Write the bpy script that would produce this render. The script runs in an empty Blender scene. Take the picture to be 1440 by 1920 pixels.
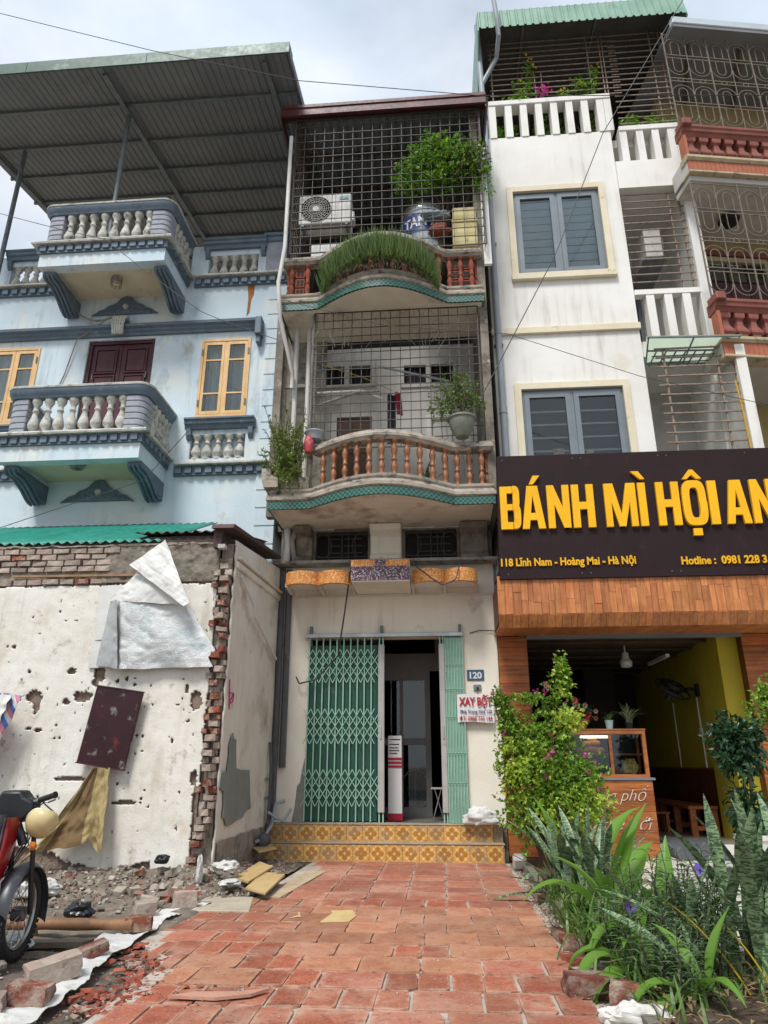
import bpy, math, random
from mathutils import Vector, Matrix, noise
R = math.radians
sc = bpy.context.scene
COL = sc.collection
random.seed(7)

# ---------------------------------------------------------------- camera
cam_d = bpy.data.cameras.new('camera')
cam = bpy.data.objects.new('camera', cam_d); COL.objects.link(cam)
cam.location = (0, 0, 1.24)
cam.rotation_euler = (R(90 + 19.9), 0, R(4.6))
cam_d.sensor_fit = 'VERTICAL'; cam_d.sensor_height = 24.0; cam_d.sensor_width = 18.0
cam_d.lens = 24.0 * 1310 / 1920
cam_d.clip_start = 0.05; cam_d.clip_end = 2000
sc.camera = cam

# ---------------------------------------------------------------- sky, sun, exposure
SUN_EL, SUN_AZ = R(56), R(200)        # azimuth clockwise from +Y: behind the camera, a little to the left
w = bpy.data.worlds.new('World'); sc.world = w; w.use_nodes = True
nt = w.node_tree; nt.nodes.clear()
def wn(t, **k):
    n = nt.nodes.new(t)
    for a, b in k.items(): setattr(n, a, b)
    return n
wo = wn('ShaderNodeOutputWorld'); bg = wn('ShaderNodeBackground')
sky = wn('ShaderNodeTexSky', sky_type='NISHITA', sun_disc=False, sun_elevation=SUN_EL, sun_rotation=SUN_AZ)
sky.dust_density = 2.5; sky.air_density = 1.0
tc = wn('ShaderNodeTexCoord')
mp = wn('ShaderNodeMapping'); mp.inputs['Scale'].default_value = (1.0, 1.0, 2.2)
nz = wn('ShaderNodeTexNoise'); nz.inputs['Scale'].default_value = 2.1; nz.inputs['Detail'].default_value = 7; nz.inputs['Roughness'].default_value = .55
rp = wn('ShaderNodeValToRGB')
rp.color_ramp.elements[0].position = .36; rp.color_ramp.elements[0].color = (.66, .66, .66, 1)
rp.color_ramp.elements[1].position = .62; rp.color_ramp.elements[1].color = (1, 1, 1, 1)
nz2 = wn('ShaderNodeTexNoise'); nz2.inputs['Scale'].default_value = 3.3; nz2.inputs['Detail'].default_value = 6
cr = wn('ShaderNodeValToRGB')
cr.color_ramp.elements[0].position = .33; cr.color_ramp.elements[0].color = (6.6, 7.6, 9.0, 1)
cr.color_ramp.elements[1].position = .68; cr.color_ramp.elements[1].color = (8.9, 9.3, 9.8, 1)
mx = wn('ShaderNodeMix', data_type='RGBA')
L = nt.links.new
L(tc.outputs['Generated'], mp.inputs['Vector']); L(mp.outputs[0], nz.inputs['Vector']); L(mp.outputs[0], nz2.inputs['Vector'])
L(nz.outputs['Fac'], rp.inputs['Fac']); L(nz2.outputs['Fac'], cr.inputs['Fac'])
L(rp.outputs['Color'], mx.inputs[0]); L(sky.outputs[0], mx.inputs[6]); L(cr.outputs['Color'], mx.inputs[7])
L(mx.outputs[2], bg.inputs['Color']); L(bg.outputs[0], wo.inputs['Surface'])
bg.inputs['Strength'].default_value = .055

sun_d = bpy.data.lights.new('sun', 'SUN'); sun = bpy.data.objects.new('sun', sun_d); COL.objects.link(sun)
sun_d.energy = 1.75; sun_d.angle = R(16); sun_d.color = (1, .98, .95)
sdir = Vector((math.sin(SUN_AZ) * math.cos(SUN_EL), math.cos(SUN_AZ) * math.cos(SUN_EL), math.sin(SUN_EL)))
sun.rotation_euler = sdir.to_track_quat('Z', 'Y').to_euler()
sc.view_settings.view_transform = 'Standard'; sc.view_settings.look = 'None'
sc.view_settings.gamma = 1; sc.view_settings.exposure = 1.06
sc.cycles.max_bounces = 6; sc.cycles.transparent_max_bounces = 16

# ---------------------------------------------------------------- materials
def lin(c):
    if isinstance(c, str):
        c = c.lstrip('#'); c = [int(c[i:i + 2], 16) / 255 for i in (0, 2, 4)]
    return tuple((x / 12.92 if x <= .04045 else ((x + .055) / 1.055) ** 2.4) for x in c) + (1,)
MATS = {}
class NG:
    def __init__(s, name):
        s.m = bpy.data.materials.new(name); s.m.use_nodes = True; s.t = s.m.node_tree
        s.b = s.t.nodes['Principled BSDF']; s.o = s.t.nodes['Material Output']
        MATS[name] = s.m
    def n(s, t, ins=None, **k):
        x = s.t.nodes.new(t)
        for a, b in k.items(): setattr(x, a, b)
        for a, b in (ins or {}).items():
            if hasattr(b, 'links') or isinstance(b, bpy.types.NodeSocket): s.t.links.new(b, x.inputs[a])
            else: x.inputs[a].default_value = b
        return x
    def l(s, a, b): s.t.links.new(a, b)
    def pos(s, scale=(1, 1, 1), obj=False, loc=(0, 0, 0)):
        if obj: c = s.n('ShaderNodeTexCoord').outputs['Object']
        else: c = s.n('ShaderNodeNewGeometry').outputs['Position']
        return s.n('ShaderNodeMapping', {'Vector': c, 'Scale': scale, 'Location': loc}).outputs[0]
    def noise(s, vec, scale, detail=5, rough=.6, dist=0):
        return s.n('ShaderNodeTexNoise', {'Vector': vec, 'Scale': scale, 'Detail': detail, 'Roughness': rough, 'Distortion': dist}).outputs['Fac']
    def ramp(s, f, lo, hi, inv=False):
        x = s.n('ShaderNodeMapRange', {'Value': f, 'From Min': lo, 'From Max': hi, 'To Min': 1. if inv else 0., 'To Max': 0. if inv else 1.})
        return x.outputs[0]
    def mix(s, f, a, b, mode='MIX'):
        x = s.n('ShaderNodeMix', data_type='RGBA', blend_type=mode)
        for i, v in ((0, f), (6, a), (7, b)):
            if isinstance(v, bpy.types.NodeSocket): s.l(v, x.inputs[i])
            else: x.inputs[i].default_value = v
        return x.outputs[2]
    def math(s, op, a, b=0.):
        return s.n('ShaderNodeMath', {0: a, 1: b}, operation=op).outputs[0]
def mat(name, col, col2=None, rough=.75, scale=2.5, bump=0., bscale=60, dirt=(), streak=None, rnd=0., isl=0., metal=0., spec=.4, obj=False, grain=None, contrast=(.35, .65), speck=None):
    """col/col2 mottled by noise; dirt: list of (colour, lo, hi, scale[, xyz stretch]); streak: (colour, amount); rnd: per-object value spread; isl: per-leaf spread"""
    if name in MATS: return MATS[name]
    g = NG(name); p = g.pos(obj=obj)
    c = lin(col)
    if col2 is not None:
        c = g.mix(g.ramp(g.noise(p, scale), *contrast), lin(col), lin(col2))
    if grain is not None:                      # (colour, stretch xyz, scale, amount)
        gp = g.pos(grain[1], obj=obj)
        if rnd:
            r = g.n('ShaderNodeObjectInfo').outputs['Random']
            gp = g.n('ShaderNodeVectorMath', {0: gp, 1: g.n('ShaderNodeCombineXYZ', {0: g.math('MULTIPLY', r, 37.), 1: g.math('MULTIPLY', r, 71.), 2: r}).outputs[0]}, operation='ADD').outputs[0]
        f = g.math('MULTIPLY', g.ramp(g.noise(gp, grain[2], 4, .65, .6), .45, .7), grain[3])
        c = g.mix(f, c, lin(grain[0]))
    for d in dirt:
        st = d[4] if len(d) > 4 else (1, 1, 1)
        f = g.ramp(g.noise(g.pos(st, obj=obj, loc=(d[3], 3.1, 1.7)), d[3], 5, .65), d[1], d[2])
        c = g.mix(f, c, lin(d[0]))
    if streak:
        f = g.ramp(g.noise(g.pos((1, 1, .07), obj=obj), 9., 6, .6), .5, .8)
        f2 = g.ramp(g.noise(p, .9, 3), .4, .65)
        c = g.mix(g.math('MULTIPLY', g.math('MULTIPLY', f, f2), streak[1]), c, lin(streak[0]))
    if speck:                                   # terrazzo chips (colour, scale, lo, hi)
        v = g.n('ShaderNodeTexVoronoi', {'Vector': p, 'Scale': speck[1]})
        f = g.ramp(g.n('ShaderNodeSeparateColor', {0: v.outputs['Color']}).outputs[0], speck[2], speck[3])
        c = g.mix(f, c, lin(speck[0]))
    if rnd or isl:
        r = g.n('ShaderNodeObjectInfo').outputs['Random'] if rnd else g.n('ShaderNodeNewGeometry').outputs['Random Per Island']
        a = rnd or isl
        v = g.n('ShaderNodeMapRange', {'Value': r, 'To Min': 1 - a, 'To Max': 1 + a}).outputs[0]
        h = g.n('ShaderNodeMapRange', {'Value': g.math('FRACT', g.math('MULTIPLY', r, 7.3)), 'To Min': .5 - a * .02, 'To Max': .5 + a * .02}).outputs[0]
        hs = g.n('ShaderNodeHueSaturation', {'Value': v, 'Hue': h})
        if isinstance(c, bpy.types.NodeSocket): g.l(c, hs.inputs['Color'])
        else: hs.inputs['Color'].default_value = c
        c = hs.outputs[0]
    if isinstance(c, bpy.types.NodeSocket): g.l(c, g.b.inputs['Base Color'])
    else: g.b.inputs['Base Color'].default_value = c
    g.b.inputs['Metallic'].default_value = metal
    g.b.inputs['Specular IOR Level'].default_value = spec
    rv = g.noise(p, scale * 4, 4)
    g.l(g.n('ShaderNodeMapRange', {'Value': rv, 'To Min': max(.05, rough - .14), 'To Max': min(1., rough + .14)}).outputs[0], g.b.inputs['Roughness'])
    if bump:
        h = g.noise(g.pos(grain[1], obj=obj) if grain else p, bscale, 8, .7)
        g.l(g.n('ShaderNodeBump', {'Height': h, 'Strength': min(1., bump), 'Distance': .02 * max(1, bump)}).outputs[0], g.b.inputs['Normal'])
    return g.m
def leafmat(name, col, col2, isl=.35, rough=.5, trans=.35, pattern=None):
    g = NG(name); r = g.n('ShaderNodeNewGeometry').outputs['Random Per Island']
    c = g.mix(r, lin(col), lin(col2))
    if pattern: c = pattern(g, c)
    v = g.n('ShaderNodeMapRange', {'Value': g.math('FRACT', g.math('MULTIPLY', r, 13.7)), 'To Min': 1 - isl, 'To Max': 1 + isl}).outputs[0]
    c = g.n('ShaderNodeHueSaturation', {'Color': c, 'Value': v}).outputs[0]
    g.l(c, g.b.inputs['Base Color']); g.b.inputs['Roughness'].default_value = rough
    tr = g.n('ShaderNodeBsdfTranslucent', {'Color': c})
    ms = g.n('ShaderNodeMixShader', {0: trans}); g.l(g.b.outputs[0], ms.inputs[1]); g.l(tr.outputs[0], ms.inputs[2])
    g.l(ms.outputs[0], g.o.inputs['Surface'])
    return g.m
def glassmat(name, tint, refl=.12, rough=.03):
    g = NG(name)
    tr = g.n('ShaderNodeBsdfTransparent', {'Color': lin(tint)}); gl = g.n('ShaderNodeBsdfGlossy', {'Color': (1, 1, 1, 1), 'Roughness': rough})
    fr = g.n('ShaderNodeFresnel', {'IOR': 1.33}).outputs[0]
    f = g.math('ADD', fr, refl)
    ms = g.n('ShaderNodeMixShader', {0: f}); g.l(tr.outputs[0], ms.inputs[1]); g.l(gl.outputs[0], ms.inputs[2])
    g.l(ms.outputs[0], g.o.inputs['Surface'])
    return g.m

# ---------------------------------------------------------------- objects
ORG = {}
def tag(o, label=None, cat=None, group=None, kind=None):
    if label: o['label'] = label
    if cat: o['category'] = cat
    if group: o['group'] = group
    if kind: o['kind'] = kind
    return o
def thing(name, label, cat, org=(0, 0, 0), rz=0., group=None, local=False, kind=None):
    o = bpy.data.objects.new(name, None); COL.objects.link(o)
    o.location = org; o.rotation_euler = (0, 0, rz); o.empty_display_size = .2
    ORG[o.name] = Vector((0, 0, 0)) if (local or rz) else Vector(org)
    return tag(o, label, cat, group, kind)
def part_empty(name, parent, org):
    o = bpy.data.objects.new(name, None); COL.objects.link(o); o.parent = parent; o.empty_display_size = .1
    o.location = Vector(org) - ORG[parent.name]; ORG[o.name] = Vector(org)
    return o
def place(name, mesh, parent=None, loc=(0, 0, 0), rot=(0, 0, 0), scale=(1, 1, 1)):
    o = bpy.data.objects.new(name, mesh); COL.objects.link(o)
    ORG[o.name] = Vector(loc)
    if parent is not None:
        o.parent = parent; o.location = Vector(loc) - ORG[parent.name]
    else: o.location = loc
    o.rotation_euler = rot; o.scale = scale
    return o
def unit(v):
    l = math.sqrt(sum(c * c for c in v)) or 1
    return Vector([c / l for c in v])
class MB:
    def __init__(s): s.v = []; s.f = []
    def add(s, vs, fs):
        b = len(s.v); s.v += [tuple(v) for v in vs]; s.f += [tuple(i + b for i in f) for f in fs]; return s
    def box(s, x0, x1, y0, y1, z0, z1):
        return s.add([(x0, y0, z0), (x1, y0, z0), (x1, y1, z0), (x0, y1, z0), (x0, y0, z1), (x1, y0, z1), (x1, y1, z1), (x0, y1, z1)],
                     [(0, 3, 2, 1), (4, 5, 6, 7), (0, 1, 5, 4), (1, 2, 6, 5), (2, 3, 7, 6), (3, 0, 4, 7)])
    def cbox(s, c, size, m=None):
        vs = [Vector((a * size[0] / 2, b * size[1] / 2, d * size[2] / 2)) for d in (-1, 1) for a, b in ((-1, -1), (1, -1), (1, 1), (-1, 1))]
        if m is not None: vs = [m @ v for v in vs]
        return s.add([v + Vector(c) for v in vs], [(0, 3, 2, 1), (4, 5, 6, 7), (0, 1, 5, 4), (1, 2, 6, 5), (2, 3, 7, 6), (3, 0, 4, 7)])
    def prism(s, pts, axis, a, b):
        n = len(pts)
        def P(p, t): return (t, p[0], p[1]) if axis == 'x' else (p[0], t, p[1]) if axis == 'y' else (p[0], p[1], t)
        ar = sum(pts[i][0] * pts[(i + 1) % n][1] - pts[(i + 1) % n][0] * pts[i][1] for i in range(n))
        if (ar < 0) != (axis == 'y'): pts = pts[::-1]
        vs = [P(p, a) for p in pts] + [P(p, b) for p in pts]
        fs = [tuple(range(n))[::-1], tuple(range(n, 2 * n))] + [(i, (i + 1) % n, n + (i + 1) % n, n + i) for i in range(n)]
        if a > b: fs = [f[::-1] for f in fs]
        return s.add(vs, fs)
    def tube(s, pts, r, n=6, cap=True, flat=None):
        pts = [Vector(p) for p in pts]; k = len(pts); rs = r if isinstance(r, (list, tuple)) else [r] * k
        vs = []; nrm = None
        for i in range(k):
            t = (pts[min(i + 1, k - 1)] - pts[max(i - 1, 0)]).normalized()
            if nrm is None:
                up = Vector((0, 0, 1)) if abs(t.z) < .9 else Vector((0, 1, 0))
                nrm = (up - t * up.dot(t)).normalized()
            else: nrm = (nrm - t * nrm.dot(t)).normalized()
            bi = t.cross(nrm)
            for j in range(n):
                a = 2 * math.pi * (j + .5) / n
                vs.append(pts[i] + (nrm * math.cos(a) * (flat or 1) + bi * math.sin(a)) * rs[i])
        fs = [(i * n + j, i * n + (j + 1) % n, (i + 1) * n + (j + 1) % n, (i + 1) * n + j) for i in range(k - 1) for j in range(n)]
        if cap: fs += [tuple(range(n))[::-1], tuple(range((k - 1) * n, k * n))]
        return s.add(vs, fs)
    def bar(s, a, b, r): return s.tube([a, b], r * 1.25, 4)
    def lathe(s, prof, n=12, c=(0, 0, 0), sq=False, m=None):
        vs = []
        for r, z in prof:
            for j in range(n):
                a = 2 * math.pi * (j + (.5 if sq else 0)) / n
                v = Vector((r * math.cos(a), r * math.sin(a), z))
                if m is not None: v = m @ v
                vs.append(v + Vector(c))
        k = len(prof)
        fs = [(i * n + j, i * n + (j + 1) % n, (i + 1) * n + (j + 1) % n, (i + 1) * n + j) for i in range(k - 1) for j in range(n)]
        fs += [tuple(range(n))[::-1], tuple(range((k - 1) * n, k * n))]
        return s.add(vs, fs)
    def sweep(s, prof, path, z=0, nrm=None):
        """closed profile (out, up) along an open xy path; out is to the right of travel"""
        k = len(path); n = len(prof); vs = []
        for i, p in enumerate(path):
            a = Vector(path[max(i - 1, 0)]); b = Vector(path[min(i + 1, k - 1)]); t = (b - a).normalized()
            if 0 < i < k - 1:
                t1 = (Vector(p) - a).normalized(); t2 = (b - Vector(p)).normalized()
                sc_ = 1 / max(.5, math.sqrt(max(.01, (1 + t1.dot(t2)) / 2))); t = (t1 + t2).normalized()
            else: sc_ = 1
            o = Vector((t.y, -t.x)) * sc_
            for u, w_ in prof: vs.append((p[0] + o.x * u, p[1] + o.y * u, z + w_))
        fs = [(i * n + j, i * n + (j + 1) % n, (i + 1) * n + (j + 1) % n, (i + 1) * n + j) for i in range(k - 1) for j in range(n)]
        fs += [tuple(range(n)), tuple(range((k - 1) * n, k * n))[::-1]]
        return s.add(vs, fs)
    def grid(s, fn, nu, nv, thick=0, nv_dir=None):
        vs = [Vector(fn(i / nu, j / nv)) for i in range(nu + 1) for j in range(nv + 1)]
        q = lambda i, j: i * (nv + 1) + j
        fs = [(q(i, j), q(i + 1, j), q(i + 1, j + 1), q(i, j + 1)) for i in range(nu) for j in range(nv)]
        if thick:
            d = Vector(nv_dir or (0, 1, 0)) * thick; m = len(vs)
            vs2 = vs + [v + d for v in vs]
            fs2 = fs + [tuple(i + m for i in f[::-1]) for f in fs]
            ring = [q(i, 0) for i in range(nu + 1)] + [q(nu, j) for j in range(1, nv + 1)] + [q(i, nv) for i in range(nu - 1, -1, -1)] + [q(0, j) for j in range(nv - 1, 0, -1)]
            fs2 += [(ring[(i + 1) % len(ring)], ring[i], ring[i] + m, ring[(i + 1) % len(ring)] + m) for i in range(len(ring))]
            return s.add(vs2, fs2)
        return s.add(vs, fs)
    def wall(s, x0, x1, z0, z1, y0, y1, holes=()):
        """wall slab in the xz plane with rectangular openings (hx0,hx1,hz0,hz1) and reveals"""
        xs = sorted({x0, x1} | {h[0] for h in holes} | {h[1] for h in holes}); zs = sorted({z0, z1} | {h[2] for h in holes} | {h[3] for h in holes})
        inh = lambda cx, cz: any(h[0] < cx < h[1] and h[2] < cz < h[3] for h in holes)
        for i in range(len(xs) - 1):
            for j in range(len(zs) - 1):
                a, b, c, d = xs[i], xs[i + 1], zs[j], zs[j + 1]
                if inh((a + b) / 2, (c + d) / 2): continue
                s.add([(a, y0, c), (b, y0, c), (b, y0, d), (a, y0, d)], [(0, 1, 2, 3)])
                s.add([(a, y1, c), (b, y1, c), (b, y1, d), (a, y1, d)], [(3, 2, 1, 0)])
        def rim(a, b, c, d, fl):
            f = [(0, 4, 5, 1), (1, 5, 6, 2), (2, 6, 7, 3), (3, 7, 4, 0)]
            if fl: f = [q[::-1] for q in f]
            s.add([(a, y0, c), (b, y0, c), (b, y0, d), (a, y0, d), (a, y1, c), (b, y1, c), (b, y1, d), (a, y1, d)], f)
        rim(x0, x1, z0, z1, False)
        for h in holes: rim(*h, True)
        return s
    def mesh(s, name, m, smooth=None, recentre=True):
        c = Vector((0, 0, 0))
        if recentre and s.v:
            lo = [min(v[i] for v in s.v) for i in range(3)]; hi = [max(v[i] for v in s.v) for i in range(3)]
            c = Vector([(lo[i] + hi[i]) / 2 for i in range(3)])
        me = bpy.data.meshes.new(name)
        me.from_pydata([tuple(Vector(v) - c) for v in s.v], [], s.f)
        if smooth is not None:
            me.polygons.foreach_set('use_smooth', [True] * len(me.polygons)); me.set_sharp_from_angle(angle=R(smooth))
        for q in (m if isinstance(m, (list, tuple)) else [m]): me.materials.append(q)
        me.update()
        return me, c
    def build(s, name, m, parent=None, smooth=None, bevel=0, seg=1):
        me, c = s.mesh(name, m, smooth)
        o = place(name, me, parent, c)
        if bevel:
            b = o.modifiers.new('bevel', 'BEVEL'); b.width = bevel; b.segments = seg; b.limit_method = 'ANGLE'; b.angle_limit = R(40)
        return o
def bx(name, m, parent, x0, x1, y0, y1, z0, z1, bevel=0):
    return MB().box(x0, x1, y0, y1, z0, z1).build(name, m, parent, bevel=bevel)
_bc = {}
def unitbox(m, bevel=0):
    k = (m.name, bevel)
    if k not in _bc: _bc[k] = MB().box(-.5, .5, -.5, .5, -.5, .5).mesh('block', m)[0]
    return _bc[k]
def jbox(name, m, parent, x0, x1, y0, y1, z0, z1, rot=(0, 0, 0)):
    """a piece that shares one unit-cube mesh"""
    return place(name, unitbox(m), parent, ((x0 + x1) / 2, (y0 + y1) / 2, (z0 + z1) / 2), rot, (x1 - x0, y1 - y0, z1 - z0))
def text_mb(s, size, depth, xs=1., bold=0., shear=0.):
    cu = bpy.data.curves.new('lettering', 'FONT'); cu.body = s; cu.size = size; cu.extrude = depth / 2; cu.offset = bold; cu.shear = shear; cu.resolution_u = 3
    o = bpy.data.objects.new('lettering', cu); me = bpy.data.meshes.new_from_object(o)
    mb = MB(); mb.v = [(v.co.x * xs, -v.co.z, v.co.y) for v in me.vertices]; mb.f = [tuple(p.vertices) for p in me.polygons]
    bpy.data.objects.remove(o); bpy.data.meshes.remove(me)
    return mb
def shift(mb, d, m=None):
    d = Vector(d); mb.v = [tuple((m @ Vector(v) if m else Vector(v)) + d) for v in mb.v]; return mb
def fit_text(s, x0, x1, z0, y, h, m, parent, name='lettering', depth=.01, bold=0., shear=0., rot=None):
    mb = text_mb(s, h / .73, depth, 1, bold, shear)
    a = min(v[0] for v in mb.v); b = max(v[0] for v in mb.v); k = (x1 - x0) / (b - a)
    mb.v = [((v[0] - a) * k + x0, v[1] + y, v[2] + z0) for v in mb.v]
    return tag(mb.build(name, m, parent), kind='stuff')

# ---------------------------------------------------------------- shared materials
M_blue = mat('blue_plaster', '#bdced7', '#cad6da', .85, 1.3, .3, 30, dirt=[('#d8d8cf', .52, .72, 1.1), ('#95a2a6', .58, .78, 2.4, (1, 1, .5)), ('#a89f8b', .64, .78, 1.7, (1, 1, .6))], streak=('#7f7c70', .75))
M_navy = mat('slate_blue_paint', '#566572', '#667582', .6, 4, .2, 40, dirt=[('#8c97a4', .6, .78, 6)])
M_balwhite = mat('weathered_white_stone', '#c9c7be', '#a9a8a0', .85, 7, .4, 60, dirt=[('#6f6d66', .52, .7, 7), ('#4c4a45', .62, .74, 15)])
M_lav = mat('lavender_grey_render', '#a2a4aa', '#91949d', .8, 5, .3, 50, dirt=[('#6d6c6b', .6, .76, 8)])
M_cream = mat('cream_soffit_paint', '#d8ceb4', '#cdbf9f', .85, 2, .15, 40, dirt=[('#a08a68', .62, .8, 2)])
M_maroonwood = mat('maroon_wood', '#54262a', '#40191e', .5, 3, .15, 40, grain=('#2c1013', (1, 1, .08), 22, .6))
M_yelwood = mat('yellow_window_wood', '#dcb886', '#d0a66c', .55, 4, .1, 40, grain=('#b58a52', (1, 1, .1), 24, .4))
M_glass = glassmat('window_glass', '#eaf0f0', .022)
M_curtain = mat('grey_curtain', '#d8dad6', '#c2c6c3', .9, 1, grain=('#979d9c', (1, 1, .02), 14, .7))
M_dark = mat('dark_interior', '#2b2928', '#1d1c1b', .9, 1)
M_greysheet = mat('grey_metal_sheet', '#76787b', '#6b6d70', .6, 1, metal=.0, dirt=[('#5b5958', .6, .8, 1.4)])
M_steel = mat('grey_steel_paint', '#6f7678', '#5b6163', .5, 6, dirt=[('#5a4638', .62, .75, 12)])
M_greentrim = mat('green_metal_trim', '#365a4d', '#2e4d42', .5, 3, dirt=[('#9db5ac', .6, .8, 2)])
M_creamwall = mat('cream_plaster', '#e6dfd0', '#dbd3c2', .88, 1.2, .25, 30, dirt=[('#a29a8a', .62, .8, 1.8), ('#e3ddd0', .6, .75, 3)], streak=('#8d8474', .4))
M_concrete = mat('weathered_concrete', '#a09a8e', '#7d776c', .9, 4, .5, 40, dirt=[('#4a473f', .52, .7, 5), ('#aaa596', .62, .75, 9)])
M_stonemould = mat('stained_moulding', '#aba193', '#8c8274', .9, 5, .4, 50, dirt=[('#3e3b34', .52, .68, 6, (1, 1, 2)), ('#a9a294', .6, .72, 11)])
M_rust = mat('rusty_iron', '#4f463f', '#5d4a3b', .7, 12, dirt=[('#2f2b28', .5, .65, 20)])
M_wire = mat('grey_grille_wire', '#3b3936', '#46423d', .6, 12)
M_white = mat('white_painted_wall', '#e4e2dc', '#dbd8d0', .85, .9, .2, 30, dirt=[('#cfc6ae', .66, .82, 1.2), ('#b9b2a4', .68, .8, 3, (1, 1, .3))], streak=('#8f877a', .55))
M_trimyel = mat('pale_yellow_trim', '#ddd3bb', '#d3c7aa', .85, 2, .2, 40, dirt=[('#9b8763', .62, .78, 4)])
M_alu = mat('grey_aluminium', '#7d8488', '#747b80', .35, 3, metal=.3)
M_pvc = mat('grey_plastic_pipe', '#9aa1a6', '#8d949a', .5, 2)
M_brick = mat('red_brick', '#8a4937', '#763c2e', .95, 8, .8, 40, rnd=.25, dirt=[('#a08f7f', .46, .62, 7), ('#4f3830', .58, .7, 14), ('#b8ab9b', .6, .7, 22)])
M_mortar = mat('lime_mortar', '#a39a8a', '#857c6d', .95, 9, .8, 40, dirt=[('#6c645a', .55, .7, 16)])
# ================================================================ ground
g = NG('earth_ground'); p = g.pos()
c = g.mix(g.ramp(g.noise(p, .8), .35, .65), lin('#6a5c4d'), lin('#80756a'))
c = g.mix(g.ramp(g.noise(p, 6, 8, .7), .5, .68), c, lin('#4b4138'))
c = g.mix(g.ramp(g.noise(p, 22, 8, .7), .58, .7), c, lin('#a49a8c'))
g.l(c, g.b.inputs['Base Color']); g.b.inputs['Roughness'].default_value = .95
g.l(g.n('ShaderNodeBump', {'Height': g.noise(p, 14, 10, .75), 'Strength': 1., 'Distance': .05}).outputs[0], g.b.inputs['Normal'])
ME_ = MB().add([(-300, -300, -.03), (300, -300, -.03), (300, 300, -.03), (-300, 300, -.03)], [(0, 1, 2, 3)])
tag(ME_.build('ground', g.m), kind='structure')

# ================================================================ blue house
W = 10.8
blue = thing('blue_house', 'pale blue three storey house with slate blue mouldings and two balconies', 'house', (-5.8, W, 0))
holes = [(-6.44, -5.15, 6.25, 8.75), (-4.24, -3.32, 7.04, 8.65), (-8.28, -7.36, 7.04, 8.65), (-4.28, -3.3, 6.24, 6.7), (-8.3, -7.32, 6.24, 6.7)]
MB().wall(-10.2, -2.72, 0, 10.04, W, W + .22, holes).build('wall', M_blue, blue)
bx('side_wall', M_blue, blue, -2.92, -2.72, W + .22, W + 8, 0, 10.04)
bx('side_wall', M_blue, blue, -10.2, -10.0, W + .22, W + 8, 0, 10.04)
bx('rear_wall', M_blue, blue, -10.0, -2.92, W + 7.8, W + 8, 0, 10.04)
bx('floor_slab', M_cream, blue, -10.0, -2.92, W + .22, W + 7.8, 9.8, 10.03)
bx('floor_slab', M_dark, blue, -10.0, -2.92, W + .22, W + 7.8, 5.95, 6.15)
for a, b in ((-4.3, -3.28), (-8.32, -7.3)):
    bx('recess_panel', M_blue, blue, a, b, W + .13, W + .2, 6.2, 6.75)
# quoins
zq = 4.0
for i in range(18):
    jbox('quoin', M_blue, blue, -3.045, -2.70, W - .03, W + .1, zq + .02, zq + .315); zq += .32
# cornices: profile (out, up)
def cornice(x0, x1, z, parent, prof=None):
    prof = prof or [(0, 0), (.05, 0), (.06, .04), (.1, .07), (.11, .1), (.17, .12), (.18, .17), (0, .17)]
    return MB().sweep(prof, [(x0, W), (x1, W)], z).build('cornice', M_navy, parent)
cornice(-10.2, -3.22, 8.80, blue)
MB().box(-3.22, -3.1, W - .2, W, 8.62, 8.985).box(-3.2, -3.12, W - .15, W, 8.46, 8.62).build('cornice_end', M_navy, blue, bevel=.012)
me_dent = MB().prism([(-.065, -.05), (.065, -.05), (.065, .05), (.05, .05), (.05, -.035), (-.05, -.035), (-.05, .05), (-.065, .05)], 'y', -.02, .02).mesh('dentil', M_lav)[0]
me_dent2 = MB().box(-.055, .055, -.02, .02, -.055, .05).mesh('dentil', M_navy)[0]
def dentil_band(x0, x1, z, y, parent):
    bx('band', M_navy, parent, x0, x1, y, y + .2, z - .02, z + .14)
    bx('ledge', M_balwhite, parent, x0, x1, y - .1, y + .18, z + .142, z + .19, .01)
    n = int((x1 - x0) / .175)
    for i in range(n): place('dentil', me_dent2, parent, (x0 + (i + .5) * (x1 - x0) / n, y - .025, z + .06))
for x0, x1 in ((-4.5, -2.71), (-10.2, -7.05)):
    for z in (5.93, 9.84):
        e = part_empty('string_course', blue, ((x0 + x1) / 2, W, z)); dentil_band(x0, x1, z, W - .06, e)
# baluster mesh, height 1 unit
bprof = [(.075, 0), (.075, .07), (.05, .09), (.045, .13), (.085, .22), (.09, .3), (.07, .42), (.045, .55), (.04, .64), (.055, .66), (.055, .69), (.04, .71), (.042, .8), (.075, .9), (.08, .92), (.08, 1)]
me_bal = MB().lathe(bprof, 10).mesh('baluster', M_balwhite, 40, False)[0]
def scroll(parent, x0, x1, z):
    pts = [(W, z), (W - .95, z), (W - .97, z - .05), (W - .9, z - .1), (W - .72, z - .1), (W - .6, z - .14), (W - .45, z - .2), (W - .3, z - .29), (W - .2, z - .33), (W - .1, z - .34), (W, z - .33)]
    k = part_empty('bracket', parent, ((x0 + x1) / 2, W, z))
    MB().prism(pts, 'x', x0, x1).build('console', M_navy, k, bevel=.015)
    pts2 = [(a - .02 if i > 1 else a, b - .025 if i > 1 else b) for i, (a, b) in enumerate(pts)]
    for t in (.2, .5, .8):
        xm = x0 + (x1 - x0) * t
        MB().tube([(xm, a - .005, b - .012) for a, b in pts2[2:-1]], .026, 6).build('rib', M_navy, k, 60)
    MB().lathe([(.07, x0 - .012), (.07, x1 + .012)], 12, (0, W - .16, z - .22), m=Matrix.Rotation(R(90), 3, 'Y')).build('volute', M_navy, k, 40)
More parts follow.
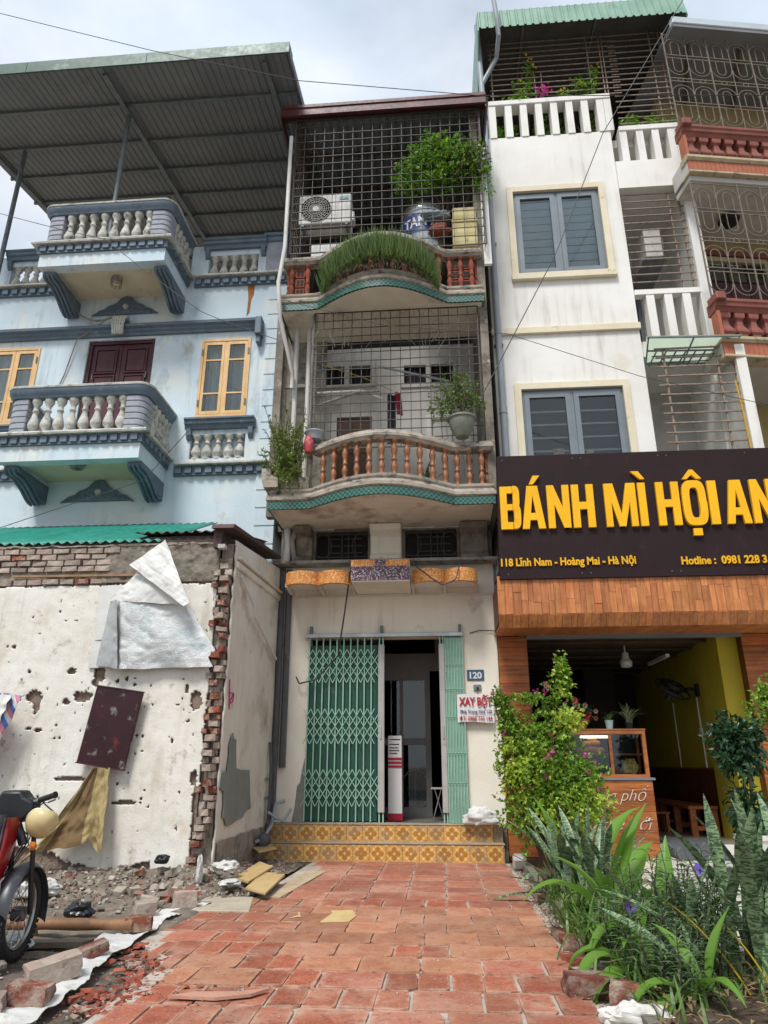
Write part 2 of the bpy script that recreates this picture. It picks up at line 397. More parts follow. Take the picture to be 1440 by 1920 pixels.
def balcony(z, lampkind):
    """z: underside of the rim beams"""
    xl, xr, yf = -6.98, -4.66, 9.7
    B = part_empty('balcony', blue, (-5.82, 10.2, z))
    m = MB().box(xl, xr, yf, yf + .2, z, z + .26).box(xl, xl + .2, yf + .2, W, z, z + .26).box(xr - .2, xr, yf + .2, W, z, z + .26)
    m.build('rim_beam', M_blue, B)
    bx('soffit', M_cream, B, xl + .2, xr - .2, yf + .2, W, z + .09, z + .25)
    P = [(xl - .02, W), (xl - .02, yf - .02), (xr + .02, yf - .02), (xr + .02, W)]
    MB().sweep([(-.15, 0), (.02, 0), (.02, .15), (-.15, .15)], P, z + .262).build('band', M_navy, B)
    n = 14
    for i in range(n): place('dentil', me_dent2, B, (xl + (i + .5) * (xr - xl) / n, yf - .055, z + .34))
    for i in range(6):
        for xx, s in ((xr + .055, 1), (xl - .055, -1)): place('dentil', me_dent2, B, (xx, yf + .1 + i * .175, z + .34), (0, 0, R(90)))
    MB().sweep([(-.2, 0), (.1, 0), (.11, .03), (.09, .06), (-.2, .06)], P, z + .414).build('ledge', M_balwhite, B)
    # rounded corner path of the rail
    ri = .16; arc = lambda cx, cy, a0, a1: [(cx + ri * math.cos(R(a0 + (a1 - a0) * t / 5)), cy + ri * math.sin(R(a0 + (a1 - a0) * t / 5))) for t in range(6)]
    RP = [(xl - .02, W)] + arc(xl - .02 + ri, yf - .02 + ri, 180, 270) + arc(xr + .02 - ri, yf - .02 + ri, 270, 360) + [(xr + .02, W)]
    zr = z + 1.13
    MB().sweep([(-.12, 0), (.0, 0), (.02, .05), (.055, .09), (.06, .15), (-.12, .15)], RP, zr).build('rail', M_navy, B, 40)
    MB().sweep([(-.14, 0), (.07, 0), (.075, .03), (.06, .045), (-.14, .045)], RP, zr + .152).build('rail_cap', M_balwhite, B, 40)
    z0, z1 = z + .476, zr
    for i in range(8):
        place('baluster', me_bal, B, (-6.54 + i * .2115, yf + .07, z0), (0, 0, 0), (1, 1, z1 - z0))
    for i in range(5):
        for xx in (xr - .06, xl + .06): place('baluster', me_bal, B, (xx, yf + .42 + i * .16, z0), (0, 0, 0), (1, 1, z1 - z0))
    # grooved corner piers
    for side in (0, 1):
        nb = 6; hb = (z1 - z0) / nb
        for i in range(nb):
            if side: pp = [(xr - .33, yf), (xr - .33, yf + .12)] + [(xr - .13, yf + .12), (xr - .13, yf + .33), (xr, yf + .33)] + arc(xr - ri, yf + ri, 360, 270)
            else: pp = [(xl + .33, yf), (xl + .33, yf + .12), (xl + .13, yf + .12), (xl + .13, yf + .33), (xl, yf + .33)] + arc(xl + ri, yf + ri, 180, 270)
            MB().prism(pp, 'z', z0 + i * hb + .004, z0 + (i + 1) * hb - .004).build('pier_block', M_lav, B, bevel=.012)
    scroll(blue, -4.90, -4.66, z + .0); scroll(blue, -6.96, -6.72, z)
    # winged ornament on the wall below
    O = part_empty('pediment_ornament', blue, (-5.8, W, z - .3))
    cx = -5.8; zb = z - .3
    half = [(0, .40), (.1, .36), (.17, .27), (.25, .22), (.33, .2), (.4, .13), (.5, .1), (.56, .05), (.64, .0)]
    pts = [(cx - a, zb + b) for a, b in half[::-1]] + [(cx + a, zb + b) for a, b in half[1:]]
    MB().prism(pts, 'y', W - .045, W).build('relief_plate', M_navy, O, bevel=.01)
    mb = MB()
    for s in (-1, 1):
        for j, (x, zz, r) in enumerate(((.12, .1, .075), (.26, .09, .065), (.38, .065, .05), (.49, .045, .038))):
            mb.tube([(cx + s * (x + r * math.cos(t) * (1 - t / 9)), W - .05, zb + zz + r * math.sin(t) * (1 - t / 9)) for t in [q * .6 for q in range(11)]], .016, 5)
        mb.tube([(cx + s * x, W - .05, zb + zz - .02) for x, zz in half], .016, 5)
    mb.build('scrollwork', M_navy, O, 60)
    MB().lathe([(.02, -.055), (.05, -.04), (.06, 0)], 14, (cx, W - .04, zb + .16), m=Matrix.Rotation(R(-90), 3, 'X')).build('boss', M_balwhite, O, 50)
    # lamp under the soffit
    Lp = part_empty('soffit_lamp', blue, (-5.75, 10.15, z))
    if lampkind:
        MB().lathe([(.05, z + .09), (.09, z + .07), (.09, z + .03), (.02, z + .02)][::-1], 14, (-5.75, 10.2, 0)).build('lamp_base', M_balwhite, Lp, 40)
        mb = MB()
        for k in range(3): mb.tube([(-5.75 + .1 * math.cos(a), 10.2 + .1 * math.sin(a), z + .01 - k * .05) for a in [q * math.pi / 8 for q in range(17)]], .007, 4)
        for k in range(6): a = k * math.pi / 3; mb.bar((-5.75 + .1 * math.cos(a), 10.2 + .1 * math.sin(a), z + .05), (-5.75 + .07 * math.cos(a), 10.2 + .07 * math.sin(a), z - .11), .006)
        mb.build('cage', M_stonemould, Lp)
        MB().lathe([(.01, z - .09), (.05, z - .07), (.06, z - .02), (.04, z + .03)], 12, (-5.75, 10.2, 0)).build('bulb_glass', M_cream, Lp, 50)
    else:
        MB().lathe([(.03, z - .02), (.1, z), (.13, z + .05), (.13, z + .09)], 16, (-5.85, 10.05, 0)).build('lamp_dish', M_stonemould, Lp, 40)
    return B
balcony(5.79, 0); balcony(9.59, 1)
# fluted keystone above the door
mb = MB()
for i in range(5): mb.tube([(-5.93 + i * .052, W - .19 + .03 * abs(i - 2) * .2, 9.12), (-5.91 + i * .047, W - .22, 8.95), (-5.89 + i * .042, W - .19, 8.74)], .03, 6)
mb.box(-5.97, -5.68, W - .17, W, 9.1, 9.16)
mb.build('keystone', M_balwhite, blue, 50)
# door with raised panels
D = part_empty('balcony_door', blue, (-5.8, W, 6.25))
MB().wall(-6.44, -5.15, 6.25, 8.75, W + .04, W + .14, [(-6.37, -5.22, 6.26, 8.68)]).build('door_frame', M_maroonwood, D)
for k, (a, b) in enumerate(((-6.365, -5.8), (-5.79, -5.225))):
    bx('door_leaf', M_maroonwood, D, a, b, W + .07, W + .11, 6.27, 8.675)
    for z0, z1 in ((6.4, 6.95), (7.05, 7.5), (7.6, 7.98), (8.1, 8.55)):
        bx('door_panel', M_maroonwood, D, a + .11, b - .11, W + .05, W + .07, z0, z1, .016)
        MB().wall(a + .07, b - .07, z0 - .04, z1 + .04, W + .045, W + .068, [(a + .1, b - .1, z0 - .012, z1 + .012)]).build('moulding', M_maroonwood, D)
MB().cbox((-6.3, W + .05, 8.0), (.02, .03, .12)).cbox((-5.28, W + .05, 8.0), (.02, .03, .12)).build('hinge', M_steel, D)
# casement windows
def casement(x0, x1, z0, z1, opened):
    C_ = part_empty('casement_window', blue, ((x0 + x1) / 2, W, z0))
    MB().wall(x0, x1, z0, z1, W - .02, W + .1, [(x0 + .05, x1 - .05, z0 + .05, z1 - .05)]).build('window_frame', M_yelwood, C_)
    xm = (x0 + x1) / 2
    bx('mullion', M_yelwood, C_, xm - .02, xm + .02, W - .005, W + .09, z0 + .05, z1 - .05)
    for k, (a, b) in enumerate(((x0 + .055, xm - .022), (xm + .022, x1 - .055))):
        hs = [(a + .05, b - .05, z0 + .12, z0 + .46), (a + .05, b - .05, z0 + .49, z1 - .46), (a + .05, b - .05, z1 - .43, z1 - .12)]
        sash = MB().wall(a, b, z0 + .06, z1 - .06, W - .012, W + .03, hs).build('sash', M_yelwood, C_)
        for h in hs: jbox('pane', M_glass, sash, h[0] - .003, h[1] + .003, W + .004, W + .01, h[2] - .003, h[3] + .003)
        if opened and k == 0: pass
    mb = MB(); n = 26
    mb.grid(lambda u, v: (x0 + .03 + u * (x1 - x0 - .06), W + .17 + .02 * math.sin(u * 58) + .01 * math.sin(u * 23), z0 + .03 + v * (z1 - z0 - .06)), 60, 1)
    mb.build('curtain', M_curtain, C_, 60)
    MB().cbox((x0 + .03, W - .03, z1 - .28), (.025, .02, .12)).cbox((x1 - .03, W - .03, z1 - .28), (.025, .02, .12)).cbox((x1 - .03, W - .03, z0 + .28), (.025, .02, .12)).cbox((x0 + .03, W - .03, z0 + .28), (.025, .02, .12)).build('hinge', M_steel, C_)
casement(-4.24, -3.32, 7.04, 8.65, True); casement(-8.28, -7.36, 7.04, 8.65, False)
# blind balustrades under the windows, parapet above
def mini(x0, x1, zl, z0, z1, parent, yb):
    Mn = part_empty('sill_balustrade', parent, ((x0 + x1) / 2, W, z0))
    MB().sweep([(0, 0), (.06, 0), (.08, .06), (.12, .08), (.13, .13), (.16, .15), (.16, .18), (0, .18)], [(x0 - .1, W), (x1 + .17, W)], zl).build('sill', M_navy, Mn)
    for xx in (x0 - .06, x1 + .06):
        MB().prism([(W - .09, zl), (W, zl), (W, zl - .2), (W - .04, zl - .19), (W - .08, zl - .12)], 'x', xx, xx + .08).build('sill_bracket', M_navy, Mn)
    for i in range(5): place('baluster', me_bal, Mn, (x0 + .1 + i * (x1 - x0 - .2) / 4, yb, z0), (0, 0, 0), (1, 1, z1 - z0))
mini(-4.28, -3.3, 6.79, 6.24, 6.7, blue, W + .06); mini(-8.3, -7.32, 6.79, 6.24, 6.7, blue, W + .06)
for x0, x1, h in ((-4.62, -3.15, (-4.28, -3.3)), (-10.2, -7.0, (-8.3, -7.32))):
    MB().wall(x0, x1, 10.042, 10.8, W, W + .14, [(h[0], h[1], 10.06, 10.56)]).build('parapet', M_blue, blue)
    mini(h[0], h[1], 10.68, 10.06, 10.56, blue, W + .07)
Pp = part_empty('parapet_pier', blue, (-2.93, W, 10.04))
bx('pier', M_lav, Pp, -3.14, -2.74, W - .04, W + .3, 10.042, 10.78)
MB().box(-3.2, -2.70, W - .1, W + .36, 10.9, 10.98).box(-3.17, -2.72, W - .07, W + .33, 10.78, 10.9).build('pier_cap', M_navy, Pp, bevel=.015)
# rust run below the parapet
M_ruststain = mat('rust_run', '#a8743c', '#8d5a2c', .9, 12)
# ---- roof canopy
RF = part_empty('roof_canopy', blue, (-5.86, 11.5, 13))
rz = lambda y: 13.06 + .19 * (y - 8.75)
X0, X1, Y0, Y1 = -9.33, -2.4, 8.68, 18.5
def corr(x, pitch=.2, h=.03):
    t = (x / pitch) % 1
    return h if t < .18 else h * (1 - (t - .18) / .1) if t < .28 else 0 if t < .9 else h * (t - .9) / .1
xs = []
x = X0
while x < X1: xs += [x, x + .025, x + .04, x + .115]; x += .13
xs = [q for q in xs if q <= X1]
mb = MB(); vs = []
for q in xs:
    h = corr(q - X0 + 1e-4, .13, .017)
    vs += [(q, Y0, rz(Y0) + .07 + h), (q, Y1, rz(Y1) + .07 + h)]
mb.add(vs, [(2 * i, 2 * i + 2, 2 * i + 3, 2 * i + 1) for i in range(len(xs) - 1)])
o = mb.build('roof_sheet', M_greysheet, RF); so = o.modifiers.new('s', 'SOLIDIFY'); so.thickness = .006
for y in (9.6, 10.6, 11.5, 12.4, 13.25, 14.2, 15.2, 16.2): MB().box(X0, X1, y - .025, y + .025, rz(y) + .0, rz(y) + .066).build('purlin', M_steel, RF)
for x in (-9.1, -5.79, -2.85):
    MB().prism([(Y0 + .1, rz(Y0 + .1) - .07), (Y1, rz(Y1) - .07), (Y1, rz(Y1) - .004), (Y0 + .1, rz(Y0 + .1) - .004)], 'x', x - .04, x + .04).build('rafter', M_steel, RF)
for i, (a, b) in enumerate(((X0 - .03, -7.2), (-7.19, -4.96), (-4.95, X1 + .03))):
    MB().prism([(Y0 - .06, rz(Y0) - .03), (Y0 - .06, rz(Y0) + .22), (Y0 + .22, rz(Y0 + .22) + .2), (Y0 + .22, rz(Y0 + .22) + .11), (Y0 - .03, rz(Y0) + .16), (Y0 - .03, rz(Y0) - .03)], 'x', a, b).build('fascia_trim', M_greentrim, RF)
MB().prism([(Y0, rz(Y0) - .02), (Y1, rz(Y1) - .02), (Y1, rz(Y1) + .14), (Y0, rz(Y0) + .14)], 'x', X1 + .005, X1 + .03).build('gable_trim', M_greysheet, RF)
for x, y, z in ((-5.8, 9.8, 10.3), (-8.42, 10.6, 10.0), (-2.86, 11.0, 10.98)):
    MB().tube([(x, y, z), (x, y, rz(y) - .05)], .045, 12).build('post', M_steel, RF, 40)
# pot plant on the lower balcony
# ================================================================ middle house, number 120
mid = thing('narrow_house', 'narrow cream tube house with curved caged balconies and a green folding gate', 'house', (-.8, W, 0))
g = NG('green_lattice_tile'); p = g.pos()
sx = g.n('ShaderNodeSeparateXYZ', {0: p})
def tri(a): return g.math('ABSOLUTE', g.math('SUBTRACT', g.math('FRACT', a), .5))
a1 = g.math('MULTIPLY', g.math('ADD', sx.outputs[0], sx.outputs[2]), 14.)
a2 = g.math('MULTIPLY', g.math('SUBTRACT', sx.outputs[0], sx.outputs[2]), 14.)
d = g.math('MINIMUM', tri(a1), tri(a2))
c = g.mix(g.ramp(d, .07, .12, True), lin('#1d3c35'), lin('#45806d'))
c = g.mix(g.ramp(g.noise(p, 5, 6), .55, .75), c, lin('#5d6a5f'))
g.l(c, g.b.inputs['Base Color']); g.b.inputs['Roughness'].default_value = .35
M_gtile = g.m
M_terra = mat('brown_glazed_baluster', '#94623f', '#7b4c30', .4, 10, .2, 60, dirt=[('#3f2b20', .58, .72, 14)])
M_terra2 = mat('terracotta_block', '#8f4c36', '#7a3f2d', .85, 9, .4, 50, dirt=[('#4a3a32', .55, .72, 8)])
M_soffit = mat('peeling_soffit', '#e2d7c6', '#d2c5b3', .9, 1.6, .3, 30, dirt=[('#8b6a54', .55, .75, 1.3), ('#6d5f50', .64, .8, 4)])
M_greywall = mat('grey_white_plaster', '#d3d0ca', '#c3bfb8', .9, 1.2, .2, 30, dirt=[('#7d7972', .6, .78, 2)], streak=('#6c675f', .5))
M_grimy = mat('grimy_plaster', '#8f877a', '#6b6459', .95, 3, .5, 40, dirt=[('#453f37', .5, .7, 3), ('#b6ae9e', .62, .75, 6)])
M_fascia = mat('maroon_metal_fascia', '#5d2f31', '#4b2627', .5, 4, dirt=[('#7d5752', .62, .78, 5)])
M_otz = mat('orange_terrazzo', '#c9803a', '#b06a2b', .6, 9, .2, 90, speck=('#e5b276', 90, .62, .75))
M_ptz = mat('purple_terrazzo', '#5b3b47', '#44303a', .6, 9, .2, 90, speck=('#a59aa0', 70, .66, .8))

# ground floor front
bx('footing', M_grimy, mid, -2.56, .86, W - .02, W + .4, -.03, .455)
MB().wall(-2.56, .86, .457, 4.24, W, W + .2, [(-2.02, .31, .457, 3.09)]).build('wall', M_creamwall, mid)
hz = [(-1.99, -1.13, 4.36, 4.84), (-.53, .31, 4.36, 4.84)]
MB().wall(-2.56, .86, 4.241, 4.87, W + .01, W + .2, hz).build('wall', M_grimy, mid)
bx('ledge', M_concrete, mid, -2.62, .92, W - .28, W + .01, 4.235, 4.285, .008)
bx('skirt_line', M_greywall, mid, -2.45, .84, W - .02, W, 3.74, 3.775)
# stub brackets under the balcony
for a, b, m_ in ((-1.08, -.58, M_creamwall), (.36, .8, M_grimy), (-2.3, -2.03, M_grimy)):
    MB().prism([(W - .3, 4.87), (W - .27, 4.78), (W - .12, 4.7), (W - .1, 4.42), (W - .2, 4.36), (W - .2, 4.29), (W + .01, 4.29), (W + .01, 4.87)], 'x', a, b).build('bracket', m_, mid, bevel=.015)
for k, (a, b) in enumerate(((-2.5, -2.38),)): 
    MB().tube([(a + .05, W - .1, 4.87), (a + .09, W - .14, 4.6), (a + .06, W - .08, 4.3)], .055, 8).build('stub_pipe', M_greywall, mid, 50)
    MB().tube([(a + .2, W - .1, 4.87), (a + .16, W - .2, 4.62), (a + .2, W - .1, 4.3)], .04, 8).build('stub_pipe', M_concrete, mid, 50)
for a, b, c0, c1 in hz:
    Gw = part_empty('vent_window', mid, ((a + b) / 2, W, c0))
    bx('pane', M_dark, Gw, a - .02, b + .02, W + .14, W + .16, c0 - .02, c1 + .02)
    mb = MB(); n = 4
    for i in range(1, 8):
        x = a + (b - a) * i / 8
        if i in (2, 4, 5, 6): mb.bar((x, W + .02, c0), (x, W + .02, c1), .008)
    for z in (c0 + .12, c0 + .24, c0 + .36): mb.bar((a + .2, W + .025, z), (a + .4, W + .025, z), .007); mb.bar((b - .4, W + .025, z), (b - .1, W + .025, z), .007)
    mb.bar((a, W + .02, c0 + .05), (b, W + .02, c0 + .05), .008); mb.bar((a, W + .02, c1 - .05), (b, W + .02, c1 - .05), .008)
    for cx in (a + .12, b - .12): mb.tube([(cx + .14 * math.cos(t), W + .02, (c0 + c1) / 2 + .2 * math.sin(t)) for t in [q * math.pi / 8 for q in range(17)]], .008, 4)
    mb.build('grille', M_wire, Gw)
# wavy terrazzo canopy over the gate
cano = part_empty('gate_canopy', mid, (-.85, 10.4, 3.8))
def wave(xa, xb, lobes):
    n = 28; P = []
    for i in range(n + 1):
        t = i / n; P.append((xa + (xb - xa) * t, 10.24 - .16 * abs(math.sin(math.pi * lobes * t)) ** .7))
    MB().sweep([(-.06, 0), (0, 0), (0, .2), (-.06, .2)], P, 3.80).build('wave_front', M_otz, cano, 50)
    MB().prism([(x_ + (.02 if k_ == 0 else -.02 if k_ == n else 0), y_ + .062) for k_, (x_, y_) in enumerate(P)] + [(xb - .02, W), (xa + .02, W)], 'z', 3.86, 3.94).build('canopy_slab', M_white, cano)
    for j in range(lobes + 1):
        x = xa + (xb - xa) * j / lobes
        MB().prism([(W, 3.76), (10.3, 3.8), (10.3, 3.86), (W, 3.86)], 'x', x - .02, x + .02).build('canopy_rib', M_greywall, cano)
wave(-2.33, -1.32, 2); wave(-.40, .58, 2)
MB().prism([(10.02, 3.79), (W, 3.78), (W, 4.1), (10.02, 4.1)], 'x', -1.29, -.43).build('canopy_block', M_creamwall, cano)
bx('block_face', M_ptz, cano, -1.30, -.42, 10.0, 10.02, 3.81, 4.02)
bx('block_face', M_ptz, cano, -.945, -.775, 9.998, 10.02, 4.021, 4.12)
for a, b in ((-1.30, -.946), (-.774, -.42)): bx('block_band', M_otz, cano, a, b, 10.0, 10.02, 4.022, 4.12)
# interior of the ground floor
room = part_empty('hallway', mid, (-.8, 13, .46))
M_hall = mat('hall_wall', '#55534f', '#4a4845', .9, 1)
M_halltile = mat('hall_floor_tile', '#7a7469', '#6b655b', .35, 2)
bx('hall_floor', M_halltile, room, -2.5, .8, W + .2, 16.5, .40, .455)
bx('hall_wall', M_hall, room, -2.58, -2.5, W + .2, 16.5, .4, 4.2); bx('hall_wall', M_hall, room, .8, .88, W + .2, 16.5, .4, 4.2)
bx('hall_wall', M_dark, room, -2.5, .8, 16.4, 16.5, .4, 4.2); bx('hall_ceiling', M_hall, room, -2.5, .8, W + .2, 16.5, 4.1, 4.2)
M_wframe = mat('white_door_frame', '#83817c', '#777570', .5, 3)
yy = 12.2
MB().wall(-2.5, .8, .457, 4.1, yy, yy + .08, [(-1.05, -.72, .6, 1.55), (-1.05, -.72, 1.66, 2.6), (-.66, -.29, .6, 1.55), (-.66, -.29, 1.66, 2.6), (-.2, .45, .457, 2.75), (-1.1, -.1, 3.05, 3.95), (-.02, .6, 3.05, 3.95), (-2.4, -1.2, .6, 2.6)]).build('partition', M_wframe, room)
for h in ((-1.05, -.72, .6, 1.55), (-1.05, -.72, 1.66, 2.6), (-.66, -.29, .6, 1.55), (-.66, -.29, 1.66, 2.6), (-1.1, -.1, 3.05, 3.95), (-.02, .6, 3.05, 3.95)):
    jbox('partition_pane', M_glass, room, h[0], h[1], yy + .03, yy + .035, h[2], h[3])
bx('wall_panel', mat('panel_grey', '#6f6d6b', '#656361', .8, 2), room, -1.32, -.93, 11.6, 11.63, .46, 2.75)
M_redtxt = mat('faded_red_print', '#7a2530', None, .7)
M_bluetxt = mat('dark_blue_print', '#25304f', None, .7)
fit_text('ĐÁN', -1.2, -.96, 1.98, 11.592, .2, M_redtxt, room, depth=.004, bold=.006)
fit_text('GIA', -1.18, -.97, 2.38, 11.592, .13, M_bluetxt, room, depth=.004, bold=.004)

# ---- folding gate
gate = part_empty('folding_gate', mid, (-.85, W, .46))
M_gdark = mat('dark_green_slat', '#1f4d40', '#1a4236', .45, 3, dirt=[('#4f6b60', .62, .8, 5)])
M_glight = mat('light_green_steel', '#8fb6a1', '#82a994', .45, 4, dirt=[('#6b7d72', .62, .8, 8)])
M_gpost = mat('grey_gate_post', '#a9a7a3', '#9b9995', .5, 3, dirt=[('#7f7b76', .6, .8, 7)])
M_rail = mat('galvanised_rail', '#b5bab8', '#9ea5a3', .4, 6, metal=.5)
MB().box(-2.08, .35, W - .09, W - .03, 3.09, 3.15).build('top_rail', M_rail, gate, bevel=.006)
for x in (-2.0, -.9, .3): MB().box(x - .02, x + .02, W - .08, W, 3.15, 3.27).build('rail_hanger', M_steel, gate)
bx('bottom_rail', M_steel, gate, -2.05, .33, W + .0, W + .05, .458, .475)
npk = 10; gx0, gx1 = -2.03, -.965; dx = (gx1 - gx0) / npk; gy = W - .02
me_slat = MB().prism([(-dx / 2, 0), (-dx / 2 + .012, -.012), (dx / 2 - .012, -.012), (dx / 2, 0), (dx / 2, .004), (-dx / 2, .004)], 'z', .49, 2.98).mesh('slat', M_gdark, None, False)[0]
me_pick = MB().box(-.009, .009, -.02, .0, .48, 3.1).mesh('picket', M_glight, None, False)[0]
for i in range(npk):
    place('slat', me_slat, gate, (gx0 + (i + .5) * dx, gy + .03, 0))
    place('picket', me_pick, gate, (gx0 + (i + .0) * dx + .012, gy - .01, 0))
for zc in (2.66, 1.78, .93):
    for h0 in (-.16, .0):
        mb = MB()
        for i in range(npk):
            a = gx0 + i * dx + .012; b = a + dx
            for s in (1, -1):
                za, zb = (zc + h0, zc + h0 + .16) if s > 0 else (zc + h0 + .16, zc + h0)
                mb.cbox(((a + b) / 2, gy - .045 - .006 * s, (za + zb) / 2), (math.hypot(dx, .16), .005, .012), Matrix.Rotation(math.atan2(za - zb, dx), 3, 'Y'))
        for i in range(npk + 1): mb.cbox((gx0 + i * dx + .012, gy - .055, zc + h0 + .08 * (1 if h0 == 0 else 1)), (.012, .012, .012))
        tag(mb.build('scissor_link', M_glight, gate), kind='stuff')
    mb = MB()                                    # tapered Y ends of the links
    for i in range(npk):
        a = gx0 + i * dx + .012
        for s in (-1, 1):
            for u in (-1, 1):
                mb.cbox((a + u * dx * .25, gy - .048, zc + s * .2), (.011, .005, .11), Matrix.Rotation(s * u * R(28), 3, 'Y'))
    tag(mb.build('link_end', M_glight, gate), kind='stuff')
for a, b in ((-.955, -.86), (-.03, .055)):
    bx('gate_post', M_gpost, gate, a, b, W - .07, W + .01, .6, 2.98, .008)
    bx('post_tip', M_glight, gate, a + .01, a + .03, W - .05, W - .01, .46, 3.1); bx('post_tip', M_glight, gate, b - .03, b - .01, W - .05, W - .01, .46, 3.1)
    MB().box(a + .03, a + .055, W - .085, W - .07, 1.60, 1.78).build('handle', M_rail, gate, bevel=.004)
for i in range(13):                               # folded leaf
    x = .058 + i * .0215
    jbox('folded_slat', M_glight, gate, x, x + .018, W - .075 + .02 * (i % 2), W + .01, .47, 3.07)
for z in (1.0, 1.4, 1.9, 2.3, 2.66): bx('leaf_strap', M_glight, gate, .055, .335, W - .083, W - .077, z, z + .008)

# ---- steps with patterned tiles
M_steptop = mat('worn_step_top', '#a3917a', '#8d7c68', .9, 4, .4, 40, dirt=[('#6d6253', .55, .72, 6), ('#b9b0a0', .62, .75, 9)])
steps = part_empty('front_steps', mid, (-.85, 10.5, 0))
bx('step_core', M_steptop, steps, -2.62, .78, 10.41, W - .03, -.03, .226); bx('step_core', M_steptop, steps, -2.52, .78, 10.60, W - .025, .227, .452)
bx('tread', M_steptop, steps, -2.63, .79, 10.385, 10.60, .228, .244, .004)
bx('tread', M_steptop, steps, -2.53, .79, 10.575, W + .15, .4535, .468, .004)
g = NG('flower_tile'); p = g.pos(obj=True)
sx = g.n('ShaderNodeSeparateXYZ', {0: p}); T_ = .225
u = g.math('DIVIDE', sx.outputs[0], T_); v = g.math('DIVIDE', sx.outputs[2], T_)
au = g.math('ABSOLUTE', u); av = g.math('ABSOLUTE', v)
def circ(cx, cy, r, a=None, b=None):
    dx_ = g.math('SUBTRACT', au if a is None else a, cx); dy_ = g.math('SUBTRACT', av if b is None else b, cy)
    return g.math('LESS_THAN', g.math('SQRT', g.math('ADD', g.math('MULTIPLY', dx_, dx_), g.math('MULTIPLY', dy_, dy_))), r)
fl = g.math('MAXIMUM', circ(.22, 0, .155), circ(0, .22, .155))
fl = g.math('MAXIMUM', fl, circ(0, 0, .16))
f2 = g.math('MAXIMUM', circ(.5, .28, .15), circ(.28, .5, .15))
c = g.mix(f2, lin('#cba05c'), lin('#c18d45')); c = g.mix(fl, c, lin('#a9701f'))
cross = g.math('MAXIMUM', g.math('MULTIPLY', g.math('LESS_THAN', au, .022), g.math('LESS_THAN', av, .1)), g.math('MULTIPLY', g.math('LESS_THAN', av, .022), g.math('LESS_THAN', au, .1)))
wd = g.math('MAXIMUM', cross, g.math('MAXIMUM', circ(.25, .25, .035), circ(.5, .5, .09)))
c = g.mix(wd, c, lin('#ddd3bd'))
gl_ = g.math('MAXIMUM', g.math('LESS_THAN', g.math('ABSOLUTE', g.math('SUBTRACT', au, 0.)), .012), g.math('LESS_THAN', av, .012))
c = g.mix(g.math('MULTIPLY', gl_, .5), c, lin('#7d6848'))
r_ = g.n('ShaderNodeObjectInfo').outputs['Random']
c = g.mix(g.math('MULTIPLY', g.ramp(g.noise(g.pos(), 3.2, 6), .48, .7), .75), c, lin('#8f8474'))
c = g.mix(g.math('MULTIPLY', g.ramp(g.noise(g.pos(), 14, 6), .56, .7), .6), c, lin('#6f5d3f'))
c = g.n('ShaderNodeHueSaturation', {'Color': c, 'Value': g.n('ShaderNodeMapRange', {'Value': r_, 'To Min': .85, 'To Max': 1.1}).outputs[0]}).outputs[0]
g.l(c, g.b.inputs['Base Color']); g.b.inputs['Roughness'].default_value = .4
me_tile = MB().box(-.1105, .1105, -.006, .006, -.1105, .1105).mesh('riser_tile', g.m, None, False)[0]
for row, (x0, y, zc, n) in enumerate(((-2.61, 10.402, .113, 15), (-2.5, 10.592, .3435, 15))):
    for i in range(n):
        x = x0 + .1125 + i * .225
        if x > .70: continue
        place('riser_tile', me_tile, steps, (x, y + random.uniform(-.002, .001), zc), (0, 0, 0), (1, 1, .99))
M_dkwall = mat('dark_rear_wall', '#45423e', '#383632', .95, 2, .3, 30)  # even dark grey for the wall behind the top cage
# ---- upper floors: shell
YB = 12.0
bx('side_wall', M_grimy, mid, .80, .93, 9.95, 16, 4.9, 12.8)
bx('side_wall', M_grimy, mid, -2.66, -2.56, 10.9, 16, 4.9, 12.8)
bx('side_wall', M_grimy, mid, -2.68, -2.55, 10.15, 10.3, 4.9, 8.6)
# back wall, first floor, with high windows and two doors
h1 = [(-2.2, -1.2, 8.27, 8.7), (-.58, .4, 8.22, 8.66), (-1.98, -1.1, 5.15, 7.66), (-.15, .68, 5.15, 7.55)]
MB().wall(-2.56, .8, 5.0, 9.1, YB, YB + .15, h1).build('rear_wall', M_greywall, mid)
for h in h1[:2]:
    Tw = part_empty('transom_window', mid, ((h[0] + h[1]) / 2, YB, h[2]))
    MB().wall(h[0] - .06, h[1] + .06, h[2] - .06, h[3] + .06, YB - .03, YB + .05, [(h[0] + .01, (h[0] + h[1]) / 2 - .05, h[2] + .01, h[3] - .01), ((h[0] + h[1]) / 2 + .05, h[1] - .01, h[2] + .01, h[3] - .01)]).build('window_frame', M_greywall, Tw)
    bx('pane', M_dark, Tw, h[0], h[1], YB + .08, YB + .1, h[2], h[3])
    mb = MB()
    for i in range(1, 9): x = h[0] + (h[1] - h[0]) * i / 9; mb.bar((x, YB + .03, h[2]), (x, YB + .03, h[3]), .006)
    mb.build('bars', M_wire, Tw)
M_brdoor = mat('brown_door', '#7a5f4f', '#6b5144', .6, 3, grain=('#4e3a30', (1, 1, .08), 20, .6))
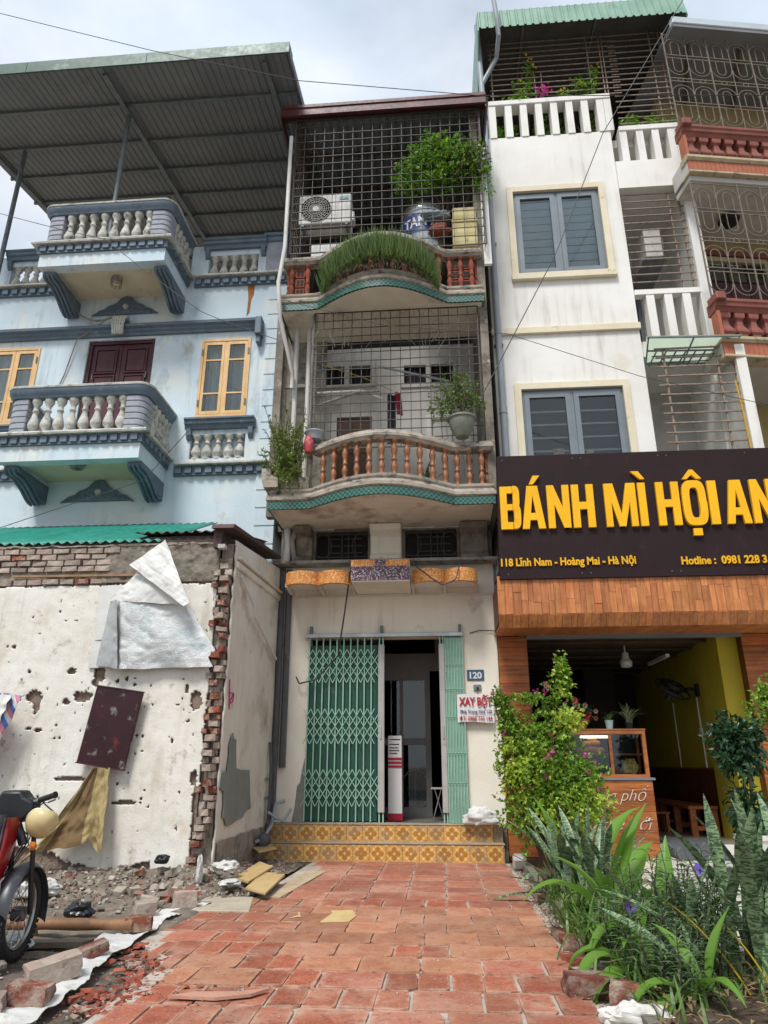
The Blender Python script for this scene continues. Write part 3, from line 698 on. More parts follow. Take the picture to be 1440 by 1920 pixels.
for k, h in enumerate(h1[2:]):
    Dr = part_empty('balcony_door', mid, ((h[0] + h[1]) / 2, YB, h[2]))
    MB().wall(h[0], h[1], h[2], h[3], YB - .02, YB + .08, [(h[0] + .1, h[1] - .1, h[2] + .02, h[3] - .1)]).build('door_frame', M_white, Dr)
    m_ = M_brdoor if k == 0 else M_greywall
    bx('door_leaf', m_, Dr, h[0] + .1, h[1] - .1, YB + .03, YB + .06, h[2] + .02, h[3] - .1)
    for z0, z1 in ((5.3, 5.9), (6.0, 6.7), (6.8, 7.4)): 
        for a, b in ((h[0] + .15, (h[0] + h[1]) / 2 - .03), ((h[0] + h[1]) / 2 + .03, h[1] - .15)): bx('door_panel', m_, Dr, a, b, YB + .012, YB + .03, z0, min(z1, h[3] - .14), .012)
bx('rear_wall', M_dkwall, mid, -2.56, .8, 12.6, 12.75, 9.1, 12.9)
# balcony plan
def yb(x):
    if -1.92 < x < .28: return 9.78 - .53 * math.sin(math.pi * (x + 1.92) / 2.2) ** 1.0
    return 9.78
XL, XR = -2.56, .87
PATH = [(XL, W), (XL, 9.78)] + [(-2.3, 9.78)] + [(-1.98 + i * .0775, yb(-1.98 + i * .0775)) for i in range(31)] + [(.6, 9.78), (XR, 9.78), (XR, W)]
def slabpoly(off): return [(max(XL + off, min(XR - off, x)), y + (off if y < W else 0)) for x, y in PATH]
for lev, z in enumerate((4.88, 8.46)):
    B = part_empty('balcony', mid, (-.85, 10.2, z))
    MB().prism(slabpoly(.004), 'z', z + .004, z + .2).build('slab', M_soffit, B)
    MB().sweep([(-.03, 0), (.006, 0), (.006, .125), (-.03, .125)], PATH, z).build('tile_band', M_gtile, B)
    MB().sweep([(-.25, 0), (.0, 0), (.03, .02), (.03, .07), (.0, .09), (-.02, .13), (.0, .16), (.0, .2), (-.25, .2)], PATH, z + .127).build('moulding', M_stonemould, B)
    rp = PATH if lev else [q for q in PATH if q[0] > -1.95]
    zr = z + .9 if lev == 0 else z + .98
    MB().sweep([(-.16, 0), (-.02, 0), (0, .03), (.02, .05), (.02, .09), (0, .11), (-.01, .15), (-.16, .15)], [(x, y + .04) for x, y in rp], zr).build('rail', M_stonemould, B)
    z0 = z + .327
    tprof = [(.052, 0), (.052, .05), (.036, .07), (.03, .1), (.048, .2), (.05, .27), (.034, .36), (.03, .4), (.044, .43), (.044, .46), (.03, .49), (.034, .6), (.05, .7), (.048, .78), (.03, .88), (.036, .92), (.052, .94), (.052, 1)]
    if lev == 0: me_tb = MB().lathe(tprof, 10).mesh('baluster', M_terra, 40, False)[0]; me_tb2 = MB().lathe(tprof, 10).mesh('baluster', M_terra2, 40, False)[0]
    for i in range(14):
        x = -1.72 + i * (2.42 / 13)
        if lev and -1.75 < x < .2: pass
        place('baluster', me_tb2 if lev else me_tb, B, (x, yb(x) + .1, z0), (0, 0, 0), (1, 1, zr - z0))
    if lev:
        for x in (-2.4, -2.12): place('baluster', me_tb2, B, (x, yb(x) + .1, z0), (0, 0, 0), (1, 1, zr - z0))
        mb = MB()                               # perforated blocks between the balusters at the ends
        for xa, xb in ((-2.34, -2.18), (.36, .5), (.55, .68)):
            for j in range(3):
                za = z0 + .03 + j * .2
                jbox('perforated_block', M_terra2, B, xa, xb, 9.9, 10.0, za, za + .17)
                for qx in (.3, .7):
                    for qz in (.3, .7): jbox('dark_hole_plug', M_dark, B, xa + (xb - xa) * qx - .025, xa + (xb - xa) * qx + .025, 9.894, 9.93, za + .17 * qz - .025, za + .17 * qz + .025)  # dark plugs stand in for the shade inside the holes
    for s in (XR - .09, XL + .09):
        if lev == 0 and s < 0: continue
        for k in range(4): place('baluster', me_tb2 if lev else me_tb, B, (s, 10.0 + k * .2, z0), (0, 0, 0), (1, 1, zr - z0))
# old planter ledge at the left end of the first floor balcony
B = part_empty('planter_ledge', mid, (-2.3, 9.8, 5.2))
MB().prism([(-2.66, 5.52), (-2.6, 5.52), (-2.52, 5.4), (-2.4, 5.36), (-2.4, 5.21), (-2.62, 5.21), (-2.66, 5.35)], 'y', 9.68, 10.4).build('ledge', M_stonemould, B)
bx('trough', M_stonemould, B, -2.4, -1.95, 9.8, 10.2, 5.21, 5.42, .02)
# wire cages
def cage(name, x0, x1, z0, z1, y, nx, nz, parent, r=.0085, m=M_wire, wob=.006):
    mb = MB(); rn = random.Random(nx * 31 + nz)
    for i in range(nx + 1):
        x = x0 + (x1 - x0) * i / nx
        mb.tube([(x + rn.uniform(-wob, wob), y, z0 + (z1 - z0) * t / 6) for t in range(7)], r if 0 < i < nx else r * 2, 4)
    for j in range(nz + 1):
        z = z0 + (z1 - z0) * j / nz
        mb.tube([(x0 + (x1 - x0) * t / 6, y - .01, z + rn.uniform(-wob, wob)) for t in range(7)], r if 0 < j < nz else r * 1.6, 4)
    return mb.build(name, m, parent)
def cage_side(name, x, y0, y1, z0, z1, ny, nz, parent, r=.007, m=M_rust):
    mb = MB()
    for i in range(ny + 1): y = y0 + (y1 - y0) * i / ny; mb.bar((x, y, z0), (x, y, z1), r)
    for j in range(nz + 1): z = z0 + (z1 - z0) * j / nz; mb.bar((x, y0, z), (x, y1, z), r)
    return mb.build(name, m, parent)
cage('wire_grille', -1.98, .76, 5.92, 8.46, 9.92, 17, 16, mid)
for z_ in (): pass
cage('wire_grille', -2.44, .97, 9.6, 12.7, 9.76, 19, 17, mid)
cage_side('side_grille', -2.46, 9.78, 11.0, 9.6, 12.7, 7, 18, mid); cage_side('side_grille', .95, 9.78, 10.9, 9.6, 12.7, 6, 18, mid)
# posts and waste pipes at the left
for x, y, r, m_ in ((-2.36, 10.32, .04, M_greywall), (-2.14, 10.32, .038, M_greywall), (-1.98, 9.98, .045, M_concrete), (-2.57, 10.34, .05, M_concrete)):
    MB().tube([(x, y, 5.15), (x + .01, y, 6.8), (x, y, 8.5)], r, 8).build('riser_pipe', m_, mid, 40)
bx('tie_beam', M_concrete, mid, -2.6, -2.0, 10.3, 10.36, 7.28, 7.34)
bx('shaft_wall', M_concrete, mid, -2.55, -1.9, 10.75, 10.8, 5.2, 8.46)
MB().tube([(-2.5, 9.66, 12.2), (-2.5, 9.66, 9.7), (-2.56, 9.6, 8.9), (-2.5, 9.62, 8.2), (-2.38, 10.2, 7.5), (-2.38, 10.2, 7.2)], .035, 8).build('rain_pipe', M_greywall, mid, 50)
# roof
RM = part_empty('roof', mid, (-.8, 11, 12.9))
zr2 = lambda y: 12.78 + .05 * (y - 9.65)
mb = MB(); vs = []; xs = []; x = -2.66
while x < 1.06: xs += [x, x + .03, x + .05, x + .14]; x += .16
for q in xs: h = corr(q + 2.66 + 1e-4, .16, .03); vs += [(q, 9.66, zr2(9.66) + .07 + h), (q, 15, zr2(15) + .07 + h)]
mb.add(vs, [(2 * i, 2 * i + 2, 2 * i + 3, 2 * i + 1) for i in range(len(xs) - 1)])
o = mb.build('roof_sheet', M_greysheet, RM); so = o.modifiers.new('s', 'SOLIDIFY'); so.thickness = .005
for y in (9.85, 10.75, 11.7): bx('purlin', M_rust, RM, -2.6, 1.0, y - .03, y + .03, zr2(y), zr2(y) + .06)
for x in (-2.4, .85): MB().prism([(9.8, zr2(9.8) - .09), (13, zr2(13) - .09), (13, zr2(13) - .004), (9.8, zr2(9.8) - .004)], 'x', x - .03, x + .03).build('rafter', M_rust, RM)
MB().tube([(-2.3, 9.9, 12.6), (-1.2, 12.5, 11.7)], .03, 6).build('brace', M_rust, RM)
bx('fascia', M_fascia, RM, -2.70, 1.10, 9.6, 9.64, 12.67, 12.83)
bx('fascia_cap', M_fascia, RM, -2.70, 1.10, 9.58, 9.9, 12.831, 12.9)
for x in (-2.72, 1.085):
    MB().prism([(9.62, 12.59), (9.62, 12.82), (12, 12.93), (12, 12.73)], 'x', x, x + .02).build('side_fascia', M_fascia, RM)
bx('flashing', M_white, mid, .93, 1.06, 9.9, 9.96, 9.3, 11.9)
# ================================================================ white house
wh = thing('white_house', 'white rendered house with grey louvred windows above the sandwich shop', 'house', (2.9, W, 0))
hw = [(1.62, 3.25, 9.72, 11.66), (1.50, 3.22, 5.5, 7.33)]
MB().wall(1.08, 3.64, 3.12, 13.08, W, W + .2, hw).build('wall', M_white, wh)
bx('side_wall', M_white, wh, 1.08, 1.28, W + .2, 17, 0, 13.08)
bx('side_wall', M_white, wh, 3.46, 3.64, W + .2, 12.4, 4.0, 13.08)
bx('side_wall', M_white, wh, 4.86, 4.99, W + .23, 17, 4.0, 12.25)
bx('floor_slab', M_white, wh, 1.28, 4.86, W + .21, 17, 12.86, 13.05)
# balcony bay at the right
bay = part_empty('balcony_bay', wh, (4.25, W, 8))
M_baywall = mat('pale_grey_plaster', '#c4c1ba', '#b4b0a8', .9, 1.5, .2, 30, dirt=[('#8d8981', .6, .78, 2)])  # greyer plaster for the bay rear wall and the neighbouring slabs
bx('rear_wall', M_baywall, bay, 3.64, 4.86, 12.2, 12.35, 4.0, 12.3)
bx('bay_pier', M_white, bay, 4.80, 5.0, W - .02, W + .22, 8.12, 11.62)
bx('bay_slab', M_white, bay, 3.645, 5.0, W - .03, 12.2, 11.6, 12.26)
bx('bay_slab', M_white, bay, 3.645, 4.86, W + .1, 12.2, 7.95, 8.26)
bx('opening_sill', M_white, bay, 3.645, 4.8, W - .03, W + .12, 9.16, 9.26)
for i in range(4): jbox('baluster_fin', M_white, bay, 3.645 + i * .315 + .19, 3.645 + i * .315 + .33, W - .02, W + .2, 8.262, 9.158)
# upper parapets with square fins
for nm, x0, x1, z0, z1, n, yo in (('roof_parapet', 1.28, 3.72, 13.082, 14.06, 8, 0.), ('bay_parapet', 3.8, 5.0, 12.262, 13.16, 4, .0)):
    P = part_empty(nm, wh, ((x0 + x1) / 2, W, z0))
    bx('coping', M_white, P, x0, x1, W - .04, W + .24, z1 - .13, z1, .012)
    pit = (x1 - x0) / n
    for i in range(n): jbox('baluster_fin', M_white, P, x0 + i * pit + (.02 if i else 0), x0 + i * pit + pit * .45 + (.02 if i else 0), W - .02, W + .2, z0, z1 - .131)
    jbox('baluster_fin', M_white, P, x1 - .14, x1 - .002, W - .022, W + .2, z0, z1 - .131)
bx('string_band', M_trimyel, wh, 1.06, 3.66, W - .06, W, 8.44, 8.57, .008)
# windows
M_blind = mat('grey_blind_slat', '#b3babb', '#a6aeb0', .6, 4)
def lwin(h, full):
    x0, x1, z0, z1 = h
    Wn = part_empty('louvred_window', wh, ((x0 + x1) / 2, W, z0))
    MB().wall(x0 - .11, x1 + .11, z0 - .001, z1 + .11, W - .05, W - .002, [(x0 + .005, x1 - .005, z0, z1 - .005)]).build('surround', M_trimyel, Wn)
    if full: bx('sill', M_trimyel, Wn, x0 - .13, x1 + .13, W - .09, W - .002, z0 - .14, z0 - .002, .01)
    MB().wall(x0, x1, z0, z1, W + .02, W + .09, [(x0 + .05, (x0 + x1) / 2 - .025, z0 + .05, z1 - .05), ((x0 + x1) / 2 + .025, x1 - .05, z0 + .05, z1 - .05)]).build('window_frame', M_alu, Wn)
    xm = (x0 + x1) / 2
    for a, b in ((x0 + .052, xm - .028), (xm + .028, x1 - .052)):
        s = MB().wall(a, b, z0 + .052, z1 - .052, W + .005, W + .06, [(a + .085, b - .085, z0 + .15, z1 - .15)]).build('sash', M_alu, Wn, bevel=.006)
        jbox('pane', M_glass, s, a + .08, b - .08, W + .035, W + .041, z0 + .145, z1 - .145)
        n = int((z1 - z0 - .3) / (.165 if full else .22))
        for i in range(n):
            z = z0 + .2 + i * (z1 - z0 - .35) / n
            if full: jbox('blind_slat', M_blind, Wn, a + .06, b - .06, W + .1, W + .125, z, z + .135, (R(12), 0, 0))
            else: jbox('blind_slat', M_blind, Wn, a + .06, b - .06, W + .1, W + .112, z, z + .028)
        jbox('dark_backing', M_dark, Wn, a, b, W + .17, W + .18, z0 + .02, z1 - .02)  # dark sheet puts the room's shade behind the slat gaps
lwin(hw[0], True); lwin(hw[1], False)
# bits hung behind the lower window
bx('window_keepsake', mat('patterned_cloth', '#a0714d', '#c8b49a', .9, 14), wh, 1.98, 2.16, W + .085, W + .094, 6.08, 6.24)
bx('window_keepsake', mat('pale_paper', '#cfc89c', '#c0b98e', .9, 8), wh, 2.52, 2.64, W + .085, W + .094, 6.06, 6.2)
# balcony rear: dark door and air unit bracket wall
for z in (8.3, 4.3):
    Dw = part_empty('balcony_door', wh, (3.95, 12.2, z))
    bx('door_leaf', M_dark, Dw, 3.7, 4.12, 12.16, 12.195, z, z + 1.9)
    bx('door_frame', M_alu, Dw, 4.12, 4.2, 12.14, 12.198, z, z + 1.95)
# bar grilles of the bay
M_rustbar = mat('rusty_white_bar', '#8f8578', '#7a6656', .7, 14, dirt=[('#6b452f', .52, .66, 16)])
def hbars(nm, parent, x0, x1, z0, z1, y, n, posts, r=.011, m=M_rustbar):
    gr = part_empty(nm, parent, ((x0 + x1) / 2, y, z0))
    for i in range(n + 1):
        z = z0 + (z1 - z0) * i / n
        MB().bar((x0, y, z), (x1, y, z), r).build('bar', m, gr)
    for x in posts: MB().bar((x, y + .02, z0), (x, y + .02, z1), r * 1.2).build('post', m, gr)
    return gr
hbars('bar_grille', wh, 3.645, 4.8, 9.32, 11.5, W + .06, 13, (4.55, 4.74))
low = hbars('bar_grille', wh, 3.66, 4.92, 5.5, 7.72, 10.3, 13, (3.80, 4.64, 4.9), .013)
bx('cage_side_wall', M_white, wh, 4.9, 5.06, 10.22, W + .22, 5.0, 7.7)
bx('bay_floor', M_white, wh, 3.64, 4.9, 10.3, 12.2, 4.9, 5.1)
# glass canopy over the lower cage
Gc = part_empty('glass_canopy', wh, (4.3, 10.3, 7.9))
g = NG('frosted_canopy_glass'); tl_ = g.n('ShaderNodeBsdfTranslucent', {'Color': lin('#cfd8cd')}); tr_ = g.n('ShaderNodeBsdfTransparent', {'Color': lin('#d5ddd3')})
ms = g.n('ShaderNodeMixShader', {0: .35}); g.l(tl_.outputs[0], ms.inputs[1]); g.l(tr_.outputs[0], ms.inputs[2]); g.l(ms.outputs[0], g.o.inputs['Surface']); M_cglass = g.m
MB().add([(3.66, 10.79, 7.76), (4.9, 10.79, 7.72), (5.0, 10.1, 7.79), (3.5, 10.1, 7.84), (3.66, 10.79, 7.772), (4.9, 10.79, 7.732), (5.0, 10.1, 7.802), (3.5, 10.1, 7.852)], [(0, 1, 2, 3), (7, 6, 5, 4), (0, 4, 5, 1), (1, 5, 6, 2), (2, 6, 7, 3), (3, 7, 4, 0)]).build('glass_sheet', M_cglass, Gc)
for t in (0, .5, 1.0):
    MB().bar((3.66 - .15 * t, 10.78 - .68 * t, 7.74 + .08 * t), (4.88 + .11 * t, 10.78 - .68 * t, 7.70 + .07 * t), .013).build('frame_bar', M_steel, Gc)
for x in (3.66, 4.28, 4.9): MB().bar((x, 10.78, 7.735), (x - .13 + (x - 3.66) * .18, 10.1, 7.81), .012).build('frame_bar', M_steel, Gc)
for i in range(8): MB().bar((3.70 + i * .16, 10.32, 7.68), (3.70 + i * .16, 10.78, 7.68), .011).build('cage_bar', M_steel, Gc)
for y in (10.45, 10.65): MB().bar((3.66, y, 7.675), (4.9, y, 7.675), .009).build('cage_bar', M_steel, Gc)
# cage on the roof terrace
top = part_empty('terrace_grille', wh, (2.6, W, 14.1))
for i in range(12):
    z = 14.15 + i * .15
    MB().bar((1.35, W + .06, z), (4.0, W + .06, z), .01).build('bar', M_rustbar, top)
    MB().bar((3.85, W + .05, z - .85), (4.98, W + .05, z - .85), .01).build('bar', M_rustbar, top)
    MB().bar((4.96, W + .06, z - .85), (4.96, 12.4, z - .85), .008).build('bar', M_rustbar, top)
for i in range(5): z = 15.1 + i * .17; MB().bar((3.85, W + .05, z), (4.98, W + .05, z), .01).build('bar', M_rustbar, top)
for x, z0, z1 in ((1.4, 14.06, 15.95), (2.28, 14.06, 14.9), (2.42, 14.06, 14.9), (3.42, 14.06, 15.95), (3.68, 14.06, 15.95), (3.74, 14.06, 15.95), (4.72, 13.16, 15.9), (4.92, 13.16, 15.9)): MB().bar((x, W + .08, z0), (x, W + .08, z1), .013).build('post', M_rustbar, top)
# green roof with turned-down front sheet
RW = part_empty('roof', wh, (3.2, 11.5, 15.8))
M_greensheet = mat('pale_green_sheet', '#7fa08d', '#6f927f', .5, 2, dirt=[('#5d6f64', .6, .8, 3)], streak=('#4e5a51', .5))
def corr_sheet(nm, x0, x1, pitch, fn, m, parent, h=.025):
    xs = []; x = x0
    while x < x1 - .01: xs += [x, x + pitch * .18, x + pitch * .3, x + pitch * .88]; x += pitch
    mb = MB(); rows = fn(); vs = []
    for q in xs:
        hh = corr(q - x0 + 1e-4, pitch, h)
        for (y, z, ny, nz_) in rows: vs.append((q, y + ny * hh, z + nz_ * hh))
    k = len(rows)
    mb.add(vs, [(i * k + j, (i + 1) * k + j, (i + 1) * k + j + 1, i * k + j + 1) for i in range(len(xs) - 1) for j in range(k - 1)])
    o = mb.build(nm, m, parent); so = o.modifiers.new('s', 'SOLIDIFY'); so.thickness = .005
    return o
corr_sheet('front_sheet', 1.14, 5.32, .155, lambda: [(10.28, 15.52, -1, .2), (10.40, 16.15, -1, .2)], M_greensheet, RW)
corr_sheet('roof_sheet', 1.14, 5.32, .155, lambda: [(10.40, 16.16, 0, 1), (17, 17.0, 0, 1)], M_greensheet, RW)
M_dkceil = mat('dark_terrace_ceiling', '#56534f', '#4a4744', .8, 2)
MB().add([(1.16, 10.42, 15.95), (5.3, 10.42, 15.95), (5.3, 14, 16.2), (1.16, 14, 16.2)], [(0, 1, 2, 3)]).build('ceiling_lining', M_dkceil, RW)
for x in (2.1, 3.6): MB().bar((x, 10.5, 15.92), (x, 14, 16.16), .02).build('ceiling_joint', M_steel, RW)
MB().prism([(10.3, 15.5), (10.42, 16.14), (14, 16.5), (14, 15.2), (12.4, 14.9)], 'x', 5.3, 5.33).build('side_sheet', M_greensheet, RW)
MB().prism([(10.3, 15.5), (10.42, 16.14), (14, 16.5), (14, 13), (12.5, 13)], 'x', 1.11, 1.14).build('side_sheet', M_greensheet, RW)
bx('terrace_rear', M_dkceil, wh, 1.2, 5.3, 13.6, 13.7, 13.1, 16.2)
# downpipe with a branch
Dp = part_empty('downpipe', wh, (1.17, W - .08, 3.7))
MB().tube([(1.17, W - .09, 3.9), (1.17, W - .09, 9.5), (1.175, W - .09, 13.4)], .058, 12).build('pipe', M_pvc, Dp, 40)
MB().tube([(1.175, W - .09, 13.4), (1.16, W - .09, 14.6), (1.14, W - .09, 16.2)], .058, 12).build('pipe', M_pvc, Dp, 40)
MB().tube([(1.16, W - .09, 14.45), (1.5, W - .12, 15.15), (1.53, W - .5, 15.3), (1.5, 10.2, 15.75), (1.46, 10.18, 16.3)], .048, 12).build('branch_pipe', M_pvc, Dp, 40)
for z in (6.9, 11.6, 13.4): MB().tube([(1.17, W - .09, z - .06), (1.17, W - .09, z + .06)], .068, 12).build('collar', M_pvc, Dp, 40)
for z in (8.2, 10.4, 12.6): bx('pipe_clip', M_steel, Dp, 1.09, 1.25, W - .1, W, z, z + .025)

# ================================================================ right house, turned a little away
rh = thing('red_balcony_house', 'house with brick red balusters and ornate iron grilles at the right edge', 'house', (4.97, 10.2, 0), R(9.4))
M_redpaint = mat('brick_red_paint', '#8a5145', '#79463b', .65, 4, .2, 50, dirt=[('#5c322a', .6, .78, 7)])
M_ortile = mat('orange_strip_tile', '#a86448', '#9a5940', .6, 6, .1, 50)
M_ochre = mat('ochre_wall', '#b5a377', '#a69468', .9, 2, .2, 30, dirt=[('#837552', .62, .8, 3)])
M_creamedge = mat('cream_edge', '#b9ab8b', '#a4967a', .85, 5, .3, 40, dirt=[('#5d564a', .55, .7, 8)])
sqp = [(.085, 0), (.085, .12), (.115, .2), (.11, .3), (.065, .5), (.055, .68), (.06, .74), (.095, .8), (.1, .86), (.1, 1)]
me_sq = MB().lathe([(r * 1.2, z) for r, z in sqp], 4, sq=True).mesh('baluster', M_redpaint, None, False)[0]
LEN = 4.2
def ornate(parent, z0, z1, y, pitch, panelw):
    mb = MB(); r = .008
    rows = 2; hh = (z1 - z0) / rows
    n = int(LEN / pitch)
    for i in range(n + 1):
        x = -.24 + i * pitch
        mb.bar((x, y, z0), (x, y, z1), r)
    for i in range(0, n + 1, 2): x = -.24 + i * pitch + .06 + .06; mb.bar((x - .12, y, z0), (x - .12, y, z1), r * 1.6)
    for k in range(rows):
        a = z0 + k * hh; b = a + hh; mz = (a + b) / 2
        for z in (mz - .04, mz + .04): mb.bar((-.24, y, z), (LEN - .2, y, z), r)
        for z in (a + .04, b - .04): mb.bar((-.24, y, z), (LEN - .2, y, z), r)
        for i in range(n):
            cx = -.24 + (i + .5) * pitch; q = pitch * .2; zt = b - .32; zb_ = a + .32
            up = [(cx - q, y, mz + .04), (cx - q, y, zt)] + [(cx - q * math.cos(t), y, zt + q * 1.2 * math.sin(t)) for t in [math.pi * j / 8 for j in range(1, 8)]] + [(cx + q, y, zt), (cx + q, y, mz + .04)]
            dn = [(cx - q, y, mz - .04), (cx - q, y, zb_)] + [(cx - q * math.cos(t), y, zb_ - q * 1.2 * math.sin(t)) for t in [math.pi * j / 8 for j in range(1, 8)]] + [(cx + q, y, zb_), (cx + q, y, mz - .04)]
            mb.tube(up, r, 4); mb.tube(dn, r, 4)
            q2 = pitch * .48
            mb.tube([(cx - q2 * math.cos(t), y, zt - .04 + q2 * 1.05 * math.sin(t)) for t in [math.pi * j / 10 for j in range(11)]], r, 4)
            mb.tube([(cx - q2 * math.cos(t), y, zb_ + .04 - q2 * 1.05 * math.sin(t)) for t in [math.pi * j / 10 for j in range(11)]], r, 4)
            if k: mb.tube([(cx + .055 * math.cos(t), y, a + .0 + .05 * math.sin(t)) for t in [math.pi * j / 6 for j in range(13)]], r, 4)
    return mb.build('ornate_grille', mat('brown_iron', '#7a7062', '#655b4f', .6, 10), parent)
for lev, zb in enumerate((3.6, 7.47, 11.33)):
    B = part_empty('balcony', rh, (1.5, 0, zb))
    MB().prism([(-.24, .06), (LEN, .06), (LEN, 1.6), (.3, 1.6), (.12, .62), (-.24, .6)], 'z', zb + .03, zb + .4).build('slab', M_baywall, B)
    n = int((LEN + .3) / .085)
    for i in range(n): jbox('strip_tile', M_ortile, B, -.24 + i * .085, -.24 + i * .085 + .08, .03, .06, zb + .035, zb + .265)
    bx('edge_mould', M_creamedge, B, -.25, LEN, -.0, .3, zb - .02, zb + .03, .01)
    MB().sweep([(-.2, 0), (.02, 0), (.06, .04), (.06, .09), (.0, .13), (-.2, .13)], [(-.26, .04), (LEN, .04)], zb + .27).build('edge_mould', M_creamedge, B)
    MB().sweep([(-.2, 0), (.0, 0), (.03, .06), (.06, .08), (.07, .13), (.09, .16), (.09, .21), (-.2, .21)], [(-.26, .06), (LEN, .06)], zb + .88).build('rail', M_redpaint, B)
    bx('rail_pier', M_redpaint, B, -.28, -.1, -.1, .2, zb + 1.02, zb + 1.18, .02)
    bx('rail_pier', M_ortile, B, -.25, -.19, .02, .2, zb + .401, zb + .869)
    for i in range(17): place('baluster', me_sq, B, (-.08 + i * .245, .14, zb + .401), (0, 0, 0), (1, 1, .468))
    if lev > 0: ornate(B, zb + 1.13, zb + (3.62 if lev == 2 else 3.7), .1, .44, .9)
bx('wall', M_ochre, rh, .33, LEN, 1.6, 1.85, 0, 15)
bx('party_wall', M_ochre, rh, LEN, LEN + .2, .0, 8, 0, 15)
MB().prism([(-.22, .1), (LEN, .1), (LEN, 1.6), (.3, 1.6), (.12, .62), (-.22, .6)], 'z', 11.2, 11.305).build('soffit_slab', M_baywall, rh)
# brown panelled door and frieze on the middle storey
Dm = part_empty('balcony_door', rh, (.6, 1.55, 7.9))
MB().wall(.32, 2.02, 7.9, 10.75, 1.5, 1.6, [(.36, 1.96, 7.9, 10.65)]).build('door_frame', M_creamedge, Dm)
for i in range(4):
    a = .36 + i * .4
    bx('door_leaf', M_maroonwood, Dm, a, a + .385, 1.53, 1.57, 7.9, 10.15)
    bx('transom_pane', M_glass, Dm, a + .02, a + .365, 1.53, 1.54, 10.2, 10.6)
    for z0, z1 in ((8.1, 8.75), (8.85, 9.3), (9.4, 10.0)): bx('door_panel', M_maroonwood, Dm, a + .06, a + .325, 1.515, 1.53, z0, z1, .01)
bx('transom_back', M_dark, Dm, .36, 1.95, 1.575, 1.595, 10.16, 10.64)
bx('frieze', M_redpaint, rh, .31, 2.3, 1.5, 1.6, 10.8, 10.92, .01)
MB().lathe([(.02, 0), (.16, -.02), (.2, -.09), (.16, -.16), (.03, -.19)][::-1], 16, (.95, .9, 11.19)).build('ceiling_lamp', M_dark, rh, 40)
bx('red_shelf', M_redpaint, rh, .2, .9, 1.2, 1.5, 5.9, 6.25); 
# roof
RR = part_empty('roof', rh, (1.5, 0, 15))
bx('roof_edge', mat('pale_blue_gutter', '#b9c3c6', '#a9b4b8', .5, 2), RR, -.1, LEN, -.12, .02, 14.98, 15.16, .015)
bx('roof_underside', M_greysheet, RR, -.1, LEN, .02, 3, 15.0, 15.05)
for x in (.3, 1.4, 2.6): MB().bar((x, .1, 14.94), (x + 1.4, 3, 14.94), .03).build('rafter', M_rust, RR)
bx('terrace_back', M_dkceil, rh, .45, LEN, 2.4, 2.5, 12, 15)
bx('gutter_soffit', M_greysheet, RR, -.1, LEN, -.1, .2, 14.9, 14.97)
# ================================================================ sandwich shop front (ground floor of the white house)
M_plank = mat('orange_brown_plank', '#bd7a48', '#a86636', .5, 5, .25, 30, rnd=.2, grain=('#7a4420', (1, 1, .07), 26, .7), dirt=[('#4a2a14', .67, .72, 11)])
M_plankh = mat('orange_brown_board', '#ab6634', '#98552a', .5, 5, .25, 30, rnd=.18, grain=('#59300f', (.07, 1, 1), 26, .75), dirt=[('#4a2a14', .66, .74, 9)])
M_darkplank = mat('dark_wainscot_plank', '#6b3a1f', '#572d17', .5, 4, .2, 30, rnd=.2, grain=('#351a0c', (1, 1, .06), 24, .7))
shop = thing('sandwich_shop', 'timber clad sandwich shop with yellow interior under the dark signboard', 'shop', (2.7, W, 0))
fa = part_empty('timber_fascia', shop, (2.9, 9.75, 3.4))
rn = random.Random(5)
x = .82
while x < 6.3:
    wd = rn.uniform(.07, .12); zs = 3.20 + rn.uniform(.12, .42)
    jbox('plank', M_plank, fa, x, x + wd - .004, 9.70 + rn.uniform(-.005, .003), 9.75, 3.205, zs)
    jbox('plank', M_plank, fa, x, x + wd - .004, 9.70 + rn.uniform(-.005, .003), 9.75, zs + .003, 3.75)
    x += wd
x = .82
while x < 6.3:                                  # turned-in lower lip and soffit boards
    wd = rn.uniform(.08, .13)
    place('plank', unitbox(M_plank), fa, (x + wd / 2, 9.755, 3.12), (R(33), 0, 0), (wd - .004, .02, .19))
    place('plank', unitbox(M_plank), fa, (x + wd / 2, 10.3, 3.075), (R(2.6), 0, 0), (wd - .004, 1.0, .02))
    x += wd
bx('fascia_core', M_darkplank, fa, .83, 6.3, 9.76, 10.78, 3.14, 3.7)
bx('lintel_rail', M_alu, shop, 1.3, 4.45, W - .06, W + .02, 3.03, 3.085)
def column(x0, x1, y0, y1, nm):
    c = part_empty(nm, shop, ((x0 + x1) / 2, (y0 + y1) / 2, 0))
    bx('column_core', M_darkplank, c, x0 + .01, x1 - .01, y0 + .012, y1, .0, 3.08)
    z = .05
    while z < 3.05:
        h = rn.uniform(.11, .15)
        jbox('board', M_plankh, c, x0, x1, y0 - .004 + rn.uniform(0, .006), y0 + .018, z, min(3.07, z + h - .004))
        jbox('board', M_plankh, c, x1 - .012, x1 + .004, y0 + .019, y1, z, min(3.07, z + h - .004))
        z += h
column(.87, 1.3, 10.78, 11.0, 'timber_column'); column(4.45, 5.2, 10.78, 11.0, 'timber_column')
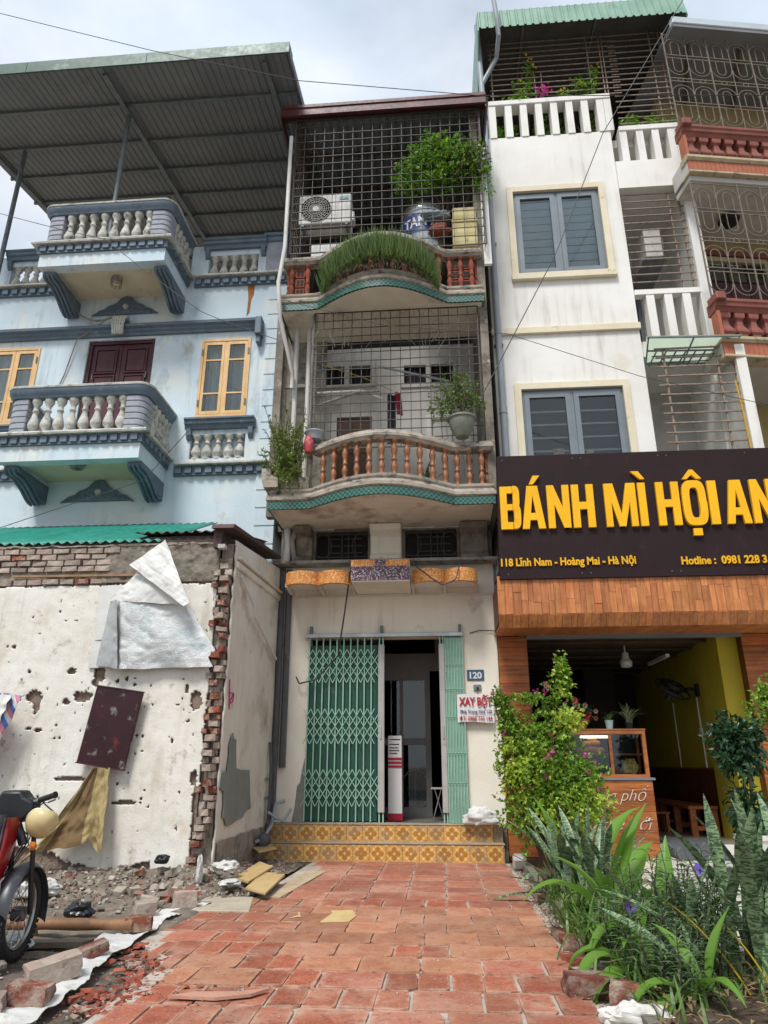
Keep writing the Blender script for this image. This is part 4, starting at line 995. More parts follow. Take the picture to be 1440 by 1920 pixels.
# interior
M_yellow = mat('yellow_paint', '#b5a42f', '#a89728', .7, 1, .05, 30, dirt=[('#8a7c22', .62, .8, 1.5)])
M_shopdark = mat('dark_shop_wall', '#3c3836', '#332f2d', .9, 2)
M_reed = mat('reed_ceiling', '#5a4836', '#47382a', .9, 3, .4, 30, grain=('#2c2119', (.1, 1, 1), 20, .7))
M_wtile = mat('white_floor_tile', '#d8d5cc', '#cfcbc0', .3, 2, rnd=.05, dirt=[('#a8a294', .6, .8, 3)])
M_gtilef = mat('grey_shop_floor', '#8a847a', '#7c766d', .35, 2)
bx('side_wall', M_yellow, shop, 4.22, 4.3, 11.9, 16.2, .1, 3.1)
MB().box(4.17, 4.48, 11.001, 11.9, .1, 3.1).build('yellow_pier', M_yellow, shop)
bx('side_wall', M_shopdark, shop, 1.285, 1.34, 11.0, 16.2, .1, 3.1)
bx('rear_wall', M_shopdark, shop, 1.34, 4.22, 16.1, 16.2, .1, 3.1)
bx('rear_pier', M_shopdark, shop, 2.9, 3.5, 14.9, 15.1, .1, 3.1)
bx('ceiling', M_reed, shop, 1.3, 4.45, 11.0, 16.2, 3.1, 3.14)
for i in range(6): MB().bar((1.34, 11.4 + i * .8, 3.07), (4.2, 11.4 + i * .8, 3.07), .02).build('ceiling_batten', M_reed, shop)
bx('shop_floor', M_gtilef, shop, 1.3, 4.45, 10.87, 16.2, -.03, .22)
for i in range(8): jbox('riser_tile', M_wtile, shop, 1.31 + i * .39, 1.31 + i * .39 + .385, 10.85, 10.868, .085, .218)
y = 11.92
while y < 16.0: jbox('wainscot_plank', M_darkplank, shop, 4.19, 4.222, y, y + .108, .22, 1.17); y += .112
bx('wainscot_cap', M_plankh, shop, 4.175, 4.222, 11.91, 16.1, 1.171, 1.2)
MB().tube([(4.2, 12.3, 2.3), (4.21, 12.3, 1.2)], .012, 6).build('cable_trunk', M_white, shop); MB().tube([(4.21, 13.6, 2.3), (4.215, 13.6, 1.2)], .01, 6).build('cable_trunk', M_white, shop)
MB().cbox((4.2, 11.95 + .35, 1.75), (.02, .1, .12)).build('wall_switch', M_white, shop)
MB().lathe([(.02, 2.72), (.09, 2.74), (.1, 2.82), (.055, 2.88), (.05, 2.96), (.015, 2.97), (.01, 3.08)], 14, (3.0, 11.8, 0)).build('pendant_lamp', M_balwhite, shop, 40)
MB().cbox((3.75, 12.6, 2.95), (.06, 1.1, .05)).build('tube_lamp', M_white, shop)

# signboard
sb = thing('shop_signboard', 'dark brown signboard reading BÁNH MÌ HỘI AN in yellow letters', 'sign', (3.2, 9.6, 3.75))
M_sign = mat('dark_brown_sign_panel', '#2a1b1c', '#261819', .6, 2, .05, 20, spec=.2, dirt=[('#342527', .58, .78, 3), ('#4a3f3f', .7, .75, 14)])
M_letter = mat('yellow_letter', '#f0b400', '#e8ab00', .4, 3)
M_letter2 = mat('yellow_small_letter', '#dfa800', '#d09a00', .5, 6)
ZB, ZT, YBt, YT = 3.69, 5.54, 9.66, 9.56
MB().add([(.855, YBt, ZB), (6.4, YBt, ZB), (6.4, YT, ZT), (.905, YT, ZT), (.855, YBt + .18, ZB), (6.4, YBt + .18, ZB), (6.4, YT + .18, ZT), (.905, YT + .18, ZT)],
         [(0, 1, 2, 3), (7, 6, 5, 4), (0, 4, 5, 1), (1, 5, 6, 2), (2, 6, 7, 3), (3, 7, 4, 0)]).build('panel', M_sign, sb, bevel=.006)
MB().box(.87, 6.3, 9.86, W, 3.9, 4.0).box(.95, 6.3, 9.86, W, 5.2, 5.28).build('sign_frame', M_steel, sb)
ys = lambda z: YBt + (YT - YBt) * (z - ZB) / (ZT - ZB)
def poly_letter(name, polys, x0, x1, z0, z1, h=0):
    mb = MB()
    for pl in polys:
        pts = [(x0 + (x1 - x0) * a, z0 + (z1 - z0) * b) for a, b in pl]
        mb.prism(pts, 'y', -.0006 * polys.index(pl), .045)
    mb.v = [(v[0], v[1] + ys(v[2]) - .049, v[2]) for v in mb.v]
    return mb.build(name, M_letter, sb)
def rect(a, b, c, d): return [(a, c), (b, c), (b, d), (a, d)]
def ring(x0, x1, z0, z1, t, tz, n=10, a0=0, a1=360):
    """thick elliptical-rect ring as quads list"""
    out = []; m = 28
    def P(k, ins):
        a = R(a0 + (a1 - a0) * k / m); ca, sa = math.cos(a), math.sin(a); e = .55
        cx, cz = (x0 + x1) / 2, (z0 + z1) / 2; rx, rz_ = (x1 - x0) / 2 - (t if ins else 0), (z1 - z0) / 2 - (tz if ins else 0)
        return (cx + rx * math.copysign(abs(ca) ** e, ca), cz + rz_ * math.copysign(abs(sa) ** e, sa))
    for k in range(m): out.append([P(k, 0), P(k + 1, 0), P(k + 1, 1), P(k, 1)])
    return out
s = .34
LT = {
 'B': [rect(0, s, 0, 1), rect(s, .62, .84, 1), rect(s, .62, .44, .58), rect(s, .6, 0, .16)] + ring(.3, .97, .46, 1, .33, .16, a0=-90, a1=90) + ring(.26, 1, 0, .56, .34, .16, a0=-90, a1=90),
 'A': [[(0, 0), (.3, 0), (.56, 1), (.27, 1)], [(.7, 0), (1, 0), (.73, 1), (.44, 1)], rect(.28, .72, .2, .36)],
 'N': [rect(0, .31, 0, 1), rect(.69, 1, 0, 1), [(.3, 1), (.31, .55), (.69, 0), (.7, .45)], [(0.05, 1), (.31, 1), (.95, 0), (.69, 0)]],
 'H': [rect(0, .33, 0, 1), rect(.67, 1, 0, 1), rect(.33, .67, .42, .59)],
 'M': [rect(0, .21, 0, 1), rect(.79, 1, 0, 1), [(.06, 1), (.29, 1), (.58, 0), (.40, 0)], [(.94, 1), (.71, 1), (.42, 0), (.60, 0)]],
 'I': [rect(0, 1, 0, 1)],
 'O': ring(0, 1, -.02, 1.02, .31, .17)}
z0, z1 = 4.405, 5.045
for ch, xa, xb in (('B', .915, 1.20), ('A', 1.215, 1.545), ('N', 1.585, 1.90), ('H', 1.935, 2.245), ('M', 2.395, 2.835), ('I', 2.87, 2.975), ('H', 3.12, 3.435), ('O', 3.47, 3.80), ('I', 3.835, 3.955), ('A', 4.05, 4.38), ('N', 4.415, 4.73)):
    poly_letter('letter', LT[ch], xa, xb, z0, z1)
poly_letter('accent', [[(1.34, 5.07), (1.40, 5.07), (1.50, 5.20), (1.40, 5.20)]], 0, 1, 0, 1)
poly_letter('accent', [[(2.92, 5.10), (2.98, 5.10), (2.90, 5.22), (2.79, 5.22)]], 0, 1, 0, 1)
poly_letter('accent', [[(3.50, 5.08), (3.57, 5.08), (3.64, 5.145), (3.635, 5.22), (3.61, 5.22)], [(3.77, 5.08), (3.70, 5.08), (3.635, 5.145), (3.635, 5.22), (3.66, 5.22)]], 0, 1, 0, 1)
poly_letter('accent', [rect(3.57, 3.69, 4.25, 4.35)], 0, 1, 0, 1)
for s_, xa, xb, zz in (('118 Lĩnh Nam - Hoàng Mai - Hà Nội', .885, 2.745, 3.875), ('Hotline :  0981 228 3', 3.36, 4.50, 3.85)):
    mb = text_mb(s_, .155, .02, 1, .0045)
    a = min(v[0] for v in mb.v); b = max(v[0] for v in mb.v); k = (xb - xa) / (b - a)
    mb.v = [((v[0] - a) * k + xa, v[1] + ys(zz) - .012, v[2] + zz) for v in mb.v]
    tag(mb.build('address_lettering' if xa < 1 else 'phone_lettering', M_letter2, sb), kind='stuff')

M_seam = mat('sign_seam', '#1a1011', None, .7)
for x in (2.06, 3.28, 4.5, 5.7):
    m_ = MB().box(x, x + .004, 0, .006, ZB + .01, ZT - .01); m_.v = [(v[0], v[1] + ys(v[2]) - .0025, v[2]) for v in m_.v]; m_.build('panel_seam', M_seam, sb)
for x in (.98, 2.0, 2.12, 3.22, 3.34, 4.44):
    for z in (3.76, 5.47): MB().lathe([(.008, 0), (.008, .006)], 8, (x, ys(z), z), m=Matrix.Rotation(R(90), 3, 'X')).build('screw', M_steel, sb)
# ================================================================ demolished front: ruined wall
YR = 8.2
ruin = thing('ruined_wall', 'pitted white plaster wall with exposed brick edge of a demolished room', 'wall', (-4.2, YR, 0))
M_plaster = mat('pitted_plaster', '#dcd9d0', '#cfcabd', .9, 1.1, .35, 35, dirt=[('#b9b09a', .55, .75, 1.7), ('#9b9381', .6, .74, 5), ('#8a7f6a', .66, .72, 16), ('#b9a06f', .64, .78, .9)], streak=('#9d9480', .8))
M_cement = mat('rough_cement', '#8a8175', '#756c61', .95, 5, 1., 22, dirt=[('#5a5248', .54, .7, 7), ('#a39a8c', .6, .72, 10)])
M_core = mat('brown_rough_core', '#8f7b6c', '#75655a', .95, 8, 1., 30, dirt=[('#5a4a40', .54, .68, 12), ('#9c8f82', .6, .72, 20)])
M_palebrick = mat('pale_brick', '#a08a7d', '#92847a', .95, 6, .8, 40, rnd=.2, dirt=[('#aa9e90', .46, .62, 8), ('#70605a', .6, .75, 12)])
bx('wall_core', M_core, ruin, -7.5, -2.75, YR + .045, YR + .25, -.03, 3.87)
holes = [(-4.83, 2.0, .12, .11), (-4.79, 1.9, .06, .14), (-4.24, 2.0, .13, .09), (-4.4, 2.3, .08, .05), (-4.07, 2.27, .1, .12), (-4.1, 2.16, .06, .06), (-4.72, 1.62, .07, .03), (-4.84, 1.64, .05, .025), (-4.26, 1.09, .22, .03), (-4.43, 1.94, .06, .05), (-4.95, 2.3, .03, .04), (-3.6, .84, .19, .03),
         (-3.62, 2.13, .04, .03), (-2.98, 2.08, .03, .06), (-2.93, 1.72, .025, .03), (-3.42, 2.12, .02, .025), (-3.38, 1.9, .02, .02), (-3.45, 1.55, .02, .02), (-3.52, 1.36, .022, .02), (-3.1, 1.5, .015, .05), (-4.5, 1.53, .02, .015), (-4.45, 1.535, .02, .015), (-5.2, 2.6, .03, .03), (-5.35, 1.5, .1, .05), (-3.72, 2.2, .03, .05), (-3.83, 2.17, .03, .03),
         (-2.86, 1.95, .09, .14), (-2.8, 1.1, .06, .1), (-3.3, .8, .02, .02), (-2.95, .95, .02, .02), (-4.6, .9, .02, .02), (-3.0, 2.85, .015, .02), (-4.62, 2.9, .015, .015), (-4.9, 2.75, .015, .015)]
holes = [(a, b, c_ * .8, d_ * .8) for a, b, c_, d_ in holes]
rn = random.Random(11)
for i in range(120): holes.append((rn.uniform(-5.6, -2.8), rn.uniform(.5, 3.2), rn.choice((.008, .01, .012, .018)), rn.choice((.008, .012, .016))))
cs = .0155
def plast(x, z):
    n1 = noise.noise((x * 9, z * 9, 1.3)) * .5 + noise.noise((x * 31, z * 31, 4.)) * .35
    if z > 3.345 + n1 * .03: return False
    if z < .2 + .15 * noise.noise((x * 2.1, 7.7, 0)) + n1 * .08 + max(0, (-3.7 - x)) * .16 - (.1 if x > -3.2 else 0): return False
    if x > -2.735 + n1 * .04 - (.06 if z < 1.0 else 0): return False
    for hx, hz, rx, rz_ in holes:
        if abs(x - hx) < rx * 1.7 and abs(z - hz) < rz_ * 1.7:
            if ((x - hx) / rx) ** 2 + ((z - hz) / rz_) ** 2 < 1 + n1 * 1.6: return False
    return True
mb = MB(); idx = {}
x0, x1, z0, z1 = -5.95, -2.66, 0.0, 3.4
nx, nz_ = int((x1 - x0) / cs), int((z1 - z0) / cs)
def pv(i, j):
    if (i, j) not in idx:
        x, z = x0 + i * cs, z0 + j * cs
        y = YR + .012 * noise.noise((x * 1.1, z * 1.3, 0)) + .004 * noise.noise((x * 12, z * 9, 3))
        idx[(i, j)] = len(mb.v); mb.v.append((x + .008 * noise.noise((x * 60, z * 60, 0)), y, z + .008 * noise.noise((x * 60, z * 60, 9))))
    return idx[(i, j)]
for i in range(nx):
    for j in range(nz_):
        if plast(x0 + (i + .5) * cs, z0 + (j + .5) * cs): mb.f.append((pv(i, j), pv(i + 1, j), pv(i + 1, j + 1), pv(i, j + 1)))
o = mb.build('plaster_skin', M_plaster, ruin, 60); so = o.modifiers.new('s', 'SOLIDIFY'); so.thickness = .034; so.offset = -1
bx('plaster_skin', M_plaster, ruin, -7.5, -5.94, YR, YR + .03, .1, 3.35)
# exposed courses along the top, then rough cement, and a thin timber lath
me_br = [None] * 4
for k in range(4):
    m = MB(); q = random.Random(k + 3); vs = []
    for zz in (-.5, .5):
        for a, b in ((-.5, -.5), (0, -.5), (.5, -.5), (.5, .5), (0, .5), (-.5, .5)): vs.append((a + q.uniform(-.03, .03), b + q.uniform(-.06, .06), zz + q.uniform(-.09, .09)))
    m.add(vs, [(0, 5, 4, 3, 2, 1), (6, 7, 8, 9, 10, 11)] + [(i, (i + 1) % 6, 6 + (i + 1) % 6, 6 + i) for i in range(6)])
    me_br[k] = [m.mesh('brick', mm, None, False)[0] for mm in (M_palebrick, M_brick)]
def brick(parent, c, size, rot=(0, 0, 0), red=0):
    return place('brick', random.choice(me_br)[red], parent, c, rot, size)
for row, zc in enumerate((3.40, 3.565, 3.645, 3.725, 3.80)):
    x = -6.0 + (row % 2) * .12
    while x < -4.2 + .1 * noise.noise((row * 3.3, 0, 0)) - (.12 if row == 0 else 0):
        L_ = rn.uniform(.18, .23)
        brick(ruin, (x + L_ / 2, YR + .035 + rn.uniform(-.012, .012), zc), (L_ - .016, .1, .06), (0, rn.uniform(-.03, .03), 0), 1 if rn.random() < .05 else 0); x += L_ + .008
def rough(u, v):
    x = -4.2 + u * 1.48; z = 3.38 + v * .5
    return (x, YR - .0 + .03 * noise.noise((x * 7, z * 7, 2)) + .015 * noise.noise((x * 20, z * 20, 5)), z + .03 * noise.noise((x * 4, 1, 1)) * (1 if v > .5 else .6))
MB().grid(rough, 70, 26).build('cement_render', M_cement, ruin, 60)
MB().grid(lambda u, v: (-7 + u * 2.85, YR + .035 + .02 * noise.noise((u * 60, v * 9, 2)), 3.36 + v * .52), 90, 20).build('mortar_bed', M_mortar, ruin, 60)
def coping(u, v):
    x = -7 + u * 4.35; a = v * math.pi
    return (x, YR + .12 - .13 * math.cos(a), 3.855 + .035 * math.sin(a) + .03 * noise.noise((x * 6, v * 3, 0)) + .015 * noise.noise((x * 20, v * 8, 0)))
MB().grid(coping, 120, 8).build('coping', M_cement, ruin, 60)
MB().cbox((-4.5, YR - .004, 3.475), (1.75, .03, .028), Matrix.Rotation(R(.4), 3, 'Y')).build('timber_lath', mat('old_lath', '#9a7a5c', '#7f6248', .8, 8), ruin)
# broken brick end of the party wall
side = thing('party_wall', 'cream plastered side wall with a jagged broken brick end', 'wall', (-2.6, 9.4, 0))
zc = .12; i = 0
while zc < 3.62:
    red = 1 if rn.random() < (.6 if i % 2 == 0 else .3) else 0
    yo = .05 * noise.noise((zc * 2.3, 5, 0)) + (max(0, 1.0 - zc) * .0)
    xs_ = -2.655 - .03 * noise.noise((zc * 1.7, 0, 0))
    step = max(0, .75 - zc) * .25
    for k in range(2 if i % 2 else 1):
        wd = (.085 if i % 2 else .14) * (.8 + .3 * noise.noise((zc * 5, 2, 2)))
        if rn.random() < .1: continue
        brick(side, (xs_ + rn.uniform(-.03, .03) - (.055 if i % 2 and k else -.02 if i % 2 == 0 else -.06) - step, YR + .02 + yo + rn.uniform(-.04, .03) + (.05 if i % 2 else 0), zc), (wd * rn.uniform(.85, 1.1), .12 + rn.uniform(0, .06), .064 * rn.uniform(.9, 1.1)), (rn.uniform(-.08, .08), rn.uniform(-.06, .06), rn.uniform(-.2, .2)), red)
    zc += .078; i += 1
MB().grid(lambda u, v: (-2.74 + u * .17 - max(0, .75 - v * 3.6) * .2, YR + .065 + .05 * noise.noise((u * 4, v * 40, 0)), v * 3.68), 8, 110).build('mortar_core', M_mortar, side, 60)
topz = lambda y: 3.9 + (y - 8.2) * .12
def sw(u, v):
    y = 8.27 + u * 2.53; z = v * topz(y); e = (1 - u) ** 14 * (.07 * noise.noise((z * 6, 0, 0)) + .05 * noise.noise((z * 17, 3, 0)))
    return (-2.552 + .006 * noise.noise((y * 2, z * 2, 0)), y + e, z)
M_sidewall = mat('stained_side_plaster', '#d9d4c8', '#cdc6b8', .9, 1.5, .3, 30, dirt=[('#a0937b', .54, .74, 1.4), ('#8b8272', .62, .76, 4)], streak=('#8c8270', .6))
o = MB().grid(sw, 60, 60).build('plaster_face', M_sidewall, side, 60); so = o.modifiers.new('s', 'SOLIDIFY'); so.thickness = .02; so.offset = 1
bx('wall_core', M_mortar, side, -2.72, -2.575, 8.3, 10.79, -.03, 3.88)
MB().prism([(8.3, 3.56), (10.79, 3.68), (10.79, 3.78), (8.3, 3.66)], 'x', -2.552, -2.5).build('string_mould', M_sidewall, side, bevel=.015)
MB().prism([(8.3, 3.675), (10.79, 3.795), (10.79, 3.83), (8.3, 3.71)], 'x', -2.552, -2.47).build('string_mould', M_sidewall, side, bevel=.012)
M_dado = mat('rough_grey_dado', '#9a9388', '#857d71', .95, 5, .9, 25, dirt=[('#5f574c', .52, .7, 5), ('#b7ae9f', .6, .72, 9)])
MB().grid(lambda u, v: (-2.51 + .018 * noise.noise((u * 9, v * 4, 0)), 8.3 + u * 2.2, -.02 + v * (.46 + .03 * noise.noise((u * 8, 0, 2)))), 40, 10).build('dado', M_dado, side, 60)
M_pink = mat('magenta_spray_paint', '#b8436e', None, .8)
MB().tube([(-2.522, 8.36, 2.2), (-2.522, 8.42, 1.86)], .009, 4).tube([(-2.522, 8.36, 2.05), (-2.522, 8.56, 2.06), (-2.522, 8.4, 1.92), (-2.522, 8.55, 1.96), (-2.522, 8.57, 2.05)], .009, 4).build('graffiti_mark', M_pink, side)
# sagging roof over the ruin
M_teal = mat('teal_sheet', '#2a8a7a', '#217565', .55, 3, dirt=[('#55756c', .6, .78, 3)])
M_dkroof = mat('rusted_dark_sheet', '#4a3b36', '#3a2f2c', .8, 5, .3, 30, dirt=[('#6b5347', .58, .74, 6)])
rr = thing('corrugated_lean_to', 'teal and rusted corrugated lean-to roof over the ruined wall', 'roof', (-4.2, 9.0, 4.1))
def wavy(nm, xa, xb, ya, za, yb_, zb, m):
    n = int((xb - xa) / .02)
    o = MB().grid(lambda u, v: (xa + u * (xb - xa), ya + v * (yb_ - ya), za + v * (zb - za) + .018 * math.sin(u * (xb - xa) * 2 * math.pi / .13) + .02 * noise.noise((u * 5, v * 2, 1))), n, 6).build(nm, m, rr, 60)
    so = o.modifiers.new('s', 'SOLIDIFY'); so.thickness = .004
wavy('teal_sheet', -7.2, -3.55, 8.36, 3.97, 10.5, 4.95, M_teal)
wavy('dark_sheet', -3.95, -2.72, 8.42, 4.10, 10.6, 4.62, M_dkroof)
MB().cbox((-4.8, 8.42, 3.95), (4.4, .05, .06)).build('roof_batten', M_dkroof, rr)
MB().cbox((-3.3, 8.5, 4.03), (1.2, .05, .05)).build('roof_batten', M_dkroof, rr)
MB().prism([(7.98, 3.99), (8.02, 4.05), (10.6, 4.38), (10.6, 4.34)], 'x', -2.78, -2.5).build('verge_sheet', mat('dark_maroon_sheet', '#54403c', '#463532', .7, 4, dirt=[('#6f5a52', .58, .75, 5)]), rr)
MB().cbox((-2.72, 8.12, 3.92), (.1, .1, .3)).build('roof_post', M_dkroof, rr); MB().cbox((-2.66, 8.1, 3.78), (.09, .09, .05)).build('post_block', M_balwhite, rr)
# ---- foil insulation sheet
M_foil = mat('foil_bubble_sheet', '#c9cccb', '#d8dad8', .38, 5, .8, 60, metal=.2, dirt=[('#9fb3b3', .55, .7, 1.5)])
M_foilback = mat('white_foam_back', '#d4d3ce', '#c4c4c0', .6, 4, .3, 40)
fs = thing('foil_insulation_sheet', 'crumpled silver foil insulation sheet peeling off the ruined wall', 'insulation', (-3.4, 8.1, 2.3))
def crease(x, z, a=.03): return a * noise.noise((x * 2.6, z * 2.6, 0)) + a * 1.1 * abs(noise.noise((x * 4.5 + z * 2, z * 4 - x, 2))) + a * .55 * abs(noise.noise((x * 13 - z * 5, z * 11, 4)))
def sheet(nm, tl, tr, br, bl, m, bulge=.03, n=40, th=.004):
    tl, tr, br, bl = [Vector(q) for q in (tl, tr, br, bl)]
    def fn(u, v):
        p = (tl * (1 - u) + tr * u) * (1 - v) + (bl * (1 - u) + br * u) * v
        return (p.x, p.y - crease(p.x, p.z, bulge) - bulge * math.sin(math.pi * u) * math.sin(math.pi * v), p.z + .012 * noise.noise((p.x * 5, p.z * 5, 1)))
    return MB().grid(fn, n, n, th, (0, 1, 0)).build(nm, m, fs, 60)
sheet('foil_panel', (-3.86, 8.06, 3.11), (-3.06, 8.04, 3.04), (-2.66, 8.12, 2.32), (-3.78, 8.1, 2.30), M_foil, .035)
sheet('side_fold', (-4.01, 8.12, 3.13), (-3.86, 7.97, 3.1), (-3.78, 8.05, 2.295), (-4.09, 8.13, 2.36), mat('grey_foil_inside', '#a3a5a5', '#b4b6b6', .5, 4, .3, 40, metal=.3), .02)
sheet('upper_fold', (-3.72, 8.1, 3.46), (-3.2, 7.98, 3.3), (-3.04, 7.96, 3.03), (-4.02, 8.08, 3.12), M_foilback, .03)
g = NG('lined_white_sheet'); p = g.pos(); sxx = g.n('ShaderNodeSeparateXYZ', {0: p})
ln = g.math('FRACT', g.math('MULTIPLY', g.math('ADD', sxx.outputs[2], g.math('MULTIPLY', sxx.outputs[0], .65)), 17.))
c = g.mix(g.math('MULTIPLY', g.math('LESS_THAN', ln, .1), .6), lin('#d0cfca'), lin('#8f8f90')); c = g.mix(g.ramp(g.noise(p, 7, 6), .55, .7), c, lin('#b3b1aa'))
g.l(c, g.b.inputs['Base Color']); g.b.inputs['Roughness'].default_value = .55
sheet('top_flap', (-3.78, 8.0, 3.55), (-3.36, 8.02, 3.86), (-2.94, 7.9, 3.04), (-2.99, 7.86, 2.99), g.m, .025)
sheet('loose_corner', (-3.08, 8.07, 3.02), (-3.02, 8.1, 3.04), (-2.655, 8.13, 2.52), (-2.75, 8.1, 2.4), M_foil, .02)
bp = thing('white_wall_panel', 'flat white panel left on the wall behind the foil sheet', 'panel', (-3.95, 8.17, 2.4))
MB().box(-4.16, -3.7, 8.15, 8.175, 2.66, 3.33).build('panel', M_foilback, bp); MB().box(-4.2, -3.7, 8.16, 8.178, 2.33, 2.655).build('panel', M_foilback, bp)
# ---- maroon board, blanket, striped bag
bd = thing('maroon_board', 'scuffed dark maroon board hung askew on the ruined wall', 'board', (-3.8, 8.1, 1.2))
M_board = mat('maroon_lacquer', '#34131a', '#290e12', .24, 3, .08, 30, dirt=[('#7a2a20', .56, .7, 3.2), ('#96908c', .58, .72, 5), ('#241012', .58, .7, 4)])
rot = Matrix.Rotation(R(8.3), 3, 'Y')
MB().cbox((-3.80, 8.105, 1.65), (.575, .035, .86), rot).build('board', M_board, bd, bevel=.008)
MB().cbox(Vector((-3.80, 8.1, 1.65)) + rot @ Vector((0, 0, .43)), (.58, .05, .012), rot).build('board_edge', M_maroonwood, bd)
MB().cbox(Vector((-3.80, 8.1, 1.65)) + rot @ Vector((0, 0, -.43)), (.58, .05, .012), rot).build('board_edge', M_maroonwood, bd)
bl = thing('gold_blanket', 'brown and gold blanket hanging below the maroon board', 'blanket', (-3.9, 8.05, .3))
M_gold = mat('gold_fleece', '#a8976b', '#94825a', .95, 6, .5, 90, dirt=[('#7d6536', .56, .72, 7)])
M_brownf = mat('brown_fleece', '#765f40', '#675134', .95, 6, .5, 90, dirt=[('#b3966a', .66, .72, 9)])
def blk(u0, u1):
    def fn(a, v):
        u = u0 + (u1 - u0) * a
        if u < .7:
            top = Vector((-3.93 + u * .1, 8.1, 1.21)); t = u / .7
            bot = Vector((-4.55 + .72 * t ** 1.2, 7.98, .22 + .28 * t + .04 * math.sin(t * 5)))
        else:
            t = (u - .7) / .3
            top = Vector((-3.86 + t * .13, 8.1, 1.21)); bot = Vector((-3.83 + .19 * t, 7.99, .50 - .14 * math.sin(t * 2.4)))
        p = top.lerp(bot, v); sag = -.14 * (1 - u) * math.sin(v * math.pi)
        return (p.x + sag * .35, p.y - .03 - .05 * math.sin(u * 14) * v - .05 * noise.noise((u * 5, v * 4, 0)) - .025 * noise.noise((u * 14, v * 10, 5)), p.z + sag + .012 * noise.noise((u * 8, v * 8, 3)))
    return fn
for nm, a, b, m_ in (('gold_hem', 0, .26, M_gold), ('brown_stripe', .26, .66, M_brownf), ('gold_field', .66, 1, M_gold)):
    MB().grid(blk(a, b), 24, 44, .008, (0, 1, 0)).build(nm, m_, bl, 60)
g = NG('striped_plastic'); p = g.pos(); sxx = g.n('ShaderNodeSeparateXYZ', {0: p})
ph = g.math('FRACT', g.math('MULTIPLY', g.math('ADD', g.math('MULTIPLY', sxx.outputs[2], .5), sxx.outputs[0]), 7.))
c = g.mix(g.math('LESS_THAN', ph, .33), lin('#cfd0d2'), lin('#4d6fae')); c = g.mix(g.math('GREATER_THAN', ph, .66), c, lin('#c87f8e'))
g.l(c, g.b.inputs['Base Color']); g.b.inputs['Roughness'].default_value = .5
sg = thing('striped_plastic_sack', 'white, blue and pink striped plastic sack hung at the left edge', 'sack', (-5.0, 7.9, 1.2))
MB().grid(lambda u, v: (-5.6 + u * .78 - .3 * v * u, 7.95 - .05 * math.sin(u * 9) - .04 * noise.noise((u * 5, v * 5, 0)), 1.98 - v * .85 + .05 * math.sin(u * 3)), 30, 30, .006, (0, 1, 0)).build('striped_side', g.m, sg, 60)
MB().grid(lambda u, v: (-5.5 + u * .6 - .1 * v, 7.88 - .05 * math.sin(u * 7) - .03 * noise.noise((u * 6, v * 5, 4)), 2.0 - v * .33), 24, 18, .006, (0, 1, 0)).build('white_top', M_foilback, sg, 60)
# ---- grey membrane, white strip and pipes on the side wall
tp = thing('grey_membrane_patch', 'torn grey membrane patch hanging on the side wall', 'membrane', (-2.5, 8.8, .6))
M_memb = mat('grey_membrane', '#7f8580', '#747a76', .7, 3, .3, 25, dirt=[('#8f938d', .58, .74, 3)])
pl0 = [(8.6, 1.6), (8.66, 1.52), (8.74, 1.54), (8.78, 1.38), (8.82, 1.2), (9.46, 1.17), (9.5, 1.0), (9.55, .86), (9.63, .72), (9.4, .69), (9.2, .62), (8.9, .6), (8.6, .57), (8.5, .66), (8.41, .68), (8.44, .8), (8.4, .95), (8.2, 1.0), (8.22, 1.17), (8.48, 1.17), (8.52, 1.35), (8.5, 1.45)]
pl = []
for k_, (a_, b_) in enumerate(pl0):
    a2, b2_ = pl0[(k_ + 1) % len(pl0)]
    for t_ in (0, .33, .66): pl.append((a_ + (a2 - a_) * t_ + .02 * noise.noise((k_ * 3.1 + t_ * 5, 1, 0)), b_ + (b2_ - b_) * t_ + .02 * noise.noise((k_ * 2.7 + t_ * 5, 7, 0))))
MB().prism(pl, 'x', -2.515, -2.5).build('membrane', M_memb, tp)
st = thing('white_plastic_strip', 'long bent white plastic strip hanging across the side wall', 'strip', (-2.48, 9.5, 2.7))
MB().tube([(-2.5, 8.47, 3.5), (-2.45, 8.9, 3.25), (-2.45, 9.03, 3.1), (-2.46, 9.8, 2.9), (-2.48, 10.5, 2.74)], .021, 4).build('strip', M_foilback, st)
pp = thing('corner_pipes', 'dark grey waste pipes standing in the corner beside the folding gate', 'pipes', (-2.42, 10.7, .2))
M_dkpipe = mat('dark_grey_pipe', '#55575a', '#48494c', .5, 5, dirt=[('#9a9890', .64, .74, 6, (1, 1, .3))])
MB().tube([(-2.47, 10.72, .5), (-2.49, 10.72, 4.2)], .045, 8).build('riser_pipe', M_dkpipe, pp, 40); MB().tube([(-2.36, 10.73, 1.2), (-2.38, 10.73, 4.18)], .05, 8).build('riser_pipe', M_dkpipe, pp, 40)
MB().tube([(-2.47, 10.5, .35), (-2.47, 10.5, 1.2), (-2.5, 10.5, 1.55)], .022, 6).build('water_pipe', M_dkpipe, pp, 40)
MB().tube([(-2.3, 10.72, .75), (-2.4, 10.6, .72), (-2.42, 10.5, .45), (-2.46, 10.2, .3), (-2.47, 9.9, .3)], .024, 6).build('drain_elbow', M_pvc, pp, 50)
MB().tube([(-2.47, 10.45, .62), (-2.35, 10.44, .55), (-2.25, 10.46, .5), (-2.15, 10.5, .66)], .02, 6).build('drain_elbow', M_pvc, pp, 50)
MB().lathe([(.06, 0), (.075, .02), (.075, .2), (.05, .22)], 12, (-2.42, 10.2, .3), m=Matrix.Rotation(R(90), 3, 'X')).build('pipe_socket', M_dkpipe, pp, 40)
MB().cbox((-2.5, 10.5, 1.05), (.03, .2, .03)).cbox((-2.5, 10.5, .8), (.03, .16, .03)).build('pipe_clamp', M_steel, pp)
